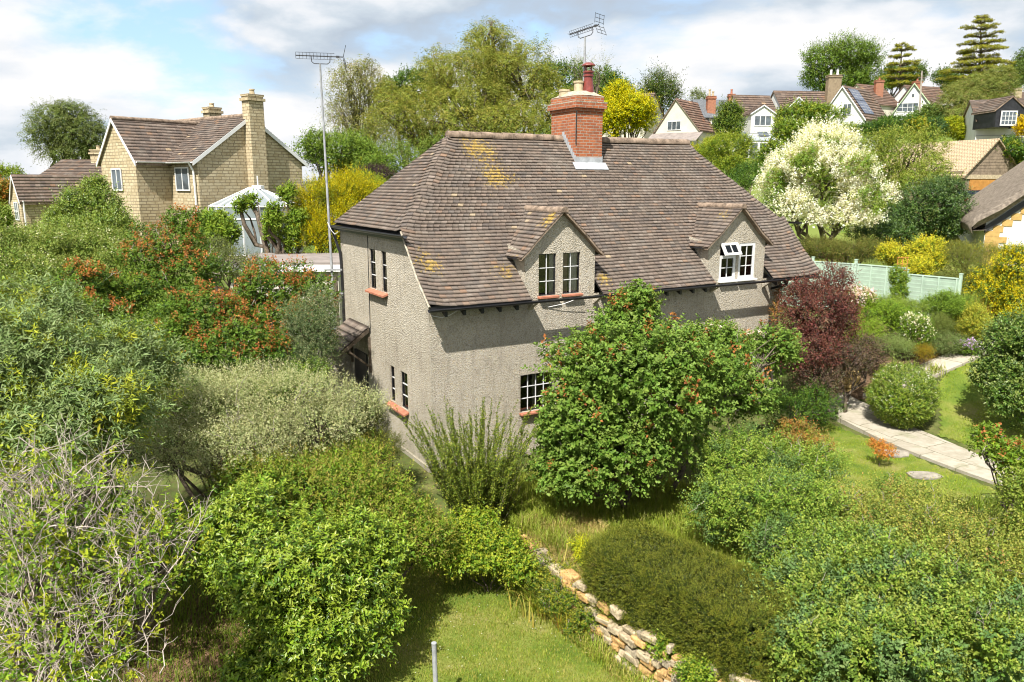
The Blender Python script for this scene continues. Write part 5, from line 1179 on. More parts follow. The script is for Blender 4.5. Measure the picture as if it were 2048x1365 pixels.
def cedar(label, tiers, base, seed, d, group):
    "layered cedar: flat plates of foliage on level limbs, sky between them"
    rng = np.random.default_rng(900+seed); q = at(*base); z0 = Tz(q[0], q[1]); o = thing('cedar', (q[0], q[1], z0), label, 'tree', group); lv = Leaves(); segs = []
    top = at(tiers[0][0], tiers[0][1]-6, d); tr = curve((q[0], q[1], z0-.3), top, 0, rng, 8, .004); segs.append((tr, np.linspace(.5, .06, 8)))
    for x, y, rx in tiers:
        c = at(x, y, d); r = rx*d/CAM_F; zc = c[2]; k = np.argmin(np.abs(tr[:, 2]-zc)); tc = np.array([np.interp(zc-.3*r*.3, tr[:, 2], tr[:, j]) for j in (0, 1)]+[zc-.12*r]); nb = max(4, int(3+r*1.2))
        for b in range(nb):
            an = b*2*pi/nb+rng.uniform(-.3, .3); L = r*rng.uniform(.65, 1.1); e = np.array([c[0]+cos(an)*L, c[1]+sin(an)*L, zc+rng.uniform(-.25, .15)]); P = curve(tc, e, .08*L, rng, 6, .015); segs.append((P, np.linspace(.12, .03, 6)*min(1, r/3+.3)))
            m = int(26*L); t = rng.uniform(.3, 1.03, m); pp = np.stack([np.interp(t*5, np.arange(6), P[:, j]) for j in range(3)], 1); wd = .30*L*np.sin(np.clip(t, 0, 1)*2.6)+.2; sd = np.array([-sin(an), cos(an), 0]); pp = pp+sd*(rng.uniform(-1, 1, m)*wd)[:, None]; pp[:, 2] += rng.uniform(-.05, .22, m)
            dirs = unit((e-tc)*[1, 1, 0]); Nn = unit(dirs+sd*rng.uniform(-1, 1, (m, 1)))
            sprigs(lv, pp, Nn, rng, [(.20, .22, .03, 3), (.28, .28, .04, 3), (.09, .12, .03, 2)], [(.36, .35, .05)], n=6, sl=.45, L=.28, W=.12, up=.15, out=1.2, rnd=.3, face=1.2)
    lv.build('crown', G_LEAF, o); tubes_np('trunk', segs, G_BARK, o, 5); LEAFN[0] += lv.n
# colours (linear base colours of the leaves themselves)
GM = (.095, .18, .026); GL = (.19, .30, .038); GY = (.30, .36, .04); GD = (.04, .095, .02); GG = (.15, .19, .085); GB = (.10, .16, .085)
YE = (.52, .46, .02); OL = (.15, .16, .035); RD = (.13, .03, .03); BR = (.20, .12, .05)
SEED = [(.42, .16, .045), (.50, .23, .07), (.32, .11, .035)]
G_TWIG = simple('bare_twig_bark', (.44, .375, .325), .2, 9, .9, .1)
# --- foreground left
shrub('apple_tree', 'apple tree with pale bare twigs and sparse leaves at the lower left', 'tree', [(120, 1010, 8.4, 210, 110), (40, 1170, 7.6, 170, 150), (230, 1150, 7.9, 150, 120), (130, 1310, 7.2, 210, 130), (330, 1080, 8.6, 90, 70)], (90, 1365, 8.2), 1,
      [(*GL, 3), (*GM, 2), (*GY, 2)], [(.33, .38, .05)], ns=640, n=8, sl=.16, L=.068, W=.03, kind='h', gap=.9, trunk=.07, stems=12, inner=.5, lump=.3, low=-.5, stem='trunk', crown='crown', twigs=430, twigmat=G_TWIG, twl=2.3)
shrub('bramble', 'leafy undergrowth beneath the bare-twigged apple tree', 'bramble', [(60, 1230, 10.6, 160, 120), (230, 1180, 11, 120, 80), (150, 1060, 11.4, 160, 80), (330, 1130, 11.8, 90, 60), (60, 1380, 9.6, 150, 70)], None, 301, [(*GM, 3), (*GL, 2), (*GD, 2)], [(.26, .32, .05)], ns=2600, n=6, sl=.2, L=.07, W=.04, gap=0.70, trunk=.02, stems=4)
shrub('laurel_shrub', 'big bright green leafy shrub beside the lower lawn', 'shrub', [(590, 1130, 11, 175, 120), (640, 1270, 10.6, 155, 130), (500, 1060, 11.8, 120, 110), (700, 1180, 11, 100, 120), (560, 1350, 10.2, 120, 70), (730, 1110, 11.4, 75, 80)], (620, 1365, 11.6), 2,
      [(*GL, 4), (*GM, 4), (.24, .32, .05, 2)], [(.29, .36, .06)], ns=5400, n=8, sl=.2, L=.085, W=.036, kind='h', gap=0.70, trunk=.06, lump=.22, droop=.3, up=.1, mat=G_LEAFG, spread=1.0)
shrub('spindle_shrub', 'yellow-green shrub with bronze tips between the grey bush and the cottage corner', 'shrub', [(630, 985, 13.2, 180, 75), (750, 1040, 12.9, 115, 85), (850, 1085, 12.8, 75, 60), (700, 935, 14, 110, 50), (520, 970, 13, 100, 75)], (760, 1150, 12.9), 3,
      [(*GL, 4), (*GM, 3), (.20, .22, .04, 3)], [(.36, .33, .10), (.30, .36, .07), (.32, .22, .09)], ns=5200, n=7, sl=.2, L=.07, W=.026, kind='q', gap=0.65, trunk=.05, lump=.2, up=.15)
shrub('cotoneaster', 'wide grey-green small-leaved cotoneaster spreading left of the cottage gable', 'shrub', [(400, 830, 14, 130, 85), (560, 810, 14.6, 165, 75), (700, 815, 15.4, 80, 38), (350, 900, 13, 100, 60), (490, 890, 13.4, 120, 70), (630, 860, 14.2, 100, 60)], (520, 960, 14), 4,
      [(.40, .43, .26, 4), (.31, .36, .19, 3), (.18, .23, .09, 2)], [(.54, .55, .40)], ns=8600, n=7, sl=.26, L=.035, W=.02, gap=0.65, up=.2, lump=.24, twigs=60, spread=.8, droop=.15, trunk=.05)
shrub('conifer_shrub', 'dark olive shrub by the lower gable windows', 'shrub', [(745, 850, 15.6, 35, 38), (770, 900, 15, 32, 38)], None, 5, [(.10, .12, .025, 3), (.07, .09, .02)], [(.2, .21, .05)], ns=1100, n=8, sl=.18, L=.04, W=.012, gap=.3)
arching('box_honeysuckle', 'feathery shrub of upright arching stems at the cottage corner', 'shrub', 955, 1062, 14.9, 170, 3.0, .52, [(.16, .23, .04, 3), (.10, .16, .03, 2), (.28, .33, .06, 2)], L=.042, W=.022, seed=6, tuft=.45, step=.016)
shrub('bramble', 'low bright bramble patch at the top of the lower lawn', 'bramble', [(950, 1080, 13.6, 75, 55), (1000, 1110, 13.2, 65, 38), (920, 1120, 13, 60, 30), (1040, 1140, 12.9, 40, 25)], None, 7, [(*GL, 3), (*GM, 2), (*GY, 1)], [(.36, .38, .06)], ns=1900, n=6, sl=.18, L=.06, W=.04, gap=.3, trunk=.015)
shrub('buddleia', 'tall grey-green long-leaved buddleia with yellowing lower leaves at the left', 'shrub', [(90, 740, 11.6, 150, 110), (210, 820, 11, 120, 95), (60, 650, 13, 110, 75), (260, 740, 12.6, 80, 80), (100, 880, 10.4, 150, 60), (-40, 760, 11, 120, 140)], (120, 1000, 11.8), 8,
      [(.17, .25, .11, 5), (.24, .32, .17, 3), (.12, .19, .06, 2)], [(.27, .36, .20)], pal2=[(.36, .40, .05, 3), (.26, .34, .06, 3)], p2=.5, p2wl=.6, ns=4400, n=9, sl=.36, L=.115, W=.026, kind='h', gap=0.70, up=.15, out=.7, rnd=.4, lump=.25, droop=.35, twigs=40, trunk=.04, flowers=None)
# spent lilacs
LK_ = 'lilacs with rusty seed heads left of the cottage'
def lilac(label, blobs, base, seed, ns=2600, fl=230, group=LK_, **k):
    kw = dict(pal=[(*GM, 4), (.11, .19, .03, 3), (*GD, 2)], tip=[(.14, .22, .04)], ns=ns, n=6, sl=.17, L=.07, W=.042, kind='h', gap=0.70, lump=.25, trunk=.05, stems=8, droop=.25, twigs=25, group=group,
              flowers=[('seed_heads', int(fl*.62), .06, .042, SEED, 18, .10, .6)]); kw.update(k); return shrub('lilac', label, 'shrub', blobs, base, seed, **kw)
lilac('tall rusty-headed lilac in front of the yellow stone house', [(345, 490, 21.5, 68, 50), (372, 447, 22, 36, 26), (300, 525, 21, 58, 50), (365, 560, 21, 85, 55), (300, 610, 20, 75, 55)], (360, 760, 20.5), 10)
lilac('leftmost rusty-headed lilac, low among the green hedge', [(175, 570, 18.5, 58, 38), (190, 640, 18, 60, 50)], None, 11, ns=1300, fl=170)
lilac('broad rusty-headed lilac above the grey cotoneaster', [(410, 640, 17.6, 90, 60), (460, 700, 16.8, 110, 60), (360, 700, 17, 70, 60), (520, 720, 17, 80, 50)], (430, 800, 17), 12, ns=3000, fl=260)
lilac('rusty-headed lilac beside the aerial mast', [(550, 580, 19, 75, 60), (620, 620, 19, 60, 65), (570, 670, 18.3, 90, 70), (510, 620, 18.8, 50, 50)], (580, 780, 18.4), 13, ns=2800, fl=230)
shrub('blue_grey_shrub', 'small-leaved blue-grey shrub against the cottage porch', 'shrub', [(620, 660, 17.6, 50, 60), (640, 610, 18.2, 32, 30), (600, 730, 17.2, 60, 50), (645, 700, 17.5, 38, 48)], None, 14, [(.12, .17, .09, 3), (.07, .12, .05, 3), (.22, .26, .15, 1)], [(.30, .33, .20)], ns=3000, n=7, sl=.24, L=.04, W=.02, gap=0.60)
lc = lilac('great round lilac with scattered rusty seed heads in front of the cottage wall', [(1290, 800, 15.6, 205, 150), (1175, 840, 15.2, 90, 125), (1270, 620, 16.4, 40, 60), (1280, 690, 16.2, 90, 75), (1400, 735, 16.8, 105, 80), (1485, 785, 17.4, 62, 55), (1195, 735, 15.8, 65, 65), (1135, 935, 14.8, 85, 65), (1230, 920, 14.6, 110, 80), (1550, 700, 18.4, 35, 55)], (1240, 1015, 15.3), 15,
      ns=8800, fl=150, group=None, L=.082, W=.058, n=7, sl=.22, gap=0.80, lump=.27, pal=[(.12, .21, .04, 4), (.085, .16, .028, 3), (.19, .28, .07, 2)], tip=[(.19, .29, .07)], shoots=.1, trunk=.08, stems=10, droop=.4, twigs=50, flowers=[('seed_heads', 140, .075, .05, SEED, 16, .11, .2)])
# --- foreground right
shrub('wild_rose_thicket', 'dense mid-green thicket right of the great lilac', 'shrub', [(1480, 930, 14.6, 110, 65), (1450, 1030, 13.4, 90, 70), (1560, 1020, 13, 120, 80), (1620, 940, 14.4, 90, 45), (1600, 1110, 12, 120, 80)], (1520, 1150, 13.4), 20,
      [(.17, .28, .05, 4), (.11, .20, .035, 3), (.26, .35, .07, 2)], [(.34, .42, .10)], pal2=[(.10, .18, .06, 2), (.15, .24, .09, 1)], p2=.45, p2wl=.9, ns=6400, n=7, sl=.2, L=.05, W=.028, gap=0.70, lump=.25, twigs=70, trunk=.04)
shrub('dogwood_thicket', 'lime and green thicket filling the lower right corner', 'shrub', [(1650, 1200, 11, 140, 90), (1570, 1290, 10.2, 120, 90), (1760, 1310, 9.6, 190, 100), (1850, 1200, 10.6, 140, 90), (1960, 1290, 9.6, 140, 120), (1740, 1130, 11.6, 110, 60)], (1750, 1365, 11), 21,
      [(.17, .27, .05, 4), (.12, .20, .045, 3), (.24, .31, .06, 2)], [(.31, .37, .10)], pal2=[(.12, .21, .08, 2), (.18, .28, .12, 1)], p2=.35, p2wl=.8, ns=7400, n=8, sl=.22, L=.06, W=.034, kind='h', gap=0.80, lump=.28, twigs=90, trunk=.04, stems=14)
shrub('hawthorn_thicket', 'looser yellow-green thicket with dead twigs below the garden path', 'shrub', [(1850, 1060, 12.6, 130, 60), (1960, 1120, 11.4, 130, 80), (1720, 1040, 13.2, 110, 50), (1800, 1000, 14, 70, 30)], (1860, 1200, 12.6), 22,
      [(.22, .28, .06, 4), (.15, .22, .045, 3), (.32, .34, .08, 2)], [(.40, .38, .12)], pal2=[(.36, .22, .10, 1), (.12, .20, .05, 3)], p2=.6, p2wl=.7, ns=5200, n=7, sl=.22, L=.045, W=.026, gap=0.80, lump=.3, twigs=120, trunk=.035)
shrub('climbing_rose', 'climbing rose with large pale pink blooms on the right of the front wall', 'climber', [(1440, 668, 20.2, 40, 22), (1500, 690, 20.6, 30, 24)], None, 64, [(*GM, 3), (*GL, 1)], [(.2, .28, .06)], ns=700, n=6, sl=.16, L=.06, W=.034, gap=.3, trunk=.015, stems=4, flowers=[('flowers', 14, .13, .11, [(.85, .66, .60), (.88, .76, .70)], 10, .06, .8)])
shrub('dead_creeper', 'dry orange-brown creeper on the recessed wall behind the downpipe', 'climber', [(1565, 590, 23.0, 16, 25), (1552, 630, 22.6, 10, 30), (1595, 580, 23.4, 18, 14)], None, 65, [(.42, .22, .09, 3), (.34, .16, .07, 2), (.22, .26, .08, 1)], None, ns=420, n=5, sl=.16, L=.05, W=.03, gap=.5, trunk=.01, stems=5, twigs=30)
shrub('elder_shrub', 'green shrub cut by the right edge below the end of the garden path', 'shrub', [(2045, 1020, 12, 55, 75), (2060, 1110, 11.6, 60, 60)], None, 24, [(.20, .27, .05, 3), (.13, .20, .04, 2)], [(.32, .36, .10)], ns=1300, n=7, sl=.22, L=.055, W=.03, gap=.6)
# clipped yew hedge on top of the stone wall
def yew():
    rng = np.random.default_rng(77); A, B = at(1225, 1085, 12.6), at(1480, 1330, 10.3)
    wlen = np.linalg.norm((B-A)[:2]); o = thing('yew_hedge', ((A+B)/2)*[1, 1, 0]+np.array([0, 0, Tz((A[0]+B[0])/2, (A[1]+B[1])/2)]), 'clipped dark olive yew hedge above the dry stone wall', 'hedge')
    lv = Leaves(); bl = []; c0 = np.array([1.78, 12.7]); dv = np.array([.62, -.785]); nv = np.array([.785, .62]); Lh = 3.45
    def surf(n, sc):
        a = rng.uniform(-1, 1, (n, 3)); ax = rng.choice(3, n, p=[.12, .42, .46]); a[np.arange(n), ax] = np.where(rng.random(n) < .5, -1, 1)
        rr = (np.abs(a)**10).sum(1)**(1/10); a = a/rr[:, None]*sc
        f = 1+.045*wob(a*[Lh/2, .62, .5], 5, .7)+.035*wob(a*[Lh/2, .62, .5], 8, .25); xy = c0+dv*((a[:, :1]+1)*Lh/2)+nv*(a[:, 1:2]*.70-.04)*f[:, None]; z = T(xy[:, 0], xy[:, 1]); hz = .56*f; zz_ = .06+a[:, 2]*hz
        P = np.stack([xy[:, 0], xy[:, 1], zz_], 1); Nn = unit(np.stack([dv[0]*a[:, 0]**5+nv[0]*a[:, 1]**5, dv[1]*a[:, 0]**5+nv[1]*a[:, 1]**5, a[:, 2]**5], 1)); k = (P[:, 2] > z-.05) & (Nn[:, 2] > -.5); return P[k], Nn[k]
    P, Nn = surf(26000, 1.0); sprigs(lv, P, Nn, rng, [(.085, .115, .016, 4), (.05, .075, .012, 4), (.13, .155, .024, 2)], [(.24, .26, .045)], n=7, sl=.13, L=.036, W=.010, up=.7, out=.9, rnd=.6, spread=.7, pal2=[(.17, .19, .03, 1)], p2=.5, p2wl=.35)
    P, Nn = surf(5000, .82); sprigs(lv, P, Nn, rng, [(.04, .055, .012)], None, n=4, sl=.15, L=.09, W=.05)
    bl = [(np.array([*(c0+dv*t), 0.]), .5) for t in (.4, 1.1, 1.8, 2.5, 3.2)]
    lv.build('foliage', G_LEAF, o)
    segs = []
    for c, r in bl: z = Tz(c[0], c[1]); segs.append((curve((c[0], c[1], z-.1), c, 0, rng, 5), np.linspace(.05, .02, 5)))
    tubes_np('stem', segs, G_BARK, o, 5)
yew()
# --- the right-hand garden
shrub('purple_plum', 'purple-leaved plum shrub at the right end of the cottage', 'shrub', [(1640, 640, 21.6, 65, 75), (1610, 700, 21.4, 70, 70), (1670, 590, 22, 32, 50), (1685, 650, 22, 28, 55), (1600, 610, 22, 35, 45)], (1640, 860, 21.6), 30,
      [(.12, .038, .04, 4), (.07, .035, .04, 3), (.17, .07, .06, 2), (.10, .09, .055, 1)], [(.23, .09, .08)], ns=3600, n=7, sl=.3, L=.06, W=.034, kind='q', gap=0.70, up=.2, out=.6, lump=.25, trunk=.05)
shrub('smoke_bush', 'dusky grey-purple shrub between the plum and the clipped ball', 'shrub', [(1690, 720, 21.4, 60, 45), (1640, 760, 21, 55, 45), (1730, 715, 21.8, 35, 40)], None, 31, [(.10, .075, .07, 3), (.14, .11, .07, 2), (.09, .10, .05, 1)], [(.17, .10, .09)], ns=1700, n=7, sl=.2, L=.05, W=.03, gap=.35)
shrub('dark_green_shrub', 'dark green shrub below the purple plum', 'shrub', [(1630, 820, 20.4, 50, 45), (1580, 830, 20.2, 50, 40)], None, 32, [(*GD, 3), (*GM, 2)], [(.12, .2, .03)], ns=1300, n=6, sl=.16, L=.05, W=.026, gap=.2)
shrub('photinia', 'low red-tipped shrub among the green thicket', 'shrub', [(1590, 880, 17.4, 40, 28), (1620, 905, 16.8, 50, 24)], None, 33, [(*GL, 3), (.16, .14, .05, 2)], [(.45, .14, .07), (.38, .26, .12)], ns=800, n=7, sl=.22, L=.075, W=.026, tipn=4, gap=.3, up=.5)
ball = shrub('clipped_ball_shrub', 'neatly clipped round shrub with tiny white flowers beside the garden path', 'shrub', [(1805, 792, 20.4, 61, 62)], None, 34, [(*GM, 3), (*GL, 2), (.20, .27, .05, 2)], [(.28, .34, .07)], ns=4200, n=6, sl=.10, L=.045, W=.028, gap=.15, lump=.05, mat=G_LEAFG, flowers=[('flowers', 120, .035, .03, [(.7, .7, .6)], 3, .03, .4)])
shrub('magnolia', 'glossy-leaved tree cut by the right edge over the lawn', 'tree', [(2030, 690, 19.5, 60, 60), (2050, 790, 19, 75, 70), (2000, 760, 19.4, 45, 50), (2090, 720, 19.5, 90, 90)], (2060, 905, 19.4), 35, [(.09, .17, .035, 3), (.06, .12, .025, 3), (.16, .24, .06, 2)], [(.24, .30, .10)], ns=3600, n=7, sl=.2, L=.085, W=.042, kind='h', gap=0.65, floor=True, mat=G_LEAFG, trunk=.08, stem='trunk', crown='crown')
lilac('lilac shoots with rusty heads entering the frame below the garden path', [(2045, 925, 13.2, 50, 40), (1975, 885, 13.6, 30, 25)], (2060, 1100, 13.2), 36, ns=420, fl=30, group=None, pal=[(*GL, 3), (*GM, 1)])
shrub('dead_fern', 'small orange-brown dead fern on the strip of lawn left of the path', 'fern', [(1770, 905, 17.6, 18, 14), (1752, 888, 17.8, 13, 8)], None, 37, [(.58, .27, .08, 2), (.46, .20, .07)], None, ns=200, n=7, sl=.12, L=.05, W=.02, gap=.1, inner=.2, trunk=.01, stems=2)
BD = [('border_shrub', 'rounded green shrub behind the white-flowered one', (1760, 640, 24, 48, 38), [(*GL, 3), (*GM, 2)], None, 1500, .05, .025),
      ('weigela', 'cream-flowered shrub in the middle of the flower border', (1828, 668, 23.4, 34, 42), [(*GM, 2), (*GL, 2)], ('flowers', 300, .06, .04, [(.80, .76, .50), (.85, .82, .68)], 4, .05, .3), 1000, .05, .026),
      ('border_shrub', 'light green bushy perennial in front of the fence', (1790, 622, 25.0, 60, 22), [(.20, .28, .06, 3), (.14, .22, .04, 2)], None, 1900, .06, .016),
      ('border_shrub', 'bright green shrub left of the fountain grass', (1890, 615, 25, 42, 28), [(.16, .26, .04, 3), (.10, .18, .03, 2)], None, 1500, .055, .024),
      ('euonymus', 'rounded yellow-green variegated shrub by the path bend', (1950, 655, 24.2, 36, 42), [(.36, .36, .06, 3), (.18, .26, .04, 2)], None, 1500, .045, .024),
      ('lavender', 'grey-green lavender clump beside the upper path', (1890, 690, 23.4, 40, 24), [(.16, .22, .09, 3), (.12, .18, .06, 2)], None, 900, .07, .012),
      ('aster_clump', 'clump with pale purple flowers beside the upper path', (1938, 697, 23, 24, 12), [(*GM, 2), (*GL, 1)], ('flowers', 60, .09, .06, [(.50, .32, .68), (.60, .45, .75)], 6, .05, .6), 350, .05, .02),
      ('heather', 'small golden-brown mound in the flower border', (1848, 708, 22.8, 20, 15), [(.30, .22, .03, 2), (.22, .20, .03, 1)], None, 500, .035, .008),
      ('hebe', 'grey-green low shrub beside the clipped ball', (1790, 700, 22.6, 42, 22), [(.17, .24, .08, 3), (.22, .28, .12, 2)], None, 1000, .05, .014),
      ('rose_bush', 'white and pink rose bush behind the purple plum', (1712, 605, 24.6, 34, 28), [(*GL, 2), (*GM, 1)], ('flowers', 150, .10, .08, [(.80, .70, .66), (.78, .58, .56)], 5, .08, .3), 800, .05, .026),
      ('acer', 'crimson low acer at the foot of the yellow shrub', (1975, 618, 27, 30, 18), [(.42, .05, .08, 3), (.30, .04, .06, 1)], None, 600, .07, .02),
      ('border_shrub', 'green perennial clump left of the white-flowered shrub', (1730, 675, 23.4, 34, 34), [(*GL, 3), (.20, .26, .05, 2)], None, 900, .055, .024),
      ('border_shrub', 'soft feathery green perennial in the middle of the border', (1872, 655, 24, 34, 28), [(.18, .23, .07, 3), (.12, .17, .04, 2)], None, 900, .07, .008)]
for i, (nm, lb, b, pal, fl, ns, L, W) in enumerate(BD):
    shrub(nm, lb, 'plant' if nm == 'border_shrub' else nm.replace('_', ' '), [b], None, 40+i, pal, [tuple(min(1, q*1.35) for q in pal[0][:3])], ns=ns, n=7, sl=.16, L=L, W=W, gap=.3, trunk=.015, stems=4, flowers=[fl] if fl else None, up=.2)
shrub('climber', 'dark green climber on a small wooden trellis against the fence', 'climber', [(1797, 560, 26.2, 14, 28), (1797, 590, 26.0, 15, 20)], None, 60, [(*GM, 2), (*GL, 2)], [(.24, .34, .06)], ns=900, n=6, sl=.12, L=.05, W=.03, gap=.1, trunk=.02)
p = at(1797, 600, 26.3); t = thing('trellis', (p[0], p[1], Tz(p[0], p[1])), 'narrow orange wooden trellis standing against the green fence', 'trellis'); m = MB(); z1 = at(1797, 514, 26.3)[2]
for x in (-.17, 0, .17): m.box((p[0]+x, p[1], (z1+p[2])/2), (.025, 0, 0), (0, .02, 0), (0, 0, z1-p[2]))
for k in range(8): m.box((p[0], p[1]-.02, z1-.03-k*.22), (.38, 0, 0), (0, .02, 0), (0, 0, .025))
m.build('lattice', G_NEWOAK, t)
# fountain grass
def grasses(name, label, cat, px, py, d, n, h, spread, pal, w_=.012, kind=None, arch=.5, tuft=.12):
    rng = np.random.default_rng(int(px*7+py)); q = at(px, py, d); x = q[0]+rng.normal(size=n)*tuft; y = q[1]+rng.normal(size=n)*tuft; z = T(x, y)
    o = thing(name, (q[0], q[1], Tz(q[0], q[1])), label, cat); V, F, C = [], [], []; an = rng.uniform(0, 6.28, n); H = h*rng.uniform(.6, 1.1, n); out = np.stack([np.cos(an), np.sin(an), 0*an], 1); sd = np.stack([-np.sin(an), np.cos(an), 0*an], 1); s = spread*rng.uniform(.2, 1, n)
    B = np.stack([x, y, z-.02], 1); k = 5; ts = np.linspace(0, 1, k); rows = []
    for t_ in ts:
        c = B+out*(s*t_**1.6)[:, None]*H[:, None]+np.array([0, 0, 1.])*(H*(t_-arch*t_**3*.6))[:, None]; ww = w_*(1-t_*.9); rows += [c-sd*ww, c+sd*ww]
    V = np.stack(rows, 1).reshape(-1, 3); i = 2*k*np.arange(n)[:, None]; F = np.concatenate([i+[2*j, 2*j+1, 2*j+3, 2*j+2] for j in range(k-1)]); C = np.repeat(jitc(rng, n, pal, .25), 2*k, 0)
    mesh_np('blades', V, F, 4, G_GRASS, o, col=C); return o
grasses('fountain_grass', 'tall arching bright green grass beside the fence', 'grass plant', 1915, 640, 25.6, 1500, 1.7, .45, [(.20, .28, .05), (.26, .33, .08)], .008, tuft=.3)
grasses('iris_clump', 'yellow-green iris clump at the front edge of the border', 'plant', 1875, 712, 22.4, 90, .4, .6, [(.30, .36, .10), (.38, .42, .18)], .018)
grasses('day_lily', 'clump of long strap leaves, some straw coloured, above the dry stone wall', 'plant', 1085, 1185, 12.7, 170, .75, .9, [(.24, .30, .05), (.40, .36, .10), (.13, .20, .03)], .016, tuft=.22)
grasses('montbretia', 'smaller clump of strap leaves at the edge of the lower lawn', 'plant', 1150, 1225, 12.1, 110, .5, .8, [(.28, .33, .05), (.42, .40, .06), (.30, .16, .06)], .013, tuft=.2)
shrub('wall_plants', 'low mixed weeds spilling over the top of the stone wall', 'plant', [(1120, 1195, 12.5, 60, 40), (1135, 1165, 12.8, 34, 26), (1185, 1215, 12.3, 22, 18), (1060, 1150, 13, 50, 30), (1175, 1240, 12, 30, 25), (1150, 1262, 12, 30, 20)], None, 61, [(*GM, 3), (.12, .16, .04, 2)], [(.40, .38, .05)], ns=1900, n=6, sl=.16, L=.045, W=.018, gap=0.60, trunk=.008, stems=4, twigs=30)
shrub('wall_ivy', 'ivy and bramble trails hanging over the stone wall below the hedge', 'climber', [(1330, 1290, 10.8, 34, 24), (1230, 1225, 11.75, 20, 14), (1400, 1345, 10.1, 45, 25)], None, 63, [(*GM, 2), (*GL, 2)], [(.34, .38, .07)], ns=620, n=6, sl=.16, L=.05, W=.032, gap=.3, trunk=.008, stems=2, up=-.1)
shrub('euphorbia', 'lime yellow euphorbia at the left end of the yew hedge', 'plant', [(1160, 1098, 13.2, 17, 18), (1165, 1120, 13, 15, 14)], None, 62, [(.25, .32, .04, 2)], [(.62, .60, .04)], ns=240, n=7, sl=.16, L=.04, W=.02, tipn=4, gap=.1, trunk=.008, stems=3, up=.6)
# --- middle distance right
shrub('variegated_dogwood_tree', 'large creamy white variegated tree behind the cottage roof', 'tree', [(1640, 350, 40, 90, 75), (1570, 370, 40, 60, 60), (1710, 390, 40, 65, 65), (1650, 290, 41, 55, 35), (1590, 430, 39, 60, 40), (1680, 440, 39.4, 70, 35)], (1636, 490, 40), 70,
      [(.88, .88, .74, 7), (.66, .68, .36, 3)], [(.92, .92, .86)], pal2=[(.17, .28, .04, 3), (.26, .34, .05, 2)], p2=.42, p2wl=1.9, mat=G_PETAL, ns=8600, n=6, sl=.33, L=.11, W=.065, gap=.7, lump=.3, trunk=.17, up=.2, out=.9, stem='trunk', crown='crown', low=-.55, inner=.25)
shrub('holly', 'dense dark green rounded tree right of the variegated tree', 'tree', [(1850, 420, 42, 72, 62), (1800, 450, 42, 50, 40), (1890, 450, 41.6, 38, 40), (1760, 470, 41, 60, 25)], (1845, 520, 42), 71, [(.045, .10, .025, 4), (.08, .16, .04, 2), (.03, .07, .02, 2)], [(.16, .24, .08)], ns=5200, n=6, sl=.26, L=.10, W=.055, gap=.35, lump=.2, mat=G_LEAFG, trunk=.15, stem='trunk', crown='crown')
shrub('amelanchier', 'airy yellow-green tree between the barn and the variegated tree', 'tree', [(1810, 310, 50, 70, 50), (1760, 340, 50, 45, 50), (1860, 345, 49, 45, 30), (1840, 370, 48, 60, 25), (1750, 300, 51, 35, 30)], (1800, 440, 50), 72, [(.22, .29, .05, 3), (.15, .23, .04, 3), (.30, .33, .10, 1)], [(.34, .37, .10)], ns=3400, n=6, sl=.4, L=.13, W=.06, gap=.8, lump=.3, trunk=.12, twigs=14, stem='trunk', crown='crown', inner=.2)
HB_ = 'row of shrubs between the barn and the hillside houses'
for i, (lb, b, pal, ns) in enumerate([('dark green shrub left in the row above the barn', [(1765, 262, 72, 42, 22), (1800, 250, 73, 35, 18)], [(*GD, 3), (*GM, 2)], 2000), ('yellow-flecked shrub in the row above the barn', [(1832, 262, 72, 22, 20)], [(.40, .38, .04, 2), (*GM, 2)], 800), ('blue-green shrub in the row above the barn', [(1862, 262, 72, 25, 22)], [(.06, .13, .05, 3), (*GM, 1)], 900),
      ('lime green clipped hedge above the barn', [(1905, 255, 72, 28, 16), (1935, 268, 71, 32, 14), (1955, 272, 70, 15, 12)], [(.34, .38, .03, 4), (.20, .28, .03, 2)], 1700), ('dark green hedge right of the barn gable', [(2020, 305, 58, 45, 22), (2060, 320, 58, 40, 30)], [(*GM, 3), (*GD, 2), (.3, .34, .04, 1)], 1500)]):
    shrub('garden_shrub' if i != 3 else 'clipped_hedge', lb, 'hedge' if i > 2 else 'shrub', b, None, 80+i, pal, None, ns=ns, n=5, sl=.3, L=.17, W=.09, gap=.25, trunk=.06, stems=3, twigs=0, group=HB_)
shrub('golden_shrub', 'bright yellow shrub at the right edge below the boarded white house', 'shrub', [(2046, 258, 60, 10, 18)], None, 86, [(.60, .45, .02)], None, ns=300, n=5, sl=.3, L=.15, W=.08, gap=.1)
# hedges behind the fence
shrub('escallonia_hedge', 'brownish green hedge behind the left part of the fence', 'hedge', [(1640, 500, 32.5, 40, 22), (1690, 505, 32, 45, 26), (1735, 505, 31.5, 30, 24)], None, 90, [(.14, .16, .035, 3), (.10, .13, .03, 2), (.22, .18, .07, 1)], [(.20, .20, .06)], ns=2600, n=7, sl=.22, L=.06, W=.02, gap=.3)
shrub('golden_privet', 'bright yellow variegated hedge shrub above the fence', 'hedge', [(1785, 512, 30.4, 32, 18), (1850, 515, 30, 45, 32), (1830, 545, 28.8, 30, 22)], None, 91, [(.56, .52, .05, 3), (.44, .44, .06, 2), (.16, .25, .03, 3)], [(.62, .58, .07)], ns=2800, n=6, sl=.2, L=.07, W=.04, gap=0.60)
shrub('box_hedge', 'dull olive hedge between two yellow shrubs behind the fence', 'hedge', [(1925, 530, 29.6, 55, 42), (1900, 570, 28.4, 40, 30), (1970, 560, 28.6, 50, 40)], None, 92, [(.15, .17, .04, 3), (.11, .14, .03, 2)], [(.20, .21, .06)], ns=3600, n=7, sl=.2, L=.05, W=.016, gap=.25)
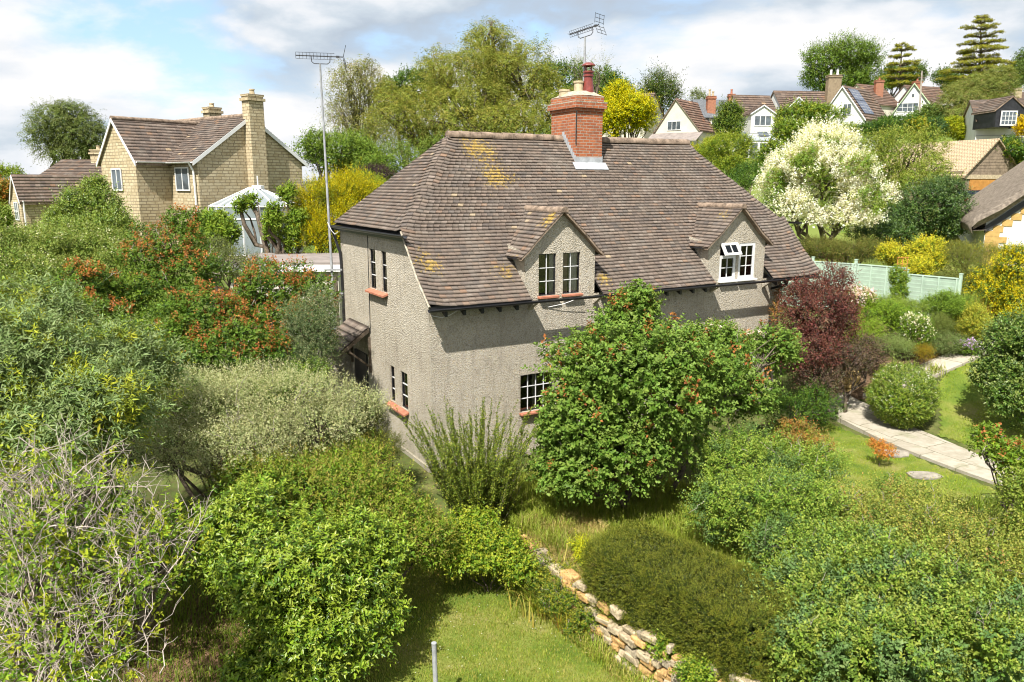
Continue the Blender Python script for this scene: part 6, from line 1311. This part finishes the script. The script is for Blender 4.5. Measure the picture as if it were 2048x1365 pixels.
shrub('yellow_flowering_shrub', 'tall dark shrub covered in yellow leaves and flowers at the right edge', 'shrub', [(2030, 540, 27, 45, 45), (1985, 580, 27, 45, 40), (2035, 610, 26.4, 50, 35), (2020, 640, 25.6, 30, 18)], None, 93, [(.56, .48, .03, 4), (.12, .2, .03, 4), (.07, .13, .02, 3)], [(.60, .52, .04)], ns=3600, n=6, sl=.2, L=.07, W=.04, gap=0.60)
shrub('thatch_hedge', 'olive hedge below the white wall of the thatched cottage', 'hedge', [(1960, 505, 34, 50, 16), (2030, 510, 33, 60, 20), (1900, 498, 34, 40, 12)], None, 94, [(.17, .19, .04, 3), (.30, .28, .05, 1)], None, ns=1800, n=6, sl=.2, L=.06, W=.03, gap=.25)
# behind the cottage, centre
shrub('weeping_willow', 'very large pale green weeping willow behind the cottage roof', 'tree', [(975, 95, 57, 42, 60), (880, 150, 57, 38, 45), (960, 190, 56, 130, 70), (850, 250, 55, 100, 75), (1050, 180, 56, 70, 75), (1110, 235, 56, 75, 65), (790, 240, 55, 50, 60), (960, 250, 53, 130, 70), (1010, 130, 57, 50, 45)], (960, 470, 57), 100,
      [(.25, .29, .06, 4), (.17, .22, .04, 3), (.32, .30, .08, 2), (.11, .16, .03, 1)], [(.33, .34, .09)], ns=12500, n=9, sl=1.0, L=.17, W=.04, gap=.75, lump=.3, trunk=.42, out=.5, up=.1, droop=.9, rnd=.5, face=.2, stems=16, stem='trunk', crown='crown', wl=3.2, twigs=25)
shrub('silver_birch', 'thin pale birch with drooping sprays, sky showing through', 'tree', [(700, 165, 62, 36, 45), (740, 170, 62, 30, 50), (690, 230, 62, 32, 45), (735, 250, 62, 40, 45)], (712, 400, 62), 101, [(.24, .24, .09, 3), (.17, .20, .05, 2)], None, ns=2300, n=10, sl=1.5, L=.19, W=.05, gap=.8, lump=.35, shoots=0, trunk=.2, out=.3, up=-.1, droop=1.2, stems=16, stem='trunk', crown='crown', inner=0, bark=G_PBARK, twigs=30)
shrub('dense_tree', 'dense green tree between the stone house and the willow', 'tree', [(680, 310, 50, 65, 45), (730, 330, 50, 50, 40), (635, 300, 50, 35, 35), (760, 350, 48, 40, 40)], (690, 430, 50), 102, [(.10, .18, .03, 3), (.15, .24, .04, 3)], [(.2, .29, .05)], ns=3800, n=6, sl=.4, L=.15, W=.08, gap=0.70, lump=.25, trunk=.2, stem='trunk', crown='crown')
DT = 'dark trees showing behind the willow'
shrub('dark_tree', 'dark green tree top left of the willow summit', 'tree', [(830, 175, 90, 50, 28), (790, 200, 90, 40, 30)], (820, 330, 90), 103, [(.07, .14, .03, 3), (.1, .17, .03, 1)], None, ns=1300, n=5, sl=.6, L=.3, W=.16, gap=0.60, trunk=.3, stems=3, stem='trunk', crown='crown', group=DT)
shrub('dark_tree', 'dark green tree behind the red brick chimney', 'tree', [(1130, 160, 88, 55, 35), (1200, 180, 88, 48, 35), (1170, 210, 86, 70, 35), (1225, 200, 88, 25, 25)], (1180, 330, 88), 104, [(.06, .13, .03, 3), (.1, .17, .03, 2)], None, ns=2600, n=5, sl=.6, L=.28, W=.15, gap=0.65, trunk=.3, stems=4, stem='trunk', crown='crown', group=DT)
shrub('wispy_tree', 'wispy grey-green tree top rising beside the chimney aerial', 'tree', [(1160, 145, 75, 26, 28), (1200, 150, 75, 20, 22)], (1170, 330, 75), 105, [(.2, .22, .08)], None, ns=260, n=8, sl=1.0, L=.15, W=.04, gap=.9, trunk=.15, inner=0, stem='trunk', crown='crown')
shrub('golden_tree', 'bright golden yellow tree right of the chimney', 'tree', [(1255, 225, 60, 52, 38), (1235, 195, 60, 22, 25), (1285, 235, 60, 27, 32), (1225, 245, 59, 25, 30)], (1255, 330, 60), 106, [(.50, .47, .02, 4), (.36, .40, .02, 3), (.22, .29, .03, 2)], [(.60, .55, .02)], ns=3600, n=6, sl=.4, L=.16, W=.08, gap=0.70, lump=.25, trunk=.15, stem='trunk', crown='crown')
shrub('conifer_tree', 'spiky dark conifer behind the cream gabled house', 'tree', [(1316, 168, 112, 20, 16), (1318, 185, 112, 34, 14), (1320, 198, 112, 40, 12)], (1318, 260, 112), 107, [(.07, .12, .03, 3), (.14, .17, .04, 2)], None, ns=900, n=7, sl=1.6, L=.4, W=.10, gap=.7, trunk=.2, out=1.6, up=.2, rnd=.2, droop=.1, stem='trunk', crown='crown', inner=.2)
shrub('small_birch', 'small grey-green tree top above the slate roofed cottage', 'tree', [(1398, 200, 115, 12, 17)], (1398, 260, 115), 108, [(.17, .22, .09)], None, ns=260, n=6, sl=.7, L=.25, W=.09, gap=0.70, trunk=.15, stem='trunk', crown='crown')
shrub('pyramid_bush', 'dark pointed evergreen in front of the slate roofed cottage', 'tree', [(1458, 252, 86, 28, 26), (1460, 225, 86, 18, 20)], (1458, 300, 86), 109, [(.10, .17, .03, 3), (.06, .11, .02, 2)], [(.2, .25, .04)], ns=1300, n=6, sl=.5, L=.22, W=.10, gap=.3, trunk=.15)
shrub('round_bush', 'bright yellow-green rounded bush below the garden room', 'shrub', [(1452, 305, 56, 45, 36), (1460, 335, 55, 30, 20)], (1452, 370, 56), 110, [(.20, .28, .035, 3), (.12, .20, .03, 2)], [(.36, .38, .05)], ns=2400, n=7, sl=.4, L=.12, W=.05, gap=.3, lump=.12, up=.2)
shrub('low_hedge', 'low clipped lime hedge left of the rounded bush', 'hedge', [(1400, 305, 60, 28, 12), (1425, 290, 60, 16, 14)], None, 111, [(.26, .33, .03, 3), (.44, .40, .03, 1)], None, ns=900, n=5, sl=.25, L=.12, W=.06, gap=.1, trunk=.05, stems=2)
shrub('garden_tree', 'glossy green tree in front of the long tiled house', 'tree', [(1600, 240, 66, 42, 26), (1645, 235, 66, 40, 22), (1580, 265, 64, 30, 25), (1690, 265, 64, 25, 12), (1540, 330, 52, 25, 40)], (1610, 330, 66), 112, [(.14, .23, .03, 3), (.09, .17, .03, 3), (.3, .33, .04, 1)], [(.26, .33, .05)], ns=3000, n=6, sl=.4, L=.17, W=.09, gap=0.70, lump=.3, trunk=.15, stem='trunk', crown='crown')
shrub('under_hedge', 'dark shrub beneath the rounded bush beside the roof edge', 'shrub', [(1500, 350, 50, 35, 22), (1470, 370, 48, 30, 18), (1560, 400, 44, 30, 30)], None, 113, [(*GM, 3), (*GD, 2)], None, ns=1500, n=6, sl=.3, L=.11, W=.055, gap=.2)
# far skyline right
shrub('big_ash_tree', 'big spreading green tree on the skyline above the solar panel house', 'tree', [(1650, 125, 150, 35, 32), (1700, 110, 150, 48, 30), (1730, 135, 150, 28, 30), (1640, 160, 150, 28, 22), (1680, 165, 150, 50, 22), (1730, 180, 150, 40, 15)], (1690, 240, 150), 120, [(.14, .23, .04, 4), (.09, .16, .03, 2), (.20, .27, .06, 1)], None, ns=4600, n=6, sl=1.1, L=.36, W=.17, gap=.8, lump=.3, trunk=.5, stems=10, stem='trunk', crown='crown', inner=.25)
CD = 'cedars on the skyline'
cedar('smaller flat-tiered cedar behind the cream hillside house', [(1803, 92, 12), (1806, 99, 21), (1800, 113, 22), (1808, 128, 28), (1805, 142, 30), (1800, 156, 38), (1806, 170, 36)], (1803, 230, 155), 121, 155, CD)
cedar('tallest tiered cedar on the skyline, right of the cream house', [(1964, 35, 12), (1966, 44, 22), (1964, 56, 30), (1966, 72, 32), (1960, 86, 36), (1966, 101, 44), (1962, 116, 40), (1958, 128, 52), (1950, 142, 60), (1945, 156, 62)], (1957, 240, 150), 122, 150, CD)
shrub('weeping_tree', 'weeping grey-green tree between the cedar and the boarded white house', 'tree', [(1960, 185, 110, 60, 28), (1995, 170, 110, 35, 28), (1930, 205, 108, 40, 28), (1990, 215, 106, 28, 24), (1950, 230, 104, 40, 20)], (1960, 280, 108), 123, [(.22, .26, .08, 3), (.15, .2, .05, 3), (.28, .25, .11, 1)], None, ns=4200, n=8, sl=1.5, L=.3, W=.08, gap=0.70, lump=.3, trunk=.25, droop=.8, out=.6, up=.1, stem='trunk', crown='crown')
FT = 'far trees behind the hillside houses'
for i, (lb, bl, ns) in enumerate([('dark tree behind the smaller cedar', [(1790, 155, 165, 28, 18), (1825, 150, 165, 22, 20), (1770, 165, 165, 18, 12)], 1100), ('dark tree left of the tallest cedar', [(1890, 155, 160, 22, 14), (1905, 180, 160, 22, 25), (1925, 170, 160, 20, 25)], 900), ('tree at the right edge of the skyline', [(2035, 150, 150, 25, 22), (2046, 115, 150, 8, 10), (2015, 170, 150, 22, 20)], 1000),
        ('low tree behind the satellite dish house', [(1240, 190, 120, 30, 14), (1285, 200, 125, 25, 10)], 500), ('low pale green tree beside the telegraph pole', [(1870, 232, 115, 35, 10), (1840, 240, 112, 18, 8)], 700), ('dark tree above the satellite dish house', [(1210, 190, 118, 30, 30)], 600)]):
    shrub('distant_tree', lb, 'tree', bl, None, 130+i, [(.09, .15, .04, 3), (.13, .2, .05, 2)], None, ns=ns, n=5, sl=.9, L=.42, W=.22, gap=0.80, trunk=.25, stems=3, stem='trunk', crown='crown', group=FT)
# --- left, middle distance
shrub('photinia_tree', 'large glossy bush in front of the bungalow', 'shrub', [(180, 425, 34, 55, 45), (170, 475, 33, 82, 42), (232, 460, 33.5, 38, 38), (125, 450, 34, 28, 38), (195, 372, 34.4, 20, 16)], (185, 530, 33.6), 140, [(.14, .23, .04, 3), (.09, .16, .03, 3), (.22, .29, .06, 2)], [(.24, .31, .07)], ns=5200, n=6, sl=.3, L=.11, W=.055, gap=0.65, lump=.25, mat=G_LEAFG)
shrub('birch_tree', 'rounded grey-green birch behind the bungalow', 'tree', [(130, 250, 78, 55, 40), (165, 270, 78, 45, 38), (95, 280, 78, 35, 38), (140, 225, 78, 35, 18), (190, 285, 78, 20, 35), (150, 310, 78, 50, 25)], (140, 385, 78), 141, [(.15, .19, .07, 3), (.10, .15, .04, 3)], [(.2, .24, .09)], ns=4000, n=8, sl=.8, L=.2, W=.07, gap=.8, lump=.3, trunk=.25, droop=.6, stem='trunk', crown='crown', inner=.2)
shrub('elder_hedge', 'wide hedge of elder with flat cream flower heads at the left edge', 'hedge', [(60, 512, 25, 110, 42), (180, 500, 26, 90, 45), (20, 570, 21, 110, 60), (140, 560, 22, 80, 35), (240, 540, 24, 50, 50), (-40, 500, 24, 80, 70), (90, 478, 28, 60, 20)], (100, 640, 24), 142, [(.15, .22, .05, 3), (.10, .17, .03, 3), (.22, .28, .07, 2)], [(.26, .32, .10)], ns=6800, n=6, sl=.26, L=.085, W=.04, gap=0.75, lump=.25, twigs=0, flowers=[('flowers', 420, .05, .04, [(.72, .70, .48)], 5, .07, .9)])
shrub('hazel_thicket', 'mixed green thicket behind the leftmost lilac', 'shrub', [(260, 610, 19.5, 60, 60), (330, 660, 19, 50, 50), (100, 640, 16, 90, 45), (250, 690, 15.5, 80, 50), (30, 620, 16, 70, 50)], (230, 760, 18), 143, [(*GM, 3), (*GL, 2), (*GD, 2)], [(.2, .28, .06)], ns=4200, n=6, sl=.2, L=.07, W=.04, gap=0.70, twigs=40)
shrub('ceanothus', 'grey dark leafed shrub left of the flat-roofed garage', 'shrub', [(460, 530, 25, 60, 28), (510, 545, 24, 40, 25), (420, 500, 26, 40, 25)], None, 144, [(.12, .14, .07, 3), (.09, .12, .05, 2), (.2, .25, .06, 1)], None, ns=1800, n=6, sl=.22, L=.06, W=.025, gap=0.60)
shrub('hedge_mass', 'green bramble undergrowth below the lilacs', 'bramble', [(440, 790, 15.6, 130, 30), (330, 800, 15, 80, 45), (600, 760, 16.6, 70, 30), (260, 790, 14, 60, 50)], None, 145, [(*GM, 3), (*GD, 2), (*GL, 1)], [(.2, .27, .07)], ns=2600, n=6, sl=.2, L=.06, W=.035, gap=0.60, twigs=30)
shrub('loquat_tree', 'broad-leaved bright green tree left of the conservatory', 'tree', [(425, 448, 31.5, 30, 20), (400, 475, 31, 30, 24), (448, 470, 31, 26, 24), (430, 500, 30.6, 34, 16)], (435, 540, 31), 146, [(.18, .28, .04, 3), (.11, .2, .03, 3)], [(.27, .36, .06)], ns=1400, n=6, sl=.25, L=.13, W=.07, kind='h', gap=0.80, lump=.3, trunk=.09, stem='trunk', crown='crown')
PO = 'pollarded trees in front of the conservatory'
shrub('pollarded_tree', 'left pollarded tree with leaning bare trunk in front of the conservatory', 'tree', [(500, 405, 31, 17, 9), (480, 415, 31, 10, 12), (540, 475, 30.6, 12, 12)], (565, 540, 30.6), 147, [(.18, .28, .04, 3), (.11, .2, .03, 2)], [(.27, .36, .06)], ns=230, n=6, sl=.2, L=.12, W=.06, kind='h', gap=0.60, trunk=.17, stems=2, stem='trunk', crown='crown', group=PO, bark=G_BARK)
shrub('pollarded_tree', 'right pollarded tree in two leafy clumps in front of the conservatory', 'tree', [(545, 448, 30, 17, 22), (545, 420, 30, 9, 10)], (553, 540, 30), 148, [(.18, .28, .04, 3), (.11, .2, .03, 2)], [(.27, .36, .06)], ns=330, n=6, sl=.2, L=.12, W=.06, kind='h', gap=0.60, trunk=.15, stems=2, stem='trunk', crown='crown', group=PO)
shrub('pollarded_tree', 'slim pollarded tree with high round tuft beside the golden conifer', 'tree', [(576, 390, 31, 14, 17), (592, 440, 30.6, 17, 17), (582, 480, 30.4, 16, 26)], (583, 545, 30.4), 149, [(.18, .28, .04, 3), (.11, .2, .03, 2)], [(.27, .36, .06)], ns=600, n=6, sl=.2, L=.11, W=.055, kind='h', gap=0.60, trunk=.1, stems=2, stem='trunk', crown='crown', group=PO)
shrub('golden_conifer', 'bright yellow-green feathery conifer left of the cottage roof', 'tree', [(650, 400, 32, 55, 35), (690, 395, 33, 50, 38), (630, 440, 31.6, 50, 32), (645, 480, 31.2, 55, 35), (720, 400, 34, 45, 30), (665, 450, 31.4, 45, 50)], (650, 540, 32), 150, [(.50, .44, .02, 4), (.34, .36, .02, 3), (.14, .19, .02, 2)], [(.60, .50, .03)], ns=4600, n=8, sl=.42, L=.10, W=.026, gap=.85, lump=.34, pal2=[(.16, .20, .02, 1)], p2=.55, p2wl=1.2, out=.9, up=.4, rnd=.35, spread=.6, stem='trunk', crown='crown')
shrub('domed_bush', 'smooth domed green bush behind the golden conifer', 'shrub', [(725, 375, 42, 45, 26), (760, 385, 41, 25, 20)], None, 151, [(.25, .31, .03, 3), (.18, .26, .03, 2)], None, ns=1400, n=6, sl=.2, L=.08, W=.035, gap=.05, lump=.06)
shrub('purple_hedge', 'dark purple foliage glimpsed under the willow', 'shrub', [(740, 345, 46, 35, 12), (770, 350, 45, 25, 12)], None, 152, [(.05, .03, .04)], None, ns=500, n=5, sl=.25, L=.09, W=.04, gap=.3)
shrub('back_hedge', 'green hedge under the willow behind the cottage ridge', 'hedge', [(800, 330, 50, 50, 40), (860, 320, 50, 60, 40), (940, 320, 50, 60, 40), (1040, 310, 50, 70, 40), (1120, 300, 50, 60, 40)], None, 153, [(.12, .19, .04, 3), (.17, .23, .05, 2)], None, ns=2600, n=6, sl=.4, L=.14, W=.07, gap=.3, stems=3)
# far left skyline
LT = 'low trees on the left horizon'
for i, (lb, b, pal) in enumerate([('bright green tree line left of the bungalow', [(15, 355, 62, 30, 16), (-20, 350, 62, 30, 20)], [(.2, .28, .04)]), ('orange-brown shrub left of the bungalow', [(10, 392, 52, 16, 22)], [(.42, .2, .05), (.2, .24, .05)]), ('green shrub against the left bungalow wall', [(0, 440, 47, 12, 22)], [(.16, .24, .04)])]):
    shrub('horizon_tree', lb, 'tree' if i == 0 else 'shrub', b, None, 160+i, pal, None, ns=700, n=5, sl=.4, L=.16, W=.08, gap=.3, group=LT if i == 0 else None, stems=3)
def daisies():
    rng = np.random.default_rng(8); P = np.array(LOWLAWN); X = rng.uniform(-3.4, 3, 1500); Y = rng.uniform(9, 14.6, 1500); k = in_poly(X, Y, LOWLAWN) & (wob(np.stack([X, Y, 0*X], 1), 4, 1.5) > -.1); X, Y = X[k][:130], Y[k][:130]
    B = np.stack([X, Y, T(X, Y)+.06], 1); lv = Leaves()
    for a in range(3): an = a*2.1; lv.add(B, np.tile([cos(an), sin(an), .15], (len(B), 1)), np.tile([0, 0, 1.], (len(B), 1)), .011, .011, jitc(rng, len(B), [(.8, .8, .74)], .1))
    props(lv.build('clover_flowers', G_PETAL), 'tiny white clover flowers dotted over the lower lawn', 'flowers', kind='stuff')
daisies()
GB_ = [(.22, .30, .05, 3), (.30, .36, .07, 3), (.46, .42, .16, 2), (.15, .22, .035, 1)]
grass_patch('grass', 'short sunlit grass of the lower lawn', LOWLAWN, 70000, .06, .0035, GB_, 1, .7)
grass_patch('grass', 'grass of the lawn beyond the garden path', RLAWN, 60000, .05, .005, [(.22, .32, .035, 4), (.30, .38, .05, 3), (.34, .34, .09, 1)], 2, .6)
grass_patch('grass', 'grass strip left of the garden path', [(7, 20.4), (9.05, 20.9), (9.2, 20.5), (10.85, 16.0), (8, 15.3), (7, 16)], 26000, .05, .0045, [(.22, .32, .035, 4), (.30, .36, .05, 3)], 3, .6)
grass_patch('tall_grass', 'long rough grass between the great lilac and the yew hedge', [(-1.2, 15.2), (.1, 16.8), (3, 17), (5.2, 15.6), (4.6, 13.2), (3.4, 12.2), (2.2, 13.1), (1.6, 13.2), (.6, 13.6), (-.3, 14.7)], 30000, .34, .006, [(.22, .30, .05, 4), (.30, .37, .07, 3), (.38, .36, .16, 1)], 4, .8)
WB = [(x-.0, y) for x, y in ((-.2, 13.6), (.3, 12.75), (.9, 11.85), (1.6, 10.8), (2.2, 9.9), (2.9, 9.9), (2.2, 11.05), (1.5, 12.05), (.95, 12.8), (.2, 13.9))]
grass_patch('weedy_grass', 'long weedy grass along the foot of the stone wall', WB, 5200, .20, .006, GB_+[(.45, .40, .18, 1)], 9, 1.0)
grass_patch('dry_grass', 'straw coloured dry grass along the top of the stone wall', [(.2, 14.7), (1.0, 15.1), (1.9, 14.4), (1.7, 13.4), (2.0, 12.2), (1.6, 11.9), (1.0, 12.75), (.3, 13.8)], 16000, .2, .005, [(.55, .44, .24, 4), (.42, .38, .16, 2), (.26, .30, .08, 2)], 5, 1.2)
grass_patch('rough_grass', 'rough grass and weeds at the foot of the left shrubs', [(-7.5, 10), (-7.5, 15), (-3, 16.5), (-1.2, 15.2), (-2.4, 14), (-3.4, 11), (-3.4, 9.5)], 16000, .22, .006, [(.14, .21, .03, 4), (.22, .28, .05, 2)], 6, .9)
grass_patch('rough_grass', 'rough green growth under the right-hand thickets', [(3, 9), (5, 15.5), (8, 16), (12, 15.5), (14, 12), (9, 8)], 20000, .3, .007, [(.14, .21, .03, 4), (.22, .28, .05, 2)], 7, .9)
print('leaf vertices', LEAFN[0])

# every surface colour scaled alike to suit the exposure
for m in bpy.data.materials:
    t = m.node_tree
    if t is None or m.name in ('black_gutter_paint', 'dark_room'): continue
    for n in list(t.nodes):
        if n.type in ('BSDF_PRINCIPLED', 'BSDF_TRANSLUCENT'):
            i = n.inputs[0]
            if i.is_linked:
                src = i.links[0].from_socket; k = .85; LK(t, mixc(t, 1.0, src, (k, k, k), 'MULTIPLY'), i)
